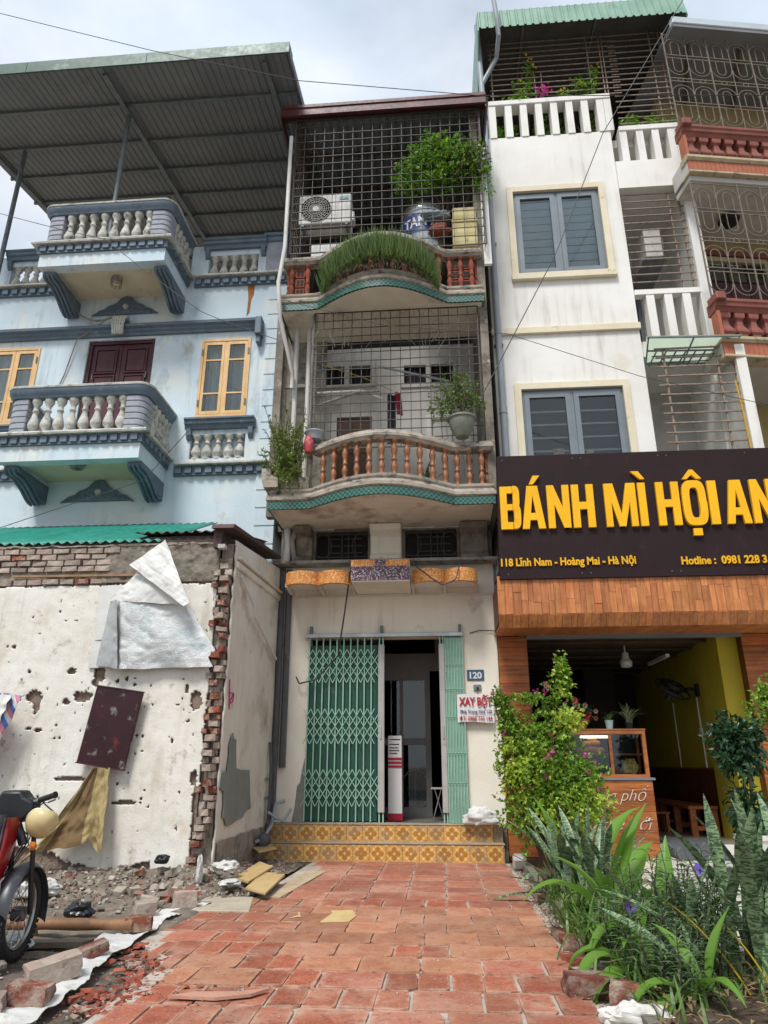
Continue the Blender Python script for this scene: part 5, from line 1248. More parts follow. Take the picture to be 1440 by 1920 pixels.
M_patch = mat('bare_cement_patch', '#8c8a84', '#7c7a74', .95, 5, .4, 30)
MB().prism([(-2.2, .47), (-2.03, .47), (-2.035, 1.35), (-2.06, 1.25), (-2.1, 1.0), (-2.14, .95), (-2.16, .7)], 'y', W - .006, W).build('bare_patch', M_patch, mid)
# ================================================================ red tile path
path = tag(MB().prism([(-1.8, 10.4), (-1.9, 7.6), (-2.3, 7.5), (-2.28, 5.8), (-1.88, 5.2), (-1.84, 3.2), (1.0, 3.2), (.84, 5), (.84, 10.4)], 'z', -.025, .008).build('path', mat('sandy_mortar', '#a89c8e', '#b8aea3', .95, 4, .5, 40, dirt=[('#77685a', .55, .7, 8), ('#a5614a', .62, .75, 4)])), kind='structure')
def tilemat(name, c1, c2, eff, effamt, dirt):
    g = NG(name); p = g.pos(); po = g.n('ShaderNodeTexCoord').outputs['Object']; s_ = g.n('ShaderNodeSeparateXYZ', {0: po})
    r = g.n('ShaderNodeObjectInfo').outputs['Random']
    c = g.mix(g.ramp(g.noise(p, 6, 6), .35, .65), lin(c1), lin(c2))
    ed = g.math('MAXIMUM', g.math('MULTIPLY', g.math('ABSOLUTE', s_.outputs[0]), 1.), g.math('ABSOLUTE', s_.outputs[1]))
    e = g.ramp(g.math('ADD', ed, g.math('MULTIPLY', g.math('SUBTRACT', g.noise(p, 7, 8, .7), .5), .55)), .40, .56)
    c = g.mix(g.math('MULTIPLY', e, effamt), c, lin(eff))
    big = g.ramp(g.noise(g.pos(loc=(3, 1, 0)), 1.4, 6, .65), .48, .66)
    c = g.mix(g.math('MULTIPLY', big, .6), c, lin(eff))
    sc_ = g.ramp(g.noise(g.pos((9, 1, 1)), 5, 8, .8), .6, .66); c = g.mix(g.math('MULTIPLY', sc_, .35), c, lin('#c9b3a4'))
    c = g.mix(g.ramp(g.noise(p, 13, 8, .7), .54, .68), c, lin(dirt)); c = g.mix(g.math('MULTIPLY', g.ramp(g.noise(p, 60, 5, .8), .56, .66), .5), c, lin('#cdb9a6')); c = g.mix(g.math('MULTIPLY', g.ramp(g.noise(g.pos((1, .5, 1)), .7, 4), .5, .68), .45), c, lin('#94765f'))
    c = g.n('ShaderNodeHueSaturation', {'Color': c, 'Value': g.n('ShaderNodeMapRange', {'Value': r, 'To Min': .8, 'To Max': 1.15}).outputs[0]}).outputs[0]
    g.l(c, g.b.inputs['Base Color'])
    g.l(g.n('ShaderNodeMapRange', {'Value': g.noise(p, 9, 6), 'To Min': .45, 'To Max': .85}).outputs[0], g.b.inputs['Roughness'])
    g.l(g.n('ShaderNodeBump', {'Height': g.noise(p, 30, 9, .75), 'Strength': .6, 'Distance': .012}).outputs[0], g.b.inputs['Normal'])
    return g.m
M_t1 = tilemat('red_path_tile', '#a0563c', '#8e4830', '#bb9a84', .85, '#6f4034')
M_t2 = tilemat('rosy_path_tile', '#a5634b', '#975440', '#b8937f', .7, '#7a4a3e')
M_t3 = tilemat('tan_worn_tile', '#ac7859', '#9c6247', '#b99079', .55, '#8a5a44')
M_t4 = tilemat('cement_tile', '#b3a690', '#a3957f', '#c0b6a6', .4, '#8a7d6b')
def xleft(y):
    K = [(3.0, -1.75), (4.3, -1.8), (4.75, -1.68), (5.2, -1.85), (5.84, -2.2), (6.5, -2.26), (7.5, -1.95), (7.55, -1.84), (9.4, -1.62), (10.4, -1.75)]
    for (a, xa), (b, xb) in zip(K, K[1:]):
        if a <= y <= b: return xa + (xb - xa) * (y - a) / (b - a)
    return -1.8
def tiletop(m, k):
    mb = MB(); q = random.Random(k); vs = []; n = 2
    pts = []
    for (ax, ay), (bx_, by_) in zip(((-.5, -.5), (.5, -.5), (.5, .5), (-.5, .5)), ((.5, -.5), (.5, .5), (-.5, .5), (-.5, -.5))):
        ch = q.choice((.0, .02, .03, .09, .0))
        for t in ([0.0] if ch == 0 else [ch]) + [.25, .5, .75] + ([] if q.random() < .5 else [1 - q.choice((.03, .1))]):
            j = .012; pts.append((ax + (bx_ - ax) * t + q.uniform(-j, j) - .006 * ax, ay + (by_ - ay) * t + q.uniform(-j, j)))
    mb.prism(pts, 'z', -.5, .5)
    return mb.mesh('tile', m, None, False)[0]
TM = {m.name: [tiletop(m, k) for k in range(9)] for m in (M_t1, M_t2, M_t3, M_t4)}
rn = random.Random(21)
def tan(x, y):
    n = .18 * noise.noise((x * 2, y * 2, 4))
    if 5.95 < y < 7.3 and -1.15 + n < x < .7: return not (x > .2 and x < .5 and 6.7 < y < 7.1)
    if 5.45 < y <= 6.0 and (-1.2 + n < x < -.45 or .0 < x < .75 + n) : return x < .6
    if 5.0 < y <= 5.45 and (-.82 < x < -.3): return True
    if 4.55 < y <= 5.5 and (-.1 < x < .12): return True
    if 4.85 < y <= 5.5 and -1.75 < x < -1.25: return True
    return False
y = 3.3; row = 0
while y < 10.36:
    far = y > 7.5
    dy = .40 if far else .355; dy = min(dy, 10.385 - y)
    tw = .395; x = .785 - (0 if far else (.19 * (row % 2) + rn.uniform(-.02, .02)))
    if not far and row % 2: xs = [(x, .785)]
    else: xs = []
    while x > xleft(y + dy / 2) + .1:
        xs.append((max(x - tw, xleft(y + dy / 2)), x)); x -= tw
    for a, b in xs:
        if b - a < .06 or dy < .1: continue
        cx, cy = (a + b) / 2, y + dy / 2
        m = M_t3 if tan(cx, cy) else (M_t2 if far or rn.random() < .2 else M_t1)
        if not far and rn.random() < .03: continue
        split = not far and m is M_t1 and rn.random() < .85 and b - a > .3
        segs = [(a, (a + b) / 2 - .001), ((a + b) / 2 + .001, b)] if split else [(a, b)]
        for p_, q_ in segs:
            gap = .009 if not far else .005
            z = rn.uniform(.018, .027) if m is not M_t3 else rn.uniform(.0235, .026)
            g2 = gap if m is not M_t3 else .0025
            l_ = p_ + (g2 if p_ == a else .0005); r_ = q_ - (g2 if q_ == b else .0005)
            place('tile', rn.choice(TM[m.name]), path, ((l_ + r_) / 2, cy, z - .015), (rn.uniform(-.006, .006), rn.uniform(-.006, .006), rn.uniform(-.006, .006)), (r_ - l_, dy - 2 * g2, .03))
    y += dy; row += 1
# two yellow remnants and a cement slab
for x0, y0, x1, y1 in ((-1.05, 6.45, -.78, 6.95), (-1.33, 6.6, -1.24, 6.85)):
    MB().prism([(x0, y0), (x0 + .05, y1 - .1), (x0 + .02, y1), (x1 - .06, y1 + .03), (x1, y1 - .2), (x1 - .03, y0 + .05)], 'z', .0275, .030).build('tile_remnant', mat('yellowed_cement', '#c3ab78', '#b39a68', .9, 6, .3), path)
MB().prism([(-2.3, 6.85), (-2.34, 7.52), (-1.88, 7.54), (-1.74, 6.85)], 'z', .01, .034).build('cement_patch', mat('pale_cement_patch', '#b3a996', '#a39783', .95, 4, .6, 30, dirt=[('#877c6b', .56, .72, 6)]), path, bevel=.006)
MB().prism([(-1.85, 7.56), (-1.66, 9.4), (-1.45, 9.4), (-1.62, 7.56)], 'z', .024, .0315).build('cement_patch', mat('cream_cement_strip', '#b8a78c', '#a89678', .95, 5, .5, 30, dirt=[('#907d66', .56, .72, 7)]), path)
# white tiled apron before the shop
apron = tag(MB().box(1.62, 7, 5.6, 10.85, -.03, .06).build('forecourt', M_mortar), kind='structure')
for i in range(13):
    for j in range(13):
        jbox('tile', M_wtile, apron, 1.63 + i * .4, 1.63 + i * .4 + .396, 5.62 + j * .4, 5.62 + j * .4 + .396, .055, .075 + .001 * ((i * 7 + j * 3) % 3))
# planting bed with kerb
bed = tag(MB().grid(lambda u, v: (.97 + u * .7, 3.2 + v * 7.4, .06 + .03 * noise.noise((u * 5, v * 30, 0))), 14, 90).build('planting_bed', mat('bed_soil', '#5b4a3b', '#473a2f', .95, 6, 1., 30, dirt=[('#7d6e5e', .58, .7, 12)]), smooth=60), kind='structure')
M_kerb = mat('kerb_concrete', '#7d776c', '#6b655b', .95, 5, .5, 30, dirt=[('#4f483f', .56, .7, 6)])
y = 3.3
while y < 10.2:
    L_ = rn.uniform(.75, .95)
    jbox('kerb_stone', M_kerb, bed, .94 + rn.uniform(-.008, .008), 1.03, y, y + L_ - .01, -.02, .085, (0, 0, rn.uniform(-.01, .01))); y += L_

# unseen ground around and behind the viewer, added to tune the bounce light
tag(MB().box(-80, 80, -3.5, 2.6, -.06, .0).build('bounce_pavement', mat('pale_concrete_paving', '#a8a49c', '#99958d', .9, 2, .3, 40)), kind='structure')  # pale paving out of view, added to bounce light onto fronts and soffits
tag(MB().box(-80, 80, -16, -3.6, -.06, -.02).build('road', mat('asphalt', '#4a4a4b', '#3e3e40', .9, 3, .4, 60)), kind='structure')  # asphalt out of view, added to cut the brown bounce
# ================================================================ debris
def islandramp(name, cols, rough=.9):
    g = NG(name); r = g.n('ShaderNodeNewGeometry').outputs['Random Per Island']
    cr_ = g.n('ShaderNodeValToRGB', {'Fac': r}); cr_.color_ramp.interpolation = 'CONSTANT'
    e = cr_.color_ramp.elements
    while len(e) < len(cols): e.new(.5)
    for i, c in enumerate(cols): e[i].position = i / len(cols); e[i].color = lin(c)
    c = g.mix(g.math('MULTIPLY', g.ramp(g.noise(g.pos(), 18, 6), .45, .7), .6), cr_.outputs[0], lin('#7d7367'))
    g.l(c, g.b.inputs['Base Color']); g.b.inputs['Roughness'].default_value = rough
    g.l(g.n('ShaderNodeBump', {'Height': g.noise(g.pos(), 50, 6, .7), 'Strength': .6, 'Distance': .01}).outputs[0], g.b.inputs['Normal'])
    return g.m
M_rub = islandramp('mixed_rubble', ['#8f8779', '#7c7366', '#8a5546', '#a79d8e', '#7d746a', '#6d6256', '#b5aea2', '#8a7d6d', '#8d6a5c', '#5f574d', '#9a9184', '#837a6d'])
M_shard = islandramp('red_tile_shards', ['#96452f', '#85391f', '#a9553d', '#8b5a4a', '#a08a7c', '#7d3524'])
M_gravel = islandramp('grit', ['#a09686', '#877d70', '#b3aa9c', '#7a6f62', '#9a6a58'])
def rock(mb, c, s, q, flat=.6):
    m = Matrix.Rotation(q.uniform(0, 6.3), 3, 'Z') @ Matrix.Rotation(q.uniform(-.5, .5), 3, 'X')
    vs = []
    for zz in (-.5, .5):
        k = 1 if zz < 0 else q.uniform(.55, .95)
        for a, b in ((-.5, -.5), (.5, -.5), (.5, .5), (-.5, .5)):
            vs.append(m @ Vector(((a * k + q.uniform(-.2, .2)) * s, (b * k + q.uniform(-.2, .2)) * s * q.uniform(.5, 1), (zz + q.uniform(-.2, .2)) * s * flat)) + Vector(c))
    mb.add(vs, [(0, 3, 2, 1), (4, 5, 6, 7), (0, 1, 5, 4), (1, 2, 6, 5), (2, 3, 7, 6), (3, 0, 4, 7)])
def mound(x, y):
    """height of the rubble heap"""
    h = 0
    if y < 8.25 and x < -2.3: h = max(h, .19 * math.exp(-((8.2 - y) / .5) ** 2) * (1 if x < -2.5 else .6))
    d = math.hypot((x + 2.62) / .5, (y - 8.55) / 1.1); h = max(h, .27 * math.exp(-d * d * 1.3))
    d = math.hypot((x + 2.3) / .4, (y - 8.6) / 1.0); h = max(h, .14 * math.exp(-d * d))
    if x < -2.2: h = max(h, .05 * max(0, min(1, (y - 5.6) / .8)))
    return h * (1 + .35 * noise.noise((x * 3, y * 3, 0))) + .02 * noise.noise((x * 7, y * 7, 1))
M_heap = mat('rubble_earth', '#7d7366', '#695f53', .95, 5, 1., 30, dirt=[('#a0968a', .55, .68, 12), ('#8a5a48', .62, .72, 9)])
tag(MB().grid(lambda u, v: (-7 + u * 5.1, 5.4 + v * 5.0, max(-.03, mound(-7 + u * 5.1, 5.4 + v * 5.0) - .02)), 150, 140).build('rubble_terrain', M_heap, smooth=70), kind='structure')
q = random.Random(4)
mb = MB()
n = 0
while n < 1900:
    if n % 5 < 3: x, y = q.uniform(-5.8, -2.45), 8.15 - abs(q.gauss(0, .75))
    else: x, y = -1.95 - abs(q.gauss(0, .42)), q.uniform(7.4, 10.3)
    if y < 5.7 or x < -5.9: continue
    if x > -2.5 and y > 8.3 and x < -2.62: continue
    rock(mb, (x, y, mound(x, y) - .005), q.choice((.01, .012, .015, .02, .02, .025, .03, .04, .06)), q); n += 1
for k in range(22):
    x, y = q.uniform(-3.4, -2.45), q.uniform(7.2, 8.15); rock(mb, (x, y, mound(x, y) + .01), q.uniform(.07, .15), q, .5)
tag(mb.build('rubble', M_rub), 'grey and red rubble heaped along the foot of the ruined wall', 'rubble', kind='stuff')
mb = MB()
for k in range(340):
    y = q.uniform(4.15, 5.75); x = xleft(y) - .02 + q.gauss(-.12, .13)
    if x > xleft(y) + .1: continue
    rock(mb, (x, y, .005), q.choice((.015, .02, .03, .03, .05, .07)), q, .3)
for k in range(45):
    x, y = q.uniform(-2.0, -1.15), q.uniform(4.3, 4.8); rock(mb, (x, y, .03), q.choice((.01, .02, .03)), q, .35)
tag(mb.build('tile_shards', M_shard), 'broken red tile shards scattered at the left edge of the path', 'tile shards', kind='stuff')
mb = MB()
for k in range(1500):
    y = q.uniform(3.9, 10.2); x = .86 + q.gauss(0, .05); rock(mb, (x, y, .01), q.choice((.008, .012, .016, .025)), q, .5)
for k in range(900):
    x, y = q.uniform(-3.6, -1.8), q.uniform(3.9, 6.2); rock(mb, (x, y, -.02), q.choice((.006, .01, .014, .02)), q, .5)
for k in range(260):
    x, y = q.uniform(-1.7, .75), q.uniform(4.1, 9.9); rock(mb, (x, y, .028), q.choice((.004, .006, .008, .012)), q, .5)
tag(mb.build('grit', M_gravel), 'fine grit and crumbs scattered over the ground', 'grit', kind='stuff')
# white sheet laid along the edge
sh = thing('white_ground_sheet', 'long white plastic sheet laid on the ground under a row of bricks', 'sheet', (-2.4, 5.5, 0))
M_wsheet = mat('white_plastic_sheet', '#cfcfcc', '#bfbfbb', .5, 4, .4, 25, dirt=[('#9d9789', .6, .74, 5)])
SP = [(-2.22, 7.35, .16), (-2.4, 6.85, .2), (-2.46, 6.4, .22), (-2.44, 5.9, .26), (-2.42, 5.4, .22), (-2.36, 4.9, .24), (-2.3, 4.45, .3), (-2.32, 4.05, .34), (-2.4, 3.7, .3)]
def sheet_fn(u, v):
    t = u * (len(SP) - 1); i = min(int(t), len(SP) - 2); f_ = t - i
    x = SP[i][0] * (1 - f_) + SP[i + 1][0] * f_; y = SP[i][1] * (1 - f_) + SP[i + 1][1] * f_; wd = SP[i][2] * (1 - f_) + SP[i + 1][2] * f_
    xx = x + (v - .5) * wd * (1.25 + .5 * noise.noise((u * 14, v * 2, 2)))
    return (xx, y + .03 * noise.noise((u * 9, v * 3, 8)), .02 + .035 * abs(noise.noise((xx * 5, y * 4, 0))) + .02 * abs(noise.noise((xx * 13, y * 11, 3))))
MB().grid(sheet_fn, 160, 14, .003, (0, 0, 1)).build('sheet', M_wsheet, sh, 60)
# single bricks
def loose_brick(label, c, size, rot, red=1, group='loose bricks on the white ground sheet'):
    sd = len(label) + c[0]
    def disp(p):
        n_ = noise.noise(p * 2.2 + Vector((sd, 0, 0))) * .5 + noise.noise(p * 6 + Vector((0, sd, 0))) * .3
        r_ = max(abs(p.x), abs(p.y), abs(p.z)); k_ = sum(sorted((abs(p.x), abs(p.y), abs(p.z)))[:2])
        return p * (1 - .10 * max(0, k_ - .5)) + p.normalized() * .1 * n_ * (.4 + k_)
    mb = MB()
    for ax in range(3):
        for sg_ in (-.5, .5):
            def fc_(u, v, ax=ax, sg_=sg_):
                a = [0, 0, 0]; a[ax] = sg_; a[(ax + 1) % 3] = (u - .5) * (1 if sg_ > 0 else -1); a[(ax + 2) % 3] = v - .5
                p = disp(Vector(a)); return (p.x * size[0], p.y * size[1], p.z * size[2])
            mb.grid(fc_, 7, 7)
    me, _c = mb.mesh('brick', [M_palebrick, M_brick][red], 50, False)
    b = place('brick', me, None, c, rot); tag(b, label, 'brick', group)
    return b
loose_brick('mortared grey red brick at the far end of the white sheet', (-2.36, 6.95, .1), (.2, .11, .13), (0, 0, .5), 0)
loose_brick('pair-topped red brick just behind the farthest white sheet brick', (-2.48, 7.25, .09), (.22, .1, .08), (0, .1, .35))
loose_brick('squared grey brick leaning beside the bamboo pole end', (-2.55, 6.5, .09), (.17, .1, .13), (.15, 0, .7), 0)
loose_brick('dull brick behind the leaning grey one on the sheet', (-2.62, 6.75, .09), (.16, .1, .12), (0, .2, .2), 0)
loose_brick('red brick with pale top lying mid way along the sheet', (-2.38, 5.98, .09), (.2, .12, .1), (0, 0, .25))
loose_brick('flat worn red brick tilted on the sheet before the wheel', (-2.4, 5.22, .07), (.24, .1, .06), (.1, -.25, .75))
loose_brick('large mortar covered red brick on the near sheet', (-2.36, 4.68, .09), (.3, .13, .12), (.1, -.15, .8), 0)
loose_brick('bright red rough brick nearest the camera at lower left', (-2.27, 4.28, .07), (.22, .14, .11), (0, .1, .1))
loose_brick('grey concrete lump at the bottom left corner', (-2.42, 4.08, .06), (.22, .18, .11), (0, 0, .4), 0)
gq = 'broken bricks edging the planting bed'
for lb, c_, s_, r_ in (('sunken red brick half way along the right path edge', (.86, 6.1, .03), (.12, .3, .07), .1), ('crumbled red brick nearer than the sunken one at right', (.87, 5.72, .05), (.14, .24, .1), -.15),
                       ('thin red brick scrap beside the crumbled brick', (.80, 5.45, .03), (.1, .2, .05), .4), ('big red brick at the near right path corner', (.80, 4.72, .06), (.3, .16, .12), .1), ('broken brick half under the big leaf', (.96, 4.55, .06), (.18, .13, .12), -.3), ('small red brick chip far along the bed edge', (.9, 7.75, .03), (.1, .16, .07), .2)):
    loose_brick(lb, c_, s_, (0, .05, r_), 1, gq)
# pale board offcuts
M_ply = mat('pale_laminate', '#c2a878', '#b79b69', .55, 4, .1, 30, grain=('#a58a5b', (1, .1, 1), 26, .5), dirt=[('#8d7a58', .64, .76, 8)])
M_plyedge = mat('dark_board_edge', '#5d4c3a', '#4c3e30', .9, 6)
for lb, pts, z, tilt in (('small square pale board offcut nearest the steps', [(-2.62, 10.1), (-2.35, 9.55), (-2.2, 9.9), (-2.5, 10.45)], .2, .04), ('middle pale board offcut lying on the rubble', [(-2.22, 8.05), (-2.02, 7.85), (-1.98, 8.75), (-2.22, 9.1)], .1, .05), ('largest notched pale board offcut in front of the others', [(-1.98, 7.6), (-1.72, 7.35), (-1.76, 8.4), (-1.86, 8.42), (-1.88, 8.5), (-2.03, 8.52)], .075, .03)):
    t = thing('board_offcut', lb, 'board', (pts[0][0], pts[0][1], z), group='pale board offcuts')
    a = MB().prism(pts, 'z', z + .012, z + .03); b = MB().prism(pts, 'z', z, z + .0115)
    for m_ in (a, b): m_.v = [(v[0], v[1], v[2] + tilt * (v[1] - pts[0][1]) * .6) for v in m_.v]
    a.build('laminate_face', M_ply, t); b.build('core', M_plyedge, t)
# torn white foam pieces and bags
M_foam = mat('torn_white_foam', '#cdccc7', '#b9b8b2', .7, 6, .4, 40, dirt=[('#8f8a80', .6, .74, 8)])
def crumple(nm, lb, cat, c, s, m, seed, grp=None, flat=1.):
    q = seed; mbx = MB(); N = 14
    prof = []
    def fn(u, v):
        a = u * 2 * math.pi; b = (v - .5) * math.pi
        d = Vector((math.cos(a) * math.cos(b), math.sin(a) * math.cos(b), math.sin(b)))
        r = 1 + .45 * noise.noise(d * 1.7 + Vector((q, 0, 0))) + .28 * abs(noise.noise(d * 4 + Vector((0, q, 0)))) + .12 * noise.noise(d * 9)
        return (c[0] + d.x * s[0] * r, c[1] + d.y * s[1] * r, max(c[2] - s[2] * .7, c[2] + d.z * s[2] * r))
    o = mbx.grid(fn, 40, 24).build(nm, m, None, 50)
    return tag(o, lb, cat, grp)
for i, (lb, c, s) in enumerate((('curled silver white foam scrap by the broken brick end', (-2.3, 8.0, .24), (.13, .1, .05)), ('upright torn white foam sliver at the brick edge', (-2.5, 7.72, .22), (.03, .04, .13)), ('flat white foam shard in front of the curled scrap', (-2.18, 7.75, .13), (.1, .13, .02)), ('grey white scrap pile below the yellow blanket', (-4.0, 7.3, .12), (.22, .16, .1)))):
    crumple('foam_scrap', lb, 'foam scrap', c, s, M_foam, i * 3.1, 'white foam scraps')
crumple('plastic_bag', 'crumpled white plastic bag on the ground beside the bamboo', 'plastic bag', (-3.05, 5.45, .06), (.1, .09, .05), M_wsheet, 9.)
crumple('plastic_bag', 'black plastic bag lying in the rubble by the wall', 'plastic bag', (-3.05, 6.35, .1), (.11, .08, .06), mat('black_plastic', '#26272b', '#1d1e22', .3, 6), 12.)
crumple('plastic_bag', 'small dark bag at the foot of the ruined wall', 'plastic bag', (-2.98, 7.95, .3), (.07, .06, .05), MATS['black_plastic'], 14.)
crumple('plastic_sack', 'crumpled white sack on the right end of the tiled steps', 'sack', (.5, 10.52, .56), (.2, .1, .13), M_wsheet, 16.)
crumple('white_stone', 'white painted stone at the near bottom of the planting bed', 'stone', (.92, 4.22, .05), (.16, .08, .06), mat('white_stone', '#cfcdc6', '#bdbab2', .8, 5, .4), 21.)
tag(MB().cbox((.9, 9.7, .12), (.16, .12, .16), Matrix.Rotation(R(35), 3, 'X')).build('plaster_block', mat('white_stone', ''), bevel=.02), 'white broken plaster block leaning below the bougainvillea', 'block')
bam = thing('bamboo_pole', 'brown bamboo pole lying on the rubble beside the motorbike', 'pole', (-3.2, 5.9, .08))
MB().tube([(-4.6 + i * .22, 5.83 + .01 * i, .09) for i in range(11)], [.038 + (.006 if i % 2 == 0 else 0) for i in range(11)], 10).build('pole', mat('brown_bamboo', '#8a6443', '#74523a', .6, 6, .2, 40, dirt=[('#4f3a2a', .6, .75, 9)]), bam, 40)
tag(MB().prism([(-3.4, 5.5), (-2.65, 5.62), (-2.6, 5.72), (-3.4, 5.66)], 'z', .0, .035).build('plank_scrap', mat('wet_plank', '#6f655a', '#5c5349', .9, 5, .4)), 'grey plank scrap lying in front of the bamboo pole', 'plank')
tag(MB().prism([(-3.2, 4.86), (-2.86, 4.95), (-2.84, 5.04), (-3.2, 4.98)], 'z', -.01, .055).build('concrete_lump', M_dado, bevel=.02), 'long concrete lump on the dirt under the motorbike', 'concrete')
tag(MB().prism([(-1.55, 4.42), (-1.42, 4.5), (-1.2, 4.52), (-1.02, 4.6), (-1.1, 4.48), (-1.28, 4.4)], 'z', .031, .046).build('mortar_flake', mat('pink_mortar', '#b58a76', '#a57a67', .9, 5, .3)), 'pink mortar flake lying on the near path tiles', 'mortar flake')

# ================================================================ motorbike
mo = thing('motorbike', 'red and black motorbike parked at the left edge with its wheel turned', 'motorbike', (-2.92, 5.2, 0), R(-52), local=True)
M_red = mat('red_body_plastic', '#8f1119', '#7d0d15', .22, 3, spec=.6, dirt=[('#5f2a28', .66, .8, 6)])
M_blk = mat('black_plastic_trim', '#1f2023', '#191a1c', .45, 5, dirt=[('#4a4844', .62, .78, 7)])
M_rub_ = mat('tyre_rubber', '#1d1d1e', '#262524', .85, 6, .4, 60, dirt=[('#5e564b', .58, .75, 9)])
M_chr = mat('dull_chrome', '#9a9a98', '#868684', .3, 5, metal=.8)
M_eng = mat('engine_alloy', '#77767a', '#626166', .5, 7, metal=.6, dirt=[('#3a3632', .55, .7, 9)])
M_inner = mat('grey_inner_panel', '#6a5a5c', '#5a4c4e', .5, 3)
def wheel(parent, c, hd, Rr=.285):
    w_ = part_empty('wheel', parent, c)
    Mx = Matrix.Rotation(hd, 3, 'Z')
    def ringm(R0, r0, r1, n=36, k=8):
        m = MB()
        m.grid(lambda u, v: Vector(c) + Mx @ Vector((r1 * math.sin(v * 2 * math.pi), (R0 + r0 * math.cos(v * 2 * math.pi)) * math.cos(u * 2 * math.pi), (R0 + r0 * math.cos(v * 2 * math.pi)) * math.sin(u * 2 * math.pi))), n, k); return m
    ringm(Rr - .035, .035, .034).build('tyre', M_rub_, w_, 50)
    tr = MB()                                   # tread blocks
    for i in range(52):
        a = 2 * math.pi * i / 52
        for sx_ in (-.017, .017):
            tr.cbox(Vector(c) + Mx @ Vector((sx_, (Rr + .001) * math.cos(a + sx_ * 2), (Rr + .001) * math.sin(a + sx_ * 2))), (.026, .02, .008), Mx @ Matrix.Rotation(a - R(90), 3, 'X'))
    tag(tr.build('tread', M_rub_, w_), kind='stuff')
    ringm(Rr - .075, .012, .022).build('rim', M_chr, w_, 50)
    MB().lathe([(.02, -.05), (.045, -.04), (.05, 0), (.045, .04), (.02, .05)], 14, c, m=Mx @ Matrix.Rotation(R(90), 3, 'Y')).build('hub', M_eng, w_, 40)
    sp = MB()
    for i in range(18):
        a = 2 * math.pi * i / 18; b = a + .35 * (1 if i % 2 else -1)
        sp.tube([Vector(c) + Mx @ Vector((.03 * (1 if i % 2 else -1), .045 * math.cos(a), .045 * math.sin(a))), Vector(c) + Mx @ Vector((0, (Rr - .08) * math.cos(b), (Rr - .08) * math.sin(b)))], .003, 4)
    tag(sp.build('spokes', M_chr, w_), kind='stuff'); return w_, Mx
ST = R(-6)                                   # wheel steering relative to the frame, turned left is positive
ST = R(58)
w1, MX = wheel(mo, (0, 0, .285), ST)
wheel(mo, (0, -1.2, .285), 0)
# front mudguard: arched strip over the wheel with a rear flap
def fend(u, v):
    a = R(-14 + 185 * u); rr_ = .318; wx = (v - .5) * .125
    return MX @ Vector((wx, rr_ * math.cos(a), rr_ * math.sin(a) - .035 * (abs(v - .5) * 2) ** 2)) + Vector((0, 0, .285))
MB().grid(fend, 28, 8, .004, (0, 0, 1)).build('front_mudguard', mat('grey_black_mudguard', '#3a3b3f', '#323337', .35, 4, dirt=[('#6a665e', .6, .76, 5)]), mo, 50)
for s in (-.075, .075):
    MB().tube([MX @ Vector((s, 0, 0)) + Vector((0, 0, .285)), MX @ Vector((s, -.06, .2)) + Vector((0, 0, .285)), MX @ Vector((s * .9, -.11, .5)) + Vector((0, 0, .285))], .017, 8).build('fork_leg', M_blk, mo, 40)
hc = Vector((0, -.15, .96))
MB().tube([MX @ Vector((0, -.10, .44)) + Vector((0, 0, .285)), hc], .03, 8).build('steering_stem', M_blk, mo, 40)
hb = lambda x, y, z: MX @ Vector((x, y, z)) + hc
MB().tube([hb(-.3, -.05, .08), hb(-.17, -.01, .04), hb(0, .02, 0), hb(.17, -.01, .04), hb(.3, -.05, .08)], .013, 8).build('handlebar', M_chr, mo, 40)
for s in (-1, 1):
    gr = MB().tube([hb(.19 * s, -.015, .046), hb(.3 * s, -.05, .08)], .02, 10).build('grip', M_blk, mo, 40)
    MB().tube([hb(.3 * s, -.05, .08), hb(.315 * s, -.055, .084)], .023, 10).build('grip_end', M_blk, gr, 40)
    MB().tube([hb(.17 * s, .03, .04), hb(.23 * s, .04, .03), hb(.29 * s, .01, .05)], .007, 6).build('brake_lever', M_chr, mo, 40)
    MB().tube([hb(.17 * s, .0, .06), hb(.2 * s, -.04, .2), hb(.27 * s, -.04, .24)], .007, 6).build('mirror_stem', M_blk, mo) if s < 0 else None
cov = [(-.17, -.03), (-.16, .03), (-.09, .06), (-.07, .10), (.07, .10), (.09, .06), (.16, .03), (.17, -.03), (.1, -.1), (0, -.13), (-.1, -.1)]
m_ = MB().prism(cov, 'y', -.05, .12); m_.v = [tuple(hb(v[0] * (1 - .8 * max(0, v[1])), v[1], v[2] + .01)) for v in m_.v]
m_.build('handlebar_cover', M_blk, mo, 30, bevel=.02, seg=2)
MB().lathe([(.06, 0), (.075, .02), (.07, .05)], 14, hb(0, .13, .03), m=MX @ Matrix.Rotation(R(-90), 3, 'X')).build('headlight', M_chr, mo, 40)
# leg shield: red outside, grey inside
def shield(off, sc_=1.):
    def fn(u, v):
        z = .22 + .68 * v; wx = (.10 + .15 * math.sin(min(1, v * 1.15) * math.pi * .78) ** 1.2) * sc_
        a = (u - .5) * 2
        y = -.09 - .20 * (1 - v) - .10 * abs(a) ** 2 + .05 * math.sin(v * math.pi) + off
        return (a * wx, y, z)
    return fn
MB().grid(shield(.012, 1.02), 26, 26, .012, (0, -1, 0)).build('leg_shield', M_red, mo, 50)
MB().grid(shield(-.012, .93), 26, 26, .006, (0, -1, 0)).build('inner_panel', M_inner, mo, 50)
def colm(u, v):
    z = .5 + .42 * v; a = u * math.pi
    return (.19 * math.cos(a) * (1 - .35 * v), -.19 - .14 * (1 - v) - .1 * math.sin(a), z)
MB().grid(colm, 12, 10, .004, (0, 1, 0)).build('knee_panel', M_blk, mo, 50)
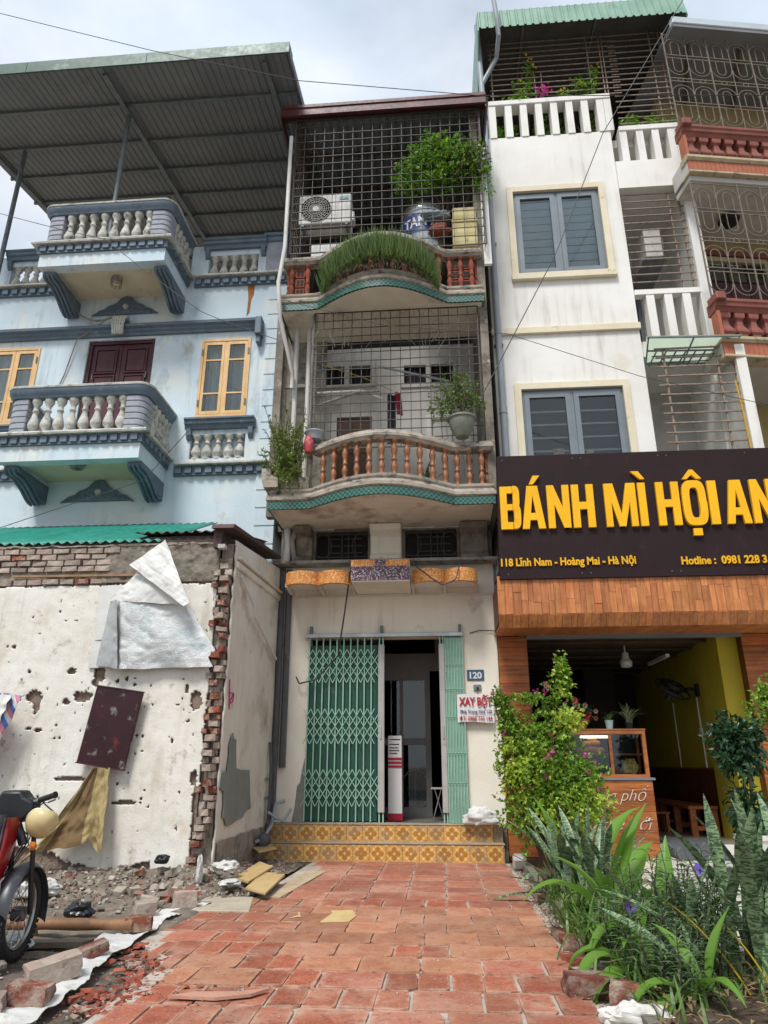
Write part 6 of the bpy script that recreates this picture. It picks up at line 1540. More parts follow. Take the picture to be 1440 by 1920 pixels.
MB().tube([(0, -.35, .6), (0, -.5, .46), (0, -.7, .45), (0, -.9, .6)], [.075, .07, .075, .09], 10).build('frame_tunnel', M_red, mo, 50)
MB().prism([(-.5, .7), (-.62, .78), (-.9, .79), (-1.3, .84), (-1.42, .82), (-1.3, .74), (-.9, .66), (-.6, .62)], 'x', -.13, .13).build('seat', M_blk, mo, 40, bevel=.03, seg=2)
MB().prism([(-.62, .6), (-.9, .66), (-1.35, .74), (-1.5, .78), (-1.3, .55), (-.95, .45), (-.7, .45)], 'x', -.1, .1).build('tail_body', M_red, mo, 40, bevel=.03, seg=2)
MB().prism([(-1.35, .7), (-1.52, .77), (-1.66, .5), (-1.62, .3), (-1.58, .3), (-1.6, .5)], 'x', -.06, .06).build('rear_mudguard', M_blk, mo)
MB().prism([(-.42, .2), (-.4, .36), (-.5, .42), (-.72, .42), (-.8, .34), (-.78, .2), (-.6, .15)], 'x', -.11, .13).build('engine', M_eng, mo, 40, bevel=.03, seg=2)
MB().lathe([(.03, 0), (.085, .01), (.09, .03), (.05, .05)], 16, (.13, -.62, .28), m=Matrix.Rotation(R(90), 3, 'Y')).build('clutch_cover', M_eng, mo, 40)
MB().tube([(.1, -.42, .25), (.12, -.5, .17), (.14, -.8, .16), (.15, -1.2, .24), (.15, -1.5, .3)], [.02, .02, .03, .045, .045], 8).build('exhaust_pipe', M_chr, mo, 40)
MB().tube([(-.28, -.52, .24), (.28, -.52, .24)], .016, 8).build('foot_pegs', M_blk, mo, 40)
for s in (-.09, .09): MB().tube([(s, -.8, .36), (s * 1.2, -1.2, .285)], .022, 6).build('swing_arm', M_blk, mo, 40); MB().tube([(s * 1.3, -1.18, .3), (s * 1.3, -1.02, .66)], .025, 8).build('rear_shock', M_chr, mo, 40)
MB().tube([(-.12, -.66, .2), (-.3, -.62, .0)], .012, 6).build('side_stand', M_blk, mo)
for k, (dx, dz) in enumerate(((.02, .0), (.05, -.03), (-.04, .02))):
    MB().tube([hb(.17 - k * .12, .05, .05), hb(.14 - k * .1, .12, -.05), (.05 + dx, -.02, .75 + dz), (.03 + dx, -.12, .55), (.06, -.3, .4)], .005, 5).build('control_cable', M_blk, mo, 60)
for k in range(6): MB().box(-.09, .09, -.43 - .022 * k, -.42 - .022 * k, .2, .36).build('cylinder_fin', M_eng, mo)
MB().lathe([(.01, 0), (.03, .005), (.028, .03), (.012, .045)], 10, (.2, -.03, .72), m=Matrix.Rotation(R(-90), 3, 'X')).build('indicator_lens', mat('amber_lens', '#b5651d', None, .3), mo, 40)
MB().tube([(.17, -.5, .2), (.17, -.42, .3), (.16, -.36, .42)], .012, 6).build('kick_guard', M_chr, mo, 40)
mo_w = Matrix.Translation(Vector((-2.92, 5.2, 0))) @ Matrix.Rotation(R(-52), 4, 'Z')
W_ = lambda p: mo_w @ Vector(p)
# helmet hung from the right grip
gp = W_(hb(.22, -.02, .03))
he = thing('helmet', 'cream half helmet hanging from the motorbike grip', 'helmet', tuple(gp + Vector((0, 0, -.16))))
hcn = gp + Vector((-.0, .02, -.12))
Rt = Vector((.42, -.62, -.66)).to_track_quat('Z', 'Y').to_matrix()
def hel(u, v):
    a = u * 2 * math.pi; b = R(-14 + 104 * v)
    r = .098
    cut = .045 * max(0, math.cos(a - 1.2)) ** 3 * (1 - v)
    return hcn + Rt @ Vector((r * 1.0 * math.cos(a) * math.cos(b), r * 1.18 * math.sin(a) * math.cos(b), r * 1.0 * math.sin(b) + cut))
M_helm = mat('cream_gloss', '#cdbb8c', '#c0ad7c', .25, 3, dirt=[('#8a7440', .64, .76, 9)])
o = MB().grid(hel, 36, 18).build('helmet_shell', M_helm, he, 60); so = o.modifiers.new('s', 'SOLIDIFY'); so.thickness = .014; so.offset = 0
MB().tube([hel(i / 36, 0) for i in range(37)], .008, 6).build('rim_trim', M_white, he, 60)
MB().tube([hel(.1, .0), gp + Vector((0, 0, .0)), hel(.45, .0)], .006, 5).build('chin_strap', M_blk, he)
# shopping bag behind the shield
bagc = W_((.16, -.30, .48))
bg_ = thing('plastic_shopping_bag', 'thin white plastic bag with a bottle hung behind the leg shield', 'bag', tuple(bagc - Vector((0, 0, .2))))
g = NG('thin_white_plastic'); tr = g.n('ShaderNodeBsdfTransparent', {'Color': (.95, .95, .97, 1)}); g.b.inputs['Base Color'].default_value = lin('#d9dadd'); g.b.inputs['Roughness'].default_value = .35
ms = g.n('ShaderNodeMixShader', {0: .58}); g.l(tr.outputs[0], ms.inputs[1]); g.l(g.b.outputs[0], ms.inputs[2]); g.l(ms.outputs[0], g.o.inputs['Surface']); M_bag = g.m
def bag(u, v):
    a = u * 2 * math.pi; w_ = .03 + .11 * math.sin(min(1, (1 - v) * 1.2) * math.pi * .62)
    n_ = 1 + .25 * noise.noise((math.cos(a) * 1.5, math.sin(a) * 1.5, v * 4)) + .1 * noise.noise((math.cos(a) * 5, math.sin(a) * 5, v * 9))
    return bagc + Vector((w_ * n_ * math.cos(a), w_ * .7 * n_ * math.sin(a), -.22 + .46 * v))
MB().grid(bag, 32, 24).build('bag_film', M_bag, bg_, 60)
MB().lathe([(.025, -.2), (.032, -.19), (.032, -.04), (.012, .0), (.012, .02)], 12, bagc).build('water_bottle', mat('clear_bottle', '#b9c4c9', '#aab6bc', .2, 4), bg_, 40)
MB().lathe([(.015, .02), (.015, .04)], 12, bagc).build('bottle_cap', mat('blue_cap', '#6f9fd0', None, .4), bg_, 40)
# ================================================================ plants
def leaf(mb, p, d, up, L_, Wd, fold=.25, droop=.2):
    d = unit(d); s = d.cross(up)
    if s.length < 1e-3: s = Vector((1, 0, 0))
    s.normalize(); n = s.cross(d)
    b = p; mid = p + d * L_ * .5; tip = p + d * L_ - n * L_ * droop
    l = mid + s * Wd * .5 + n * Wd * fold; r = mid - s * Wd * .5 + n * Wd * fold
    mb.add([b, r, tip, l, mid], [(0, 1, 4), (1, 2, 4), (0, 4, 3), (4, 2, 3)])
def rdir(q, up=.3):
    return unit((q.gauss(0, 1), q.gauss(0, 1), q.gauss(0, 1) + up))
def cloud(blobs, n, L_, Wd, q, up=.2, shell=.55, cluster=3):
    mb = MB(); tot = sum(b[6] if len(b) > 6 else b[3] * b[4] * b[5] for b in blobs)
    for b in blobs:
        k = int(n * (b[6] if len(b) > 6 else b[3] * b[4] * b[5]) / tot / cluster)
        for _ in range(k):
            d = rdir(q, 0); r = q.random() ** shell
            nn = 1 + .75 * noise.noise((d.x * 2.6 + b[0] * 3, d.y * 2.6, d.z * 2.6 + b[2]))
            p = Vector((b[0] + d.x * b[3] * r * nn, b[1] + d.y * b[4] * r * nn, b[2] + d.z * b[5] * r * nn))
            for _ in range(cluster):
                dd = unit(d * .8 + rdir(q, up) * .9)
                leaf(mb, p + rdir(q, 0) * L_ * .4, dd, rdir(q, 1.2), L_ * q.uniform(.6, 1.2), Wd * q.uniform(.7, 1.2))
    return mb
def stems(mb, base, tips, r, q):
    for t in tips:
        b = Vector(base); t = Vector(t); m_ = b.lerp(t, .5) + Vector((q.uniform(-.1, .1), q.uniform(-.1, .1), .05))
        mb.tube([b + Vector((q.uniform(-.03, .03), q.uniform(-.03, .03), 0)), m_, t], [r, r * .7, r * .3], 5)
    return mb
M_bark = mat('brown_stem', '#5d4a38', '#4a3a2c', .9, 9, .4, 50)
M_leafA = leafmat('bougainvillea_leaf', '#567f2a', '#92b33f', .35, .45, .4)
M_leafA2 = leafmat('young_yellow_leaf', '#a3bf42', '#bccb55', .2, .45, .45)
M_mag = leafmat('magenta_bract', '#b3267f', '#cf3f93', .2, .6, .4)
M_leafD = leafmat('dark_glossy_leaf', '#1d3a22', '#2c4d2c', .35, .3, .2)
M_leafB = leafmat('balcony_bush_leaf', '#4a7a22', '#84a832', .4, .45, .35)
M_leafO = leafmat('olive_bush_leaf', '#3f4d27', '#65703a', .4, .45, .3)
M_aloe = leafmat('aloe_blade', '#53703a', '#7a9150', .3, .5, .25)
M_grass = leafmat('strap_leaf', '#4a6a2f', '#6f8a46', .3, .4, .35)
M_ruel = leafmat('ruellia_leaf', '#475f3f', '#6c8257', .3, .45, .3)
M_turm = leafmat('turmeric_leaf', '#4a742a', '#73983c', .2, .4, .4)
M_purple = leafmat('purple_petal', '#7d63c4', '#9078d4', .1, .6, .4)
M_pot = mat('glazed_grey_pot', '#7d8172', '#686c5e', .5, 6, .2, 40, dirt=[('#5d5a4e', .58, .74, 7)])
q = random.Random(33)
# big bougainvillea
bo = thing('bougainvillea', 'large bougainvillea bush with magenta bracts before the shop column', 'bush', (1.3, 9.6, .05))
blobs = [(1.3, 9.55, 1.05, .5, .42, .5), (1.05, 9.6, .7, .35, .35, .4), (1.65, 9.5, .85, .4, .35, .28), (1.75, 9.55, 1.15, .28, .3, .22), (1.2, 9.6, 1.55, .38, .35, .35), (1.0, 9.6, 1.2, .33, .3, .4), (1.5, 9.6, 1.55, .25, .25, .25), (1.45, 9.6, 2.0, .16, .15, .3), (1.6, 9.6, 2.35, .07, .07, .22, .02), (.85, 9.55, 1.75, .12, .12, .3, .02), (.75, 9.5, 2.05, .1, .1, .12, .008), (1.15, 9.5, 2.05, .22, .1, .05, .006)]
cloud(blobs, 11500, .066, .046, q).build('foliage', M_leafA, bo)
cloud([(1.75, 9.35, .8, .3, .2, .2), (1.6, 9.5, 1.75, .2, .2, .2), (1.25, 9.4, .8, .35, .2, .25), (1.58, 9.55, 2.3, .1, .1, .25), (1.0, 9.4, 1.2, .3, .15, .4), (1.5, 9.4, .55, .2, .15, .12)], 2300, .066, .046, q).build('young_foliage', M_leafA2, bo)
mbm = MB()
for c, k in (((.66, 9.45, 2.12), 16), ((.85, 9.45, 2.15), 10), ((1.36, 9.5, 2.16), 16), ((1.3, 9.2, 1.36), 22), ((1.02, 9.25, .94), 8), ((1.25, 9.2, 1.08), 8), ((1.8, 9.3, 1.32), 8), ((1.75, 9.25, 1.15), 5), ((.78, 9.35, 1.65), 5), ((1.35, 9.2, 1.6), 5), ((1.9, 9.3, .95), 6), ((1.05, 9.2, 1.7), 4), ((.85, 9.3, 1.3), 5), ((1.2, 9.5, 2.1), 6)):
    for _ in range(int(k * .65)): leaf(mbm, Vector(c) + Vector((q.gauss(0, .035), q.gauss(0, .03), q.gauss(0, .035))), rdir(q, .2), rdir(q, 1), .05, .04, .2)
tag(mbm.build('bracts', M_mag, bo), kind='stuff')
stems(MB(), (1.2, 9.65, .05), [(b[0], b[1], b[2]) for b in blobs] + [(.66, 9.45, 2.1), (.85, 9.5, 2.1)], .022, q).build('stem', M_bark, bo, 50)
# bougainvillea at the right edge
b2 = thing('bougainvillea', 'bougainvillea spray with pink bracts entering at the right edge', 'bush', (4.2, 9.0, .1))
cloud([(3.75, 8.6, 1.75, .3, .25, .18), (3.62, 8.5, 1.9, .18, .15, .15), (3.95, 8.6, 1.3, .25, .25, .3), (3.72, 8.55, 2.0, .1, .1, .14, .01), (3.8, 8.5, .95, .14, .14, .3, .02)], 1800, .06, .042, q).build('foliage', M_leafA, b2)
mbm = MB()
for c in ((3.7, 8.35, 1.6), (3.75, 8.3, 1.2), (3.72, 8.3, 1.05), (3.78, 8.3, 1.32)):
    for _ in range(9): leaf(mbm, Vector(c) + Vector((q.gauss(0, .03), q.gauss(0, .03), q.gauss(0, .03))), rdir(q, .2), rdir(q, 1), .05, .04, .2)
tag(mbm.build('bracts', M_mag, b2), kind='stuff')
stems(MB(), (4.1, 8.9, .08), [(3.75, 8.6, 1.75), (3.62, 8.5, 1.9), (3.95, 8.6, 1.3), (3.72, 8.3, 1.1)], .018, q).build('stem', M_bark, b2, 50)
# dark plant in a white pot
dk = thing('potted_dark_shrub', 'dark leaved shrub in a white pot at the right of the shop entrance', 'pot plant', (3.28, 8.45, .075))
MB().lathe([(.13, .08), (.15, .1), (.2, .5), (.215, .5), (.215, .55), (.18, .55), (.17, .48)], 18, (3.28, 8.45, 0)).build('pot', mat('white_plastic_pot', '#cbc9c2', '#bab8b0', .5, 4, dirt=[('#8f8b80', .62, .76, 6)]), dk, 40)
cloud([(3.25, 8.45, 1.55, .3, .26, .2), (3.14, 8.42, 1.3, .14, .2, .16), (3.3, 8.45, 1.28, .2, .18, .16), (3.24, 8.45, .85, .2, .18, .2), (3.25, 8.45, .65, .16, .16, .14), (3.05, 8.4, 1.5, .1, .1, .06)], 1700, .1, .05, q, -.3).build('foliage', M_leafD, dk)
stems(MB(), (3.28, 8.45, .5), [(3.25, 8.45, 1.1), (3.2, 8.45, 1.6), (3.32, 8.45, 1.5)], .02, q).build('stem', M_bark, dk, 50)
# sansevieria leaves: long blades with wavy cross bands
def sans_pattern(g, c):
    p = g.n('ShaderNodeTexCoord').outputs['Object']; r = g.n('ShaderNodeObjectInfo').outputs['Random']
    v = g.n('ShaderNodeVectorMath', {0: g.n('ShaderNodeMapping', {'Vector': p, 'Scale': (12, 12, 36)}).outputs[0], 1: g.n('ShaderNodeCombineXYZ', {0: g.math('MULTIPLY', r, 31.), 2: g.math('MULTIPLY', r, 57.)}).outputs[0]}, operation='ADD').outputs[0]
    f = g.ramp(g.n('ShaderNodeTexNoise', {'Vector': v, 'Scale': 1.3, 'Detail': 4., 'Roughness': .7, 'Distortion': 1.2}).outputs['Fac'], .46, .54)
    return g.mix(f, lin('#758a66'), lin('#34492f'))
M_sans = leafmat('snake_plant_leaf', '#7e9070', '#7e9070', .2, .4, .08, sans_pattern)
M_sansy = leafmat('yellowed_leaf', '#b59a2a', '#a88f28', .1, .5, .2)
def blade_mesh(nm, L_, wd, bend, m, seed, cup=.3, n=14, tipw=.03):
    qq = random.Random(seed); mb = MB(); vs = []
    tw = qq.uniform(-.5, .5)
    for i in range(n + 1):
        t = i / n; w_ = wd * (.55 + .75 * t - .1 * t * t) * (1 if t < .72 else max(tipw, 1 - ((t - .72) / .28) ** 1.6)) * .8
        a = bend * t; y = L_ * (math.sin(a) * t * .6 if bend else 0); z = L_ * t * math.cos(a * .7)
        an = tw * t; cx, sx_ = math.cos(an), math.sin(an)
        for s in (-1, -.4, .4, 1):
            dx, dy = s * w_ / 2, -cup * w_ * (s * s) * .5
            vs.append((dx * cx - dy * sx_, y + dx * sx_ + dy * cx, z))
    f = [(i * 4 + j, i * 4 + j + 1, (i + 1) * 4 + j + 1, (i + 1) * 4 + j) for i in range(n) for j in range(3)]
    mb.add(vs, f)
    return mb.mesh(nm, m, 60, False)[0]
ME_S = [blade_mesh('leaf', 1., .075 + .015 * (k % 3), (.0, .25, .5, .8, 1.2)[k % 5], M_sans, k) for k in range(10)]
ME_SW = [blade_mesh('leaf', 1., .115, (.05, .3, .6, .2)[k], M_sans, k + 40) for k in range(4)]
ME_Y = blade_mesh('leaf', 1., .07, .3, M_sansy, 77)
def snake(lb, base, leaves, grp='snake plants in the bed'):
    t = thing('snake_plant', lb, 'plant', base, group=grp)
    for (me, dx, dy, lean, az, L_) in leaves:
        place('leaf', me, t, (base[0] + dx, base[1] + dy, base[2]), (-R(lean), 0, R(az)), (1.0 if L_ > .6 else .85, 1, L_))
    return t
lv = []
for i in range(46): lv.append((q.choice(ME_S), q.uniform(-.3, .3), q.uniform(-.28, .28), q.uniform(2, 26), q.uniform(0, 360), q.uniform(.6, .95)))
for az, ln, L_ in ((88, 74, .85), (80, 82, .9), (95, 62, .7), (70, 50, .8), (60, 32, 1.0), (75, 25, .95), (110, 80, .5)): lv.append((q.choice(ME_S), -.15, -.05, ln, az, L_))
snake('clump of mottled snake plant below the bougainvillea', (1.35, 7.6, .05), lv)
lv = []
for (dx, dy, lean, az, L_) in ((0, 0, 4, 200, .95), (.1, .1, 3, 20, 1.05), (.18, -.05, 6, 300, .95), (.28, .05, 3, 120, 1.1), (.35, -.1, 8, 260, 1.0), (.22, .2, 10, 250, .95), (.42, .1, 3, 40, 1.05), (.15, -.15, 14, 300, .9), (.3, -.2, 5, 180, .85), (.05, -.15, 16, 80, .8), (.4, .25, 4, 90, 1.05), (.5, 0, 6, 10, 1.1), (.5, -.2, 4, 200, .95)): lv.append((q.choice(ME_SW), dx, dy, lean, az, L_))
for i in range(16): lv.append((q.choice(ME_SW), q.uniform(.1, .6), q.uniform(-.3, .4), q.uniform(2, 14), q.uniform(0, 360), q.uniform(.75, 1.05)))
lv += [(ME_Y, .05, -.22, 26, 60, .62), (ME_Y, .16, -.25, 16, 55, .5)]
snake('tall wide snake plant at the lower right corner', (1.6, 4.85, .02), lv)
lv = []
for i in range(9): lv.append((q.choice(ME_S), q.uniform(-.18, .18), q.uniform(-.25, .25), q.uniform(4, 24), q.uniform(0, 360), q.uniform(.5, .8)))
snake('scattered snake plant blades rising among the mid bed ruellia', (1.42, 5.05, .03), lv)
snake('single striped snake plant leaf arching over the near bed', (1.45, 4.45, .02), [(ME_S[2], 0, 0, 68, 78, .75), (ME_S[1], .05, .05, 48, 60, .8), (ME_S[3], .1, .3, 22, 75, .85)])
snake('slim snake plant standing among the ruellia stems', (1.5, 5.3, .03), [(ME_S[0], .0, 0, 6, 60, .75), (ME_S[1], .06, .05, 9, 150, .6), (ME_S[5], -.1, .1, 30, 100, .7)])
# turmeric like broad leaves
def broad_mesh(L_, wd, bend, seed, m):
    mb = MB(); n = 16; k = 6; vs = []; qq = random.Random(seed)
    for i in range(n + 1):
        t = i / n
        w_ = wd * math.sin(math.pi * min(1, max(0, (t - .12) / .88)) ** .8) if t > .12 else .012
        w_ = max(w_, .008)
        a = bend * t ** 1.5
        cy, cz = L_ * t * math.sin(a) * .8, L_ * t * math.cos(a)
        for j in range(k + 1):
            s = (j / k - .5) * 2
            up = .22 * w_ * abs(s) + .02 * w_ * math.sin(t * 30) * abs(s)
            vs.append((s * w_ / 2, cy - up * math.cos(a), cz + up * math.sin(a)))
    mb.add(vs, [(i * (k + 1) + j, i * (k + 1) + j + 1, (i + 1) * (k + 1) + j + 1, (i + 1) * (k + 1) + j) for i in range(n) for j in range(k)])
    return mb.mesh('leaf', m, 60, False)[0]
ME_T = [broad_mesh(1, .2, b, i, M_turm) for i, b in enumerate((.2, .5, .9, 1.3, 1.7, .7))]
def broad(lb, base, leaves):
    t = thing('broadleaf_plant', lb, 'plant', base, group='broad leaved plants in the bed')
    for k, dx, dy, lean, az, L_ in leaves: place('leaf', ME_T[k], t, (base[0] + dx, base[1] + dy, base[2]), (-R(lean), 0, R(az)), (L_, L_, L_))
broad('tall bright broad leaved plant in the middle of the bed', (1.3, 6.3, .03), [(0, -.05, .1, 12, 250, .95), (1, .1, .1, 24, 320, .9), (2, -.08, -.1, 26, 110, .85), (3, .1, -.1, 30, 240, .8), (0, 0, 0, 14, 290, 1.0), (1, 0, 0, 20, 80, .75), (2, .03, 0, 30, 265, .75), (3, 0, .05, 35, 300, .7), (2, 0, -.04, 40, 95, .6), (4, .05, -.05, 35, 40, .55), (1, -.03, 0, 10, 150, .6), (3, .02, -.03, 45, 200, .5)])
broad('low broad leaved plant drooping over the path kerb', (1.12, 5.1, .05), [(4, 0, 0, 48, 110, .6), (3, 0, .04, 50, 80, .55), (5, .02, 0, 30, 160, .5), (4, -.02, -.35, 58, 110, .62), (4, 0, -.05, 62, 140, .62), (2, .1, -.2, 20, 30, .55), (3, .15, .3, 25, 120, .6), (2, .05, .1, 40, 40, .55), (1, .03, .05, 20, 320, .5)])
broad('broad leaved shoots rising behind the snake plant clump', (1.55, 8.3, .05), [(0, 0, 0, 10, 80, 1.0), (1, .05, 0, 18, 300, 1.05), (2, 0, 0, 26, 20, .9), (1, -.2, .05, 16, 100, .9), (3, .1, 0, 30, 270, .9), (0, -.3, -.1, 12, 60, .95)])
broad('broad leaved plant between the ruellia bushes and forecourt', (1.55, 5.75, .03), [(1, 0, 0, 16, 100, .7), (2, .05, 0, 24, 200, .65), (0, 0, .05, 10, 330, .75), (3, -.05, 0, 30, 70, .6), (1, .1, -.1, 22, 260, .6)])
broad('near low broad leaved plant at the bottom of the bed', (1.3, 4.45, .03), [(3, 0, 0, 38, 100, .5), (1, .04, 0, 20, 30, .5), (2, 0, .04, 30, 200, .45), (4, -.03, 0, 50, 130, .5), (0, .08, .1, 14, 280, .5)])
# strap leaf clumps
def strap(lb, base, n, L_, wd, m=M_grass, cat='plant', spread=(.1, .1), nm='strap_leaf_clump'):
    t = thing(nm, lb, cat, base); mb = MB()
    for i in range(n):
        az = q.uniform(0, 6.28); d = Vector((math.cos(az), math.sin(az), 0)); l = L_ * q.uniform(.6, 1.1); out = q.uniform(.25, .9)
        b = Vector(base) + Vector((q.gauss(0, spread[0]), q.gauss(0, spread[1]), 0)); s = d.cross(Vector((0, 0, 1))); vs = []
        for k in range(8):
            u = k / 7; p = b + d * (l * out * u ** 1.3) + Vector((0, 0, l * (1.0 * u - .75 * out * u ** 2.4))); w_ = wd * (1 - u ** 2.5) * .5 + .001
            vs += [p + s * w_, p - s * w_]
        mb.add(vs, [(2 * k, 2 * k + 1, 2 * k + 3, 2 * k + 2) for k in range(7)])
    tag(mb.build('blades', m, t), kind='stuff')
    return t
strap('dense green strap leaves along the path kerb in mid bed', (1.06, 6.0, .06), 260, .36, .018, spread=(.1, .4))
strap('strap leaf tuft by the near kerb under the broad leaves', (1.1, 4.7, .05), 110, .26, .016, spread=(.08, .3))
strap('thin strap leaves at the foot of the snake plant clump', (1.12, 7.3, .06), 150, .32, .016, spread=(.1, .4))
strap('strap leaves mixed in front of the tall right snake plant', (1.5, 4.6, .03), 70, .28, .016, spread=(.2, .25))
# ruellia
def ruellia(lb, base, n, H_, spread, flowers):
    t = thing('ruellia_bush', lb, 'plant', base, group='ruellia bushes in the bed'); fo = MB(); st_ = MB()
    for i in range(n):
        b = Vector(base) + Vector((q.gauss(0, spread[0]), q.gauss(0, spread[1]), 0)); h = H_ * q.uniform(.5, 1.1); lean = Vector((q.gauss(0, .12), q.gauss(0, .12), 0)); tip = b + lean * h + Vector((0, 0, h))
        st_.tube([b, b.lerp(tip, .5) + Vector((q.gauss(0, .01), q.gauss(0, .01), 0)), tip], [.005, .004, .003], 4)
        for k in range(13):
            u = .35 + .65 * k / 12; p = b.lerp(tip, u); az = k * 1.57 + q.uniform(-.4, .4)
            for s in (0, math.pi): d = Vector((math.cos(az + s), math.sin(az + s), .65)); leaf(fo, p, d, Vector((0, 0, 1)), q.uniform(.08, .14) * (1.1 - .3 * u), .018, .3, .35)
    fo.build('foliage', M_ruel, t); tag(st_.build('stems', mat('dark_purple_stem', '#4a3f3a', '#3b322f', .8, 9), t), kind='stuff')
    for c in flowers:
        f = MB(); nv = unit((-.25, -.9, .35)); a = nv.cross(Vector((0, 0, 1))).normalized(); b_ = a.cross(nv)
        for k in range(5): an = k * 1.2566; d = a * math.cos(an) + b_ * math.sin(an); leaf(f, Vector(c), d + nv * .35, nv, .05, .052, .15, .0)
        f.build('flower', M_purple, t)
ruellia('leafy ruellia bush with a purple flower in mid bed', (1.4, 5.3, .03), 34, .58, (.16, .25), [(1.21, 5.35, .35), (1.68, 5.35, .58)])
ruellia('taller dark ruellia stems behind the wide snake plant', (1.72, 5.5, .03), 30, .62, (.14, .25), [])
ruellia('low ruellia tangle at the bottom edge of the bed', (1.3, 4.65, .02), 16, .42, (.16, .25), [])
mb = MB()
for i in range(700):
    p = Vector((q.uniform(1.0, 2.0), q.uniform(3.9, 7.5), .07 + q.random() * .05)); leaf(mb, p, Vector((q.gauss(0, 1), q.gauss(0, 1), q.uniform(-.1, .5))), Vector((0, 0, 1)), q.uniform(.05, .2), q.uniform(.008, .03), .2, .2)
tag(mb.build('leaf_litter', leafmat('dry_leaf', '#8a744f', '#5e4a34', .3, .8, .1)), 'dry brown leaf litter under the bed plants', 'leaf litter', kind='stuff')
# ---------------- balcony plants
al = thing('aloe_trough', 'dense trailing aloe spilling over the upper caged balcony rail', 'plant', (-.85, 9.3, 8.8))
mb = MB()
for i in range(1900):
    u = q.random(); x = -1.82 + 1.95 * u; yb0 = yb(x) - .05 - q.random() * .22; zt = 8.68 + .34 * math.sin(math.pi * u) ** .5 + q.uniform(-.12, .12)
    b = Vector((x, yb0 + .05, zt)); out = Vector((q.gauss(0, .5), -1, q.uniform(.1, 1.0))).normalized(); l = q.uniform(.18, .4)
    s = out.cross(Vector((0, 0, 1))).normalized(); vs = []
    for k in range(6):
        t = k / 5; p = b + out * l * t * .55 + Vector((0, 0, l * (.75 * t ** 1.8 - .25 * t))); w_ = .013 * (1 - t) + .001; vs += [p + s * w_, p - s * w_]
    mb.add(vs, [(2 * k, 2 * k + 1, 2 * k + 3, 2 * k + 2) for k in range(5)])
mb.build('blades', M_aloe, al)
mb = MB()
for i in range(300):
    u = q.random(); x = -1.7 + 1.7 * u; leaf(mb, Vector((x, yb(x) - .06 - q.random() * .1, 8.78 + q.random() * .25)), unit((q.gauss(0, .5), -.4, -1)), Vector((0, -1, 0)), .15, .012)
mb.build('dry_blades', leafmat('dry_blade', '#5a5236', '#3f3d2a', .3, .7, .2), al)
bb = thing('balcony_bush', 'leafy green bush growing above the water tank on the top balcony', 'bush', (.3, 10.0, 10.6))
cloud([(-.05, 9.95, 11.6, .42, .35, .35), (.35, 9.9, 11.75, .45, .35, .35), (.72, 9.95, 11.6, .35, .3, .4), (.0, 9.95, 11.95, .3, .25, .22), (.5, 9.9, 11.3, .5, .3, .25), (.9, 9.9, 11.35, .2, .2, .3), (-.5, 9.95, 11.45, .2, .15, .2), (-.35, 9.95, 11.1, .25, .15, .16), (.95, 9.9, 11.0, .16, .15, .25), (.1, 9.95, 12.2, .18, .15, .14), (.7, 9.95, 12.05, .2, .15, .14), (.2, 9.9, 11.15, .5, .25, .2), (.2, 9.95, 12.1, .3, .2, .15)], 6200, .085, .05, q).build('foliage', M_leafB, bb)
cloud([(.7, 9.85, 11.5, .4, .25, .35), (.55, 9.9, 11.2, .45, .25, .22)], 1100, .075, .05, q).build('dusty_foliage', M_leafO, bb)
stems(MB(), (.4, 10.3, 10.3), [(-.05, 9.95, 11.6), (.35, 9.9, 11.8), (.72, 9.95, 11.6), (0, 9.95, 11.9), (.9, 9.9, 11.3)], .03, q).build('stem', M_bark, bb, 50)
sp = thing('trailing_shrub', 'wispy green shrub spilling over the left end of the first balcony', 'shrub', (-2.25, 9.95, 5.4))
mb = MB(); ms_ = MB()
for i in range(110):
    b = Vector((-2.3 + q.gauss(0, .1), 9.85 + q.gauss(0, .1), 5.45)); az = q.uniform(0, 6.28); o_ = q.uniform(.1, .45); h = q.uniform(.1, 1.0) if i % 3 else q.uniform(-.5, .1)
    tip = b + Vector((math.cos(az) * o_ * .9, math.sin(az) * o_ - .12, h)); m1 = b.lerp(tip, .5) + Vector((0, -.05, .12))
    ms_.tube([b, m1, tip], .004, 4)
    for k in range(34):
        u = q.uniform(.1, 1); p = b.lerp(m1, u * 2) if u < .5 else m1.lerp(tip, u * 2 - 1); leaf(mb, p, rdir(q, .5), rdir(q, 1), q.uniform(.04, .075), .022)
mb.build('foliage', leafmat('wispy_leaf', '#55702c', '#86983f', .3, .5, .35), sp); ms_.build('twigs', M_bark, sp)
pb = thing('potted_bush', 'leafy bush in a round grey pot hung at the first balcony grille', 'pot plant', (.42, 9.72, 5.95))
MB().lathe([(.06, 0), (.1, .01), (.16, .12), (.2, .24), (.2, .29), (.225, .3), (.225, .33), (.19, .33), (.18, .28)], 20, (.42, 9.7, 5.93)).build('pot', M_pot, pb, 40)
cloud([(.35, 9.72, 6.75, .36, .3, .22), (.2, 9.72, 6.5, .28, .25, .2), (.55, 9.72, 6.55, .3, .25, .25), (.4, 9.72, 6.95, .22, .2, .14), (.05, 9.7, 6.35, .12, .12, .1)], 1100, .06, .036, q).build('foliage', leafmat('dusty_green_leaf', '#46602f', '#74853f', .4, .5, .3), pb)
stems(MB(), (.42, 9.7, 6.2), [(.35, 9.72, 6.75), (.1, 9.7, 6.45), (.6, 9.7, 6.6), (.4, 9.7, 6.95)], .015, q).build('stem', M_bark, pb, 50)
strap('snake plant pot behind the first balcony balusters', (-.15, 10.1, 5.2), 9, .55, .07, M_sans, 'plant', (.05, .05), 'balcony_snake_plant')
strap('low spiky plant behind the middle balusters', (-.95, 10.0, 5.2), 40, .28, .014, M_aloe, 'plant', (.25, .05), 'spiky_plant')
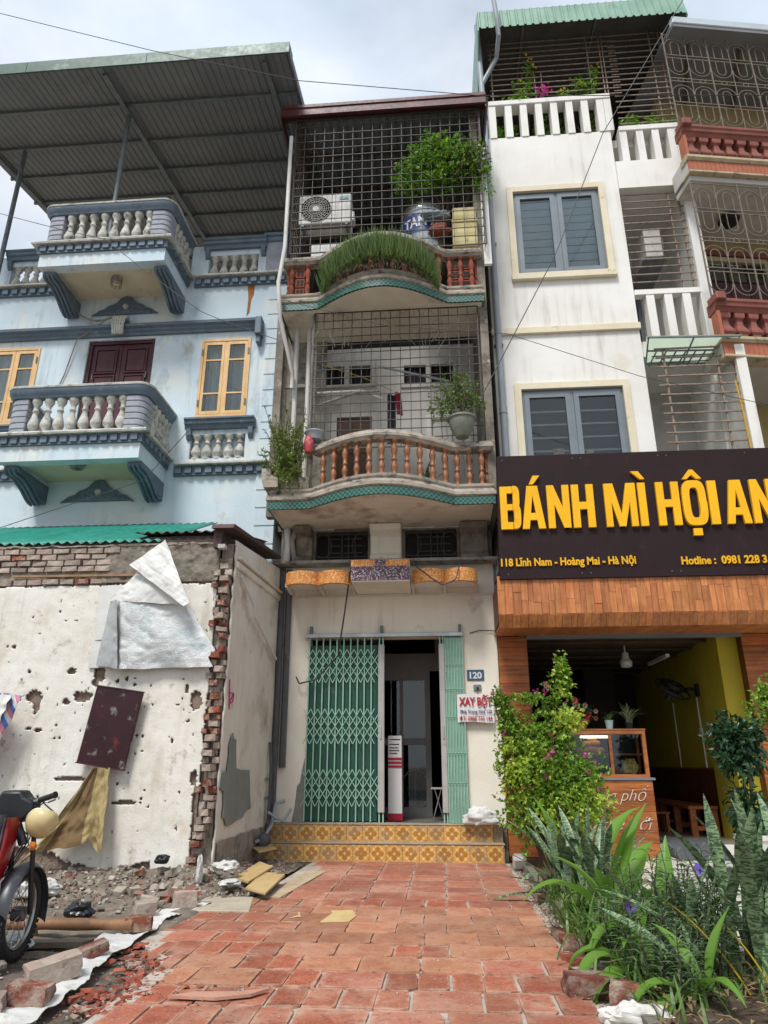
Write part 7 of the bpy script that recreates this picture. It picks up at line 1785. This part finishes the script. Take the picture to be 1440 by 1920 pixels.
strap('spiky aloe on the lower blue balcony', (-5.28, 9.95, 6.3), 26, .38, .05, M_aloe, 'plant', (.03, .03), 'potted_aloe')
strap('dark leaved plant in the lower white balcony cage', (4.25, 10.8, 5.1), 10, .95, .1, M_leafD, 'plant', (.2, .1), 'cage_plant')
# terrace plants of the white house
for lb, bl_, n in (('yellow flowering vine climbing the left of the roof terrace grille', [(2.05, 10.95, 14.5, .25, .15, .4), (2.2, 10.9, 15.0, .1, .1, .3), (1.9, 10.95, 14.2, .25, .15, .2)], 520), ('yellow flowering shrub at the right of the roof terrace grille', [(3.3, 10.95, 14.45, .3, .15, .3), (3.5, 10.95, 14.75, .15, .1, .2), (2.8, 10.95, 14.25, .15, .1, .15)], 480), ('dark climbing plant behind the lower terrace bars', [(4.1, 11.0, 13.4, .2, .15, .25), (4.6, 11.0, 13.35, .3, .15, .2)], 420), ('foliage seen between the roof parapet fins', [(1.6, 11.15, 13.6, .3, .1, .35), (2.6, 11.15, 13.5, .5, .1, .35), (3.4, 11.15, 13.6, .2, .1, .3)], 700)):
    t = thing('terrace_plant', lb, 'plant', (bl_[0][0], 11.05, 13.1), group='plants on the roof terrace')
    cloud(bl_, n, .09, .055, q).build('foliage', M_leafB, t)
    stems(MB(), (bl_[0][0], 11.05, 13.1), [b[:3] for b in bl_], .012, q).build('stem', M_bark, t)
    if 'flower' in lb:
        m_ = MB()
        for k in range(14): b = q.choice(bl_); leaf(m_, Vector((b[0] + q.uniform(-.8, .8) * b[3], b[1] - .12, b[2] + q.uniform(-.3, 1) * b[5])), rdir(q), rdir(q, 1), .07, .06)
        tag(m_.build('flowers', leafmat('yellow_petal_%d' % n, '#c9b52f', '#b8a42a', .2, .6, .3), t), kind='stuff')
t = thing('terrace_flowers', 'bright magenta flower cluster on the roof parapet', 'flower', (2.45, 10.78, 14.1)); m_ = MB()
for k in range(40): leaf(m_, Vector((2.42 + q.gauss(0, .07), 10.78 + q.gauss(0, .05), 14.28 + q.gauss(0, .07))), rdir(q, .2), rdir(q, 1), .07, .055)
tag(m_.build('petals', M_mag, t), kind='stuff')
# ================================================================ things fixed to or standing on the houses
M_acw = mat('off_white_ac_case', '#c9c7c0', '#bab8b1', .5, 3, dirt=[('#8d887d', .62, .78, 5)])
def ac_unit(lb, c, rz, wd=.95, hh=.66, dp=.34):
    t = thing('air_conditioner', lb, 'air conditioner', c, rz, local=True, group='outdoor air conditioner units')
    MB().box(-wd / 2, wd / 2, 0, dp, 0, hh).build('case', M_acw, t, bevel=.02, seg=2)
    fx, fz, fr = -wd * .17, hh * .5, hh * .42
    MB().lathe([(fr, 0), (fr, .012), (fr * .97, .014), (fr * .97, 0)], 32, (fx, .0, fz), m=Matrix.Rotation(R(90), 3, 'X')).build('fan_recess', M_dark, t, 40)
    g_ = MB()
    for k in range(7): r = fr * (k + 1) / 7; g_.tube([(fx + r * math.cos(a), -.02, fz + r * math.sin(a)) for a in [2 * math.pi * i / 24 for i in range(25)]], .004, 4)
    for k in range(24): a = 2 * math.pi * k / 24; g_.tube([(fx + .1 * fr * math.cos(a), -.02, fz + .1 * fr * math.sin(a)), (fx + fr * math.cos(a + .5), -.02, fz + fr * math.sin(a + .5))], .0035, 4)
    g_.build('fan_guard', M_acw, t)
    MB().lathe([(.0, .025), (fr * .2, .022), (fr * .22, 0)][::-1], 16, (fx, 0, fz), m=Matrix.Rotation(R(90), 3, 'X')).build('guard_boss', M_white, t, 40)
    f_ = MB()
    for k in range(3):
        a = k * 2.094; f_.add([(fx, .03, fz), (fx + fr * .9 * math.cos(a), .02, fz + fr * .9 * math.sin(a)), (fx + fr * .9 * math.cos(a + .8), .06, fz + fr * .9 * math.sin(a + .8))], [(0, 1, 2)])
    MB().box(wd * .28, wd * .46, -.006, .0, hh * .78, hh * .92).build('maker_label', mat('teal_label', '#1f8a93', None, .4), t)
    MB().box(wd / 2, wd / 2 + .06, .05, .25, .08, .3).build('valve_cover', M_acw, t, bevel=.02)
    MB().box(-wd / 2 + .05, -wd / 2 + .1, 0, dp, -.05, 0).box(wd / 2 - .1, wd / 2 - .05, 0, dp, -.05, 0).build('feet', M_steel, t)
    MB().box(wd * .2, wd * .202, -.004, 0, .03, hh - .03).build('panel_seam', M_dark, t)
    return t
t = ac_unit('white air conditioner with teal label in the top balcony cage', (-1.88, 9.95, 10.42), 0)
fit_text('CASPER', .27, .43, .52, -.0125, .05, M_white, t, depth=.006)
MB().bar((-.5, .05, -.06), (.5, .05, -.06), .02).bar((-.5, .3, -.06), (.5, .3, -.06), .02).build('support_rack', M_rust, t)
bx_ = ac_unit('white air conditioner seen side on in the white house balcony', (4.42, 11.6, 10.3), R(90), .85, .65, .32)
MB().box(-.45, .45, -.02, .4, -.09, -.052).build('support_rack', M_steel, bx_)
# lower shelf with a white case behind the cage
tag(MB().box(-2.1, -1.6, 9.95, 10.2, 9.62, 9.95).build('white_crate', M_foilback, bevel=.01), 'pale crate below the air conditioner on the top balcony', 'crate')
# water tank
tk = thing('water_tank', 'stainless water tank with blue band lying on the top balcony', 'water tank', (-.1, 10.2, 10.0))
M_ss = mat('stainless_steel', '#b2b3b3', '#9fa0a0', .25, 4, metal=.9)
tcx, tcy, tr_ = -.08, 10.45, .44
MB().lathe([(.2, 9.9), (.42, 9.92), (tr_, 9.98), (tr_, 10.72), (.445, 10.74), (.42, 10.86), (.34, 10.98), (.2, 11.06), (.06, 11.09)], 32, (tcx, tcy, 0)).build('tank_shell', M_ss, tk, 40)
for k in (10.66, 10.72, 10.78): MB().lathe([(.435, k), (.455, k + .012), (.435, k + .024)], 32, (tcx, tcy, 0)).build('tank_hoop', M_ss, tk, 40)
MB().lathe([(.446, 10.18), (.447, 10.6)], 32, (tcx, tcy, 0)).build('blue_band', mat('blue_tank_band', '#2c3f78', '#26386b', .4, 3), tk, 60)
t_ = text_mb('TAN A', .3, .006, 1, .008); a_ = min(v[0] for v in t_.v); b_ = max(v[0] for v in t_.v)
t_.v = [(tcx + (.452 - v[1]) * math.sin((v[0] - a_) / (b_ - a_) * 1.5 - .9), tcy - (.452 - v[1]) * math.cos((v[0] - a_) / (b_ - a_) * 1.5 - .9), 10.3 + v[2]) for v in t_.v]
tag(t_.build('lettering', mat('white_print', '#c9ccd0', None, .5), tk), kind='stuff')
MB().cbox((-.08, 10.45, 9.84), (.7, .6, .1)).build('tank_stand', M_rust, tk)
crumple('tarpaulin_bundle', 'grey and teal tarpaulin bundle in front of the water tank', 'bundle', (.15, 9.95, 10.42), (.22, .1, .1), mat('grey_tarp', '#8d8f92', '#6f7f84', .6, 5), 31.)
crumple('brick_pile', 'small rusty pot of rubble under the tarpaulin bundle', 'pot', (.2, 10.0, 10.15), (.18, .1, .12), M_terra2, 37.)
pn = thing('plywood_scrap', 'small tilted board scrap left of the water tank', 'board', (-.7, 9.9, 9.9)); MB().cbox((-.72, 9.92, 9.95), (.22, .03, .12), Matrix.Rotation(R(-25), 3, 'Y')).build('scrap', M_ply, pn)
fb = thing('foam_box', 'stained yellow foam box on the right of the top balcony', 'box', (.62, 9.95, 9.7))
M_ystyro = mat('yellowed_foam', '#cdbf8c', '#bcae7c', .8, 4, .3, 40, dirt=[('#7d7350', .6, .72, 5)])
MB().box(.41, .84, 9.88, 10.2, 9.68, 10.2).build('box_body', M_ystyro, fb, bevel=.015, seg=2); MB().box(.4, .85, 9.86, 10.22, 10.2, 10.28).build('box_lid', M_ystyro, fb, bevel=.01)
MB().box(.42, .83, 9.88, 10.2, 10.285, 10.53).build('upper_box', M_ystyro, fb, bevel=.015, seg=2)
# washing and clutter on the first balcony
ln = thing('hanging_garments', 'dark trousers and a red garment hanging behind the balcony grille', 'clothes', (-.72, 10.6, 6.2))
MB().grid(lambda u, v: (-.78 + u * .14, 10.4 - .03 * math.sin(u * 6) - .02 * noise.noise((u * 4, v * 4, 0)), 7.12 - v * .92), 10, 16, .02, (0, 1, 0)).build('dark_trousers', mat('black_cloth', '#1c1b1f', '#26252a', .9, 6), ln, 60)
MB().grid(lambda u, v: (-.65 + u * .1 + .03 * v, 10.38 - .03 * math.sin(u * 6), 7.15 - v * .42), 8, 12, .02, (0, 1, 0)).build('red_garment', mat('red_cloth', '#8c1f2c', '#751824', .9, 6), ln, 60)
MB().tube([(-1.9, 10.3, 7.7), (-1.2, 10.35, 7.45), (-.7, 10.4, 7.2)], .008, 5).build('line', mat('yellow_cord', '#a58b3a', None, .8), ln)
pl_ = thing('bamboo_pole', 'grey drying pole propped inside the first balcony', 'pole', (-.3, 10.5, 7.4)); MB().tube([(-.92, 10.3, 7.62), (.3, 10.5, 7.38)], .022, 8).build('pole', M_pvc, pl_, 40)
sk = thing('propped_sticks', 'crossed grey sticks propped at the left of the first balcony', 'sticks', (-1.5, 10.3, 6.6)); MB().tube([(-1.95, 10.2, 6.85), (-1.3, 10.25, 7.1), (-.9, 10.3, 7.15)], .022, 6).build('stick', M_concrete, sk); MB().tube([(-1.95, 10.25, 7.12), (-1.2, 10.3, 7.16), (-.87, 10.35, 7.02)], .02, 6).build('stick', M_greywall, sk)
rl = thing('red_lantern', 'pinkish red lantern pot hung by the balcony shrub', 'lantern', (-1.95, 9.7, 5.75)); MB().lathe([(.03, 0), (.06, .02), (.075, .1), (.075, .22), (.05, .3), (.02, .32)], 14, (-1.95, 9.7, 5.75)).build('lantern_body', mat('faded_red_plastic', '#b0444a', '#9c383e', .5, 12, dirt=[('#c98a86', .56, .66, 18)]), rl, 40)
gb = thing('grey_basin', 'grey plastic basin wedged above the red lantern', 'basin', (-1.9, 9.75, 6.02)); MB().lathe([(.02, 0), (.12, .01), (.15, .12), (.16, .13), (.16, .15)], 18, (-1.88, 9.78, 6.0)).build('basin', M_pvc, gb, 40)
yb_ = thing('yellow_crate', 'pale yellow box behind the balusters of the first balcony', 'crate', (-.9, 10.3, 5.1)); MB().box(-1.15, -.6, 10.3, 10.6, 5.1, 5.5).build('crate_body', mat('pale_yellow_plastic', '#cfc48f', '#c0b580', .6, 4), yb_, bevel=.015)
# dead vines on the grille
vn = thing('dead_vine', 'dry leafless vine clinging to the first balcony grille', 'vine', (-.8, 9.9, 8.3)); mb = MB(); q = random.Random(8)
for k in range(16):
    x = q.choice((-1.7, -1.3, -1.1, -.9, -.75, -.3, .0)) + q.gauss(0, .06); p = [(x, 9.89, 8.45)]
    for j in range(6): p.append((p[-1][0] + q.gauss(0, .06), 9.88 + q.gauss(0, .01), p[-1][2] - q.uniform(.05, .18)))
    mb.tube(p, .005, 4)
tag(mb.build('stems', mat('dry_vine', '#8a8071', '#6f6658', .9, 9), vn), kind='stuff')
# yellow cord on the white house grille
yc = thing('yellow_rope', 'bright yellow rope tied down the lower balcony bars', 'rope', (4.88, 10.26, 5.6)); MB().tube([(4.84, 10.26, 7.05), (4.86, 10.25, 6.6), (4.87, 10.26, 6.1), (4.88, 10.25, 5.6)], .014, 6).tube([(4.83, 10.25, 6.66), (4.9, 10.24, 6.62), (4.86, 10.24, 6.7)], .012, 5).build('rope', mat('yellow_nylon', '#c9a022', '#b8901c', .6, 9), yc)
# ---------------- signs beside the gate
sn = thing('grinding_sign', 'small white banner reading XAY BỘT with red and blue print', 'sign', (.49, 10.72, 1.8))
g = NG('banner_white'); g.b.inputs['Base Color'].default_value = lin('#d5d2d0'); g.b.inputs['Roughness'].default_value = .4; M_ban = g.m
MB().grid(lambda u, v: (.222 + u * .535, 10.725 - .012 * math.sin(u * 7) * v - .01, 1.825 + v * .395 + .008 * math.sin(u * 5)), 16, 8, .004, (0, 1, 0)).build('banner', M_ban, sn, 60)
M_pr = mat('red_print', '#a3182a', None, .5); M_pb = mat('navy_print', '#1f2d5a', None, .5)
yt = 10.695
fit_text('XAY BỘT', .25, .73, 2.065, yt, .115, M_pr, sn, depth=.004, bold=.006)
fit_text('Phía Trong Nhà 120', .265, .725, 1.955, yt, .048, M_pb, sn, depth=.004, bold=.001)
fit_text('ĐT: 0988 770 144', .255, .725, 1.85, yt, .062, M_pr, sn, depth=.004, bold=.001)
np_ = thing('house_number_plate', 'blue enamel plate reading 120 on the cream wall', 'number plate', (.51, 10.77, 2.43))
MB().box(.385, .64, 10.785, 10.799, 2.43, 2.59).build('plate', mat('blue_enamel', '#3f5876', '#374e6b', .4, 6, dirt=[('#6f7f90', .64, .76, 12)]), np_, bevel=.004)
fit_text('120', .425, .605, 2.462, 10.782, .095, mat('white_enamel', '#d2d4d4', None, .4), np_, depth=.004, bold=.004)
bl_ = thing('door_bell', 'grey door bell box under the number plate', 'door bell', (.53, 10.77, 2.28)); MB().box(.475, .59, 10.772, 10.799, 2.28, 2.37).build('bell_case', M_alu, bl_, bevel=.008); MB().lathe([(.02, 0), (.02, .012)], 10, (.535, 10.772, 2.315), m=Matrix.Rotation(R(90), 3, 'X')).build('button', M_dark, bl_); MB().tube([(.53, 10.78, 2.28), (.53, 10.76, 2.22)], .005, 4).build('cord', M_dark, bl_)
# roll-up banner in the doorway
rb = thing('white_display_stand', 'narrow white and red stand just inside the open gate', 'display stand', (-.75, 11.2, .46))
MB().box(-.84, -.63, 11.2, 11.3, .56, 1.66).build('stand_body', M_ban, rb, bevel=.006); MB().box(-.845, -.625, 11.195, 11.305, .47, .559).build('red_base', M_pr, rb)
for z in (1.2, 1.255, 1.31): MB().box(-.842, -.628, 11.192, 11.199, z, z + .035).build('red_stripe', M_pr, rb)
for z, w_ in ((1.4, .12), (1.44, .15), (1.48, .14), (1.53, .15), (1.6, .17)): MB().box(-.82, -.82 + w_, 11.194, 11.199, z, z + .012).build('print_line', M_dark, rb)
bc = thing('bicycle_wheel', 'bicycle wheel dimly seen in the hallway behind the glass door', 'bicycle', (-.5, 12.9, .6)); mb = MB(); mb.tube([(-.5 + .32 * math.cos(a) * .7, 12.9 + .32 * math.cos(a) * .7, .85 + .32 * math.sin(a)) for a in [2 * math.pi * k / 24 for k in range(25)]], .015, 5); mb.build('tyre', M_gpost, bc)
mb = MB()
for k in range(12): a = 2 * math.pi * k / 12; mb.tube([(-.5, 12.9, .85), (-.5 + .22 * math.cos(a), 12.9 + .22 * math.cos(a), .85 + .32 * math.sin(a))], .003, 4)
mb.build('spokes', M_chr, bc)
sl = thing('folding_stool', 'folding stool inside the gate opening at the right', 'stool', (-.12, 11.3, .46)); MB().box(-.2, .0, 11.2, 11.45, .9, .92).build('seat', M_gpost, sl); MB().bar((-.05, 11.3, .9), (-.18, 11.3, .47), .008).bar((-.15, 11.4, .9), (-.02, 11.4, .47), .008).build('legs', M_chr, sl)
# ---------------- shop furniture
ct = thing('timber_counter', 'planked timber counter with white handwriting before the shop', 'counter', (2.4, 10.6, .08))
bx('counter_core', M_darkplank, ct, 1.62, 2.82, 10.53, 10.95, .09, 1.04)
for i in range(7): jbox('board', M_plankh, ct, 1.6, 2.84, 10.505, 10.528, .13 + i * .13, .13 + i * .13 + .126)
for i in range(7): jbox('board', M_plankh, ct, 2.822, 2.84, 10.53, 10.96, .13 + i * .13, .13 + i * .13 + .126)
bx('counter_top', M_alu, ct, 1.58, 2.88, 10.48, 11.0, 1.042, 1.075, .005)
bx('plinth', M_plankh, ct, 1.6, 2.86, 10.49, 10.95, .08, .128)
M_chalk = mat('white_rope_lettering', '#c9c4b8', None, .7)
fit_text('Hương phố', 1.72, 2.78, .78, 10.497, .16, M_chalk, ct, 'script_lettering', .008, -.004, .45)['kind'] = 'stuff'
fit_text('cổ thế giới', 1.85, 2.78, .42, 10.497, .16, M_chalk, ct, 'script_lettering', .008, -.004, .45)['kind'] = 'stuff'
cb = thing('glass_food_cabinet', 'timber framed glass food cabinet standing on the counter', 'cabinet', (2.3, 10.7, 1.08))
ax0, ax1, ay0, ay1, az0, az1 = 1.7, 2.83, 10.55, 10.95, 1.077, 1.7
m_ = MB()
for x in (ax0, ax1 - .05):
    for y in (ay0, ay1 - .05): bx('frame_post', M_plankh, cb, x, x + .05, y, y + .05, az0 + .04, az1 - .05)
for z in (az0, az1 - .05): 
    bx('frame_rail', M_plankh, cb, ax0, ax1, ay0 - .002, ay0 + .05, z, z + .04 if z < 1.3 else z + .05); bx('frame_rail', M_plankh, cb, ax0, ax1, ay1 - .05, ay1, z, z + .05)
    bx('frame_rail', M_plankh, cb, ax0, ax0 + .05, ay0 + .05, ay1 - .05, z, z + .05); bx('frame_rail', M_plankh, cb, ax1 - .05, ax1, ay0 + .05, ay1 - .05, z, z + .05)
bx('cabinet_top', M_plankh, cb, ax0 - .01, ax1 + .01, ay0 - .01, ay1 + .01, az1 + .001, az1 + .02)
bx('shelf', M_plankh, cb, ax0 + .05, ax1 - .06, ay0 + .06, ay1 - .06, 1.37, 1.39); bx('mid_post', M_plankh, cb, 2.32, 2.36, ay0 + .005, ay0 + .04, az0 + .045, az1 - .055)
bx('front_glass', M_glass, cb, ax0 + .05, ax1 - .05, ay0 + .042, ay0 + .046, az0 + .04, az1 - .05); bx('side_glass', M_glass, cb, ax1 - .03, ax1 - .026, ay0 + .05, ay1 - .05, az0 + .05, az1 - .05)
bx('cabinet_floor', M_alu, cb, ax0 + .05, ax1 - .05, ay0 + .05, ay1 - .05, az0 + .002, az0 + .012); bx('cabinet_back', M_dark, cb, ax0 + .05, ax1 - .05, ay1 - .03, ay1 - .02, az0 + .05, az1 - .05)
g = NG('lit_tube'); g.b.inputs['Emission Color'].default_value = (1, .85, .6, 1); g.b.inputs['Emission Strength'].default_value = 2.5
bx('cabinet_tube', g.m, cb, 1.95, 2.33, 10.64, 10.67, 1.6, 1.63)
M_bread = mat('baked_bread', '#b9772f', '#a1632a', .7, 8)
for i, (x, z, s) in enumerate(((2.0, 1.42, .07), (2.1, 1.43, .075), (2.2, 1.42, .07), (2.06, 1.51, .06), (2.15, 1.52, .065), (2.12, 1.58, .05))):
    tag(MB().lathe([(.01, -s * 1.4), (s * .6, -s), (s * .75, 0), (s * .6, s), (.01, s * 1.4)], 10, (x, 10.72, z + .01), m=Matrix.Rotation(R(90), 3, 'Y')).build('bread_roll', M_bread, None, 50), ['lower left', 'lower middle', 'lower right', 'second row left', 'second row right', 'topmost'][i] + ' bread roll of the pile in the glass cabinet', 'bread', 'bread rolls in the cabinet')
crumple('snack_bag', 'bag of golden snacks in the lower right of the cabinet', 'snack bag', (2.6, 10.7, 1.2), (.1, .08, .12), mat('gold_snacks', '#b08a3a', '#d0b46a', .4, 30, contrast=(.45, .55)), 41.)
# flowers and pots on the cabinet
fl = thing('flower_basket', 'basket of pink, red and cream flowers on the glass cabinet', 'flowers', (1.95, 10.7, 1.72)); q = random.Random(12)
MB().lathe([(.1, 0), (.16, .1), (.17, .14)], 14, (1.95, 10.72, 1.722)).build('basket', M_plankh, fl, 40)
for k in range(26):
    c = Vector((1.95 + q.uniform(-.26, .26), 10.62 + q.uniform(-.12, .1), 1.93 + q.uniform(-.1, .28))); r = q.uniform(.03, .055)
    m_ = MB()
    for j in range(12): a = j * 2.4; rr_ = r * (.3 + .7 * j / 12); leaf(m_, c + Vector((rr_ * .4 * math.cos(a), -.02 + .003 * j, rr_ * .4 * math.sin(a))), Vector((math.cos(a), -.5, math.sin(a))), Vector((0, -1, 0)), r * .9, r * .8, .3, -.3)
    m_.build('bloom', MATS.get('bloom%d' % (k % 4)) or leafmat('bloom%d' % (k % 4), *[('#b5838a', '#c79aa0'), ('#7a1422', '#8e1c2b'), ('#b59a83', '#c4ad98'), ('#a85a3a', '#b86a4a')][k % 4], .15, .6, .2), fl)
cloud([(1.95, 10.7, 1.95, .3, .15, .15)], 160, .09, .04, q).build('foliage', M_leafD, fl)
def potplant(lb, c, r, h, n, L_, m, mp_):
    t = strap(lb, (c[0], c[1], c[2] + h * .9), n, L_, .013, m, 'pot plant', (.02, .02), 'spider_plant')
    MB().lathe([(r * .75, 0), (r, h), (r * 1.06, h), (r * 1.06, h + .01), (r * .85, h + .01)], 16, c).build('pot', mp_, t, 40)
potplant('small variegated plant in a pale blue pot on the cabinet', (2.38, 10.68, 1.722), .06, .11, 24, .2, M_aloe, mat('pale_blue_pot', '#a9c2c0', None, .5))
potplant('arching spider plant in a dark pot on the cabinet', (2.66, 10.7, 1.722), .06, .08, 60, .38, leafmat('spider_leaf', '#6d7f5a', '#98a27c', .3, .5, .3), M_blk)
# wall fan
fn_ = thing('wall_fan', 'black wall fan on the yellow wall inside the shop', 'fan', (4.05, 12.2, 2.3))
fc = Vector((3.78, 12.1, 2.42)); rt = Matrix.Rotation(R(25), 3, 'Y') @ Matrix.Rotation(R(-62), 3, 'X')
mb = MB()
for rr_, zz in ((.29, 0), (.29, .02), (.22, .08), (.22, -.06), (.13, .1), (.13, -.08)): mb.tube([fc + rt @ Vector((rr_ * math.cos(a), zz, rr_ * math.sin(a))) for a in [2 * math.pi * k / 28 for k in range(29)]], .007, 4)
for k in range(28): a = 2 * math.pi * k / 28; mb.tube([fc + rt @ Vector((r_ * math.cos(a), z_, r_ * math.sin(a))) for r_, z_ in ((.04, .11), (.22, .08), (.29, .01), (.22, -.06), (.04, -.09))], .003, 3)
mb.build('fan_guard', M_blk, fn_)
for k in range(3):
    a = k * 2.094; MB().add([fc + rt @ Vector(v) for v in ((.03 * math.cos(a), 0, .03 * math.sin(a)), (.26 * math.cos(a), -.02, .26 * math.sin(a)), (.25 * math.cos(a + .9), .03, .25 * math.sin(a + .9)), (.05 * math.cos(a + 1.2), .01, .05 * math.sin(a + 1.2)))], [(0, 1, 2, 3)]).build('blade', M_blk, fn_)
MB().tube([fc + rt @ Vector((0, .06, 0)), fc + rt @ Vector((0, .2, 0))], .06, 12).build('motor_housing', M_blk, fn_, 40); MB().tube([fc + rt @ Vector((0, .16, 0)), Vector((4.05, 12.2, 2.42)), Vector((4.2, 12.2, 2.4))], .03, 8).build('wall_arm', M_blk, fn_, 40); MB().cbox((4.19, 12.2, 2.4), (.04, .1, .2)).build('wall_plate', M_blk, fn_)
# benches
for lb, y0 in (('timber bench nearest the shop entrance along the yellow wall', 11.95), ('timber bench farther inside along the yellow wall', 13.75)):
    t = thing('timber_bench', lb, 'bench', (3.98, y0 + .8, .22), group='benches along the yellow wall')
    bx('seat', M_plankh, t, 3.72, 4.16, y0, y0 + 1.7, .60, .65, .006)
    for y in (y0 + .02, y0 + .8, y0 + 1.58):
        for x in (3.74, 4.06): bx('leg', M_plankh, t, x, x + .09, y, y + .09, .22, .599)
        bx('stretcher', M_plankh, t, 3.831, 4.059, y + .02, y + .07, .3, .36)
t = thing('timber_stool', 'low timber stool tucked beside the bench', 'stool', (3.45, 12.6, .22)); bx('seat', M_plankh, t, 3.32, 3.6, 12.5, 12.78, .5, .53, .005)
for x in (3.34, 3.53):
    for y in (12.52, 12.71): bx('leg', M_plankh, t, x, x + .05, y, y + .05, .22, .499)
# doormats
M_mat = mat('grey_ribbed_mat', '#55585c', '#4a4d51', .85, 6, .4, 120)
dm = thing('door_mat', 'grey ramp mat leading up into the shop', 'mat', (3.4, 10.6, .08)); MB().prism([(10.32, .082), (10.32, .1), (10.84, .235), (11.3, .24), (11.3, .225), (10.845, .222), (10.83, .1)], 'x', 3.02, 3.72).build('mat', M_mat, dm)
dm = thing('door_mat', 'flat grey mat lying on the white tiled forecourt', 'mat', (3.3, 9.5, .08)); MB().prism([(3.08, 9.55), (3.72, 9.6), (3.9, 8.95), (3.2, 8.95)], 'z', .078, .092).build('mat', M_mat, dm, bevel=.005)
# ---------------- overhead and loose cables
M_cable = mat('black_cable', '#2a2a2b', '#343434', .6, 5)
def cable(lb, pts, r=.008, sag=0., m=M_cable):
    P = []
    for a, b in zip(pts, pts[1:]):
        for k in range(12): t = k / 12; P.append(tuple(a[i] + (b[i] - a[i]) * t - (sag * 4 * t * (1 - t) if i == 2 else 0) for i in range(3)))
    P.append(pts[-1]); c = thing('cable', lb, 'cable', pts[0], group='overhead cables'); MB().tube(P, r, 5, True).build('strand', m, c, 60)
cable('thin cable crossing the sky over the grey roof canopy', [(-9.5, 8.0, 14.55), (-7.42, 8.0, 13.67), (-4.52, 8.0, 12.44), (-2.0, 8.0, 11.5), (.83, 8.0, 10.9), (6, 8.0, 10.4)], .006, .0)
cable('black cable running down across the white house windows', [(5.2, 9.2, 15.2), (4.72, 9.2, 14.34), (2.97, 9.2, 11.28), (1.97, 9.2, 8.81), (.72, 9.2, 6.38)], .008, .0)
cable('thin cable slanting to the lower white balcony cage', [(-2.33, 9.4, 8.36), (-.76, 9.4, 7.81), (1.16, 9.4, 7.55), (3.08, 9.4, 6.7), (6.5, 9.4, 5.6)], .005, .0)
cable('cable drooping across both blue balconies', [(-9.6, 9.35, 11.1), (-7.68, 9.35, 10.53), (-5.6, 9.35, 9.8), (-3.74, 9.35, 8.2), (-2.45, 9.35, 7.6)], .006, .02)
cable('thin cable rising across the lower blue wall', [(-8.4, 9.4, 4.0), (-6.51, 9.4, 4.57), (-4.38, 9.4, 5.27), (-3.65, 9.4, 6.23), (-3.3, 10.75, 7.0)], .006, .0)
cable('black cable hanging in front of the green gate', [(-1.32, 10.15, 4.05), (-1.42, 10.3, 3.4), (-1.55, 10.6, 2.8), (-1.9, 10.68, 2.45), (-2.15, 10.7, 2.4), (-2.2, 10.7, 2.5)], .012, .0)
cable('loose cable loop over the right of the gate canopy', [(-.42, 10.0, 4.1), (-.2, 10.0, 3.9), (.05, 10.0, 3.72), (.25, 10.0, 3.8), (.3, 10.05, 4.0)], .011, .01)
cable('short black cable stub on the cream wall by the shop', [(.45, 10.79, 3.14), (.6, 10.77, 3.18), (.85, 10.77, 3.17)], .007, .0)
cable('grey service cables drooping to the blue door keystone', [(-7.05, 10.6, 10.0), (-6.9, 10.7, 9.5), (-6.4, 10.72, 9.15), (-5.9, 10.6, 9.15)], .02, .05, M_concrete)
cable('grey cable running down the blue wall left of the door', [(-6.0, 10.6, 9.1), (-6.65, 10.74, 8.75), (-6.8, 10.77, 8.0), (-6.95, 10.77, 7.5)], .012, .0, M_concrete)
# rust run on the blue wall
MB().prism([(-3.47, 9.83), (-3.33, 9.83), (-3.34, 9.6), (-3.38, 9.5), (-3.4, 9.2), (-3.45, 9.12), (-3.44, 9.5)], 'y', W - .003, W).build('rust_stain', M_ruststain, blue)
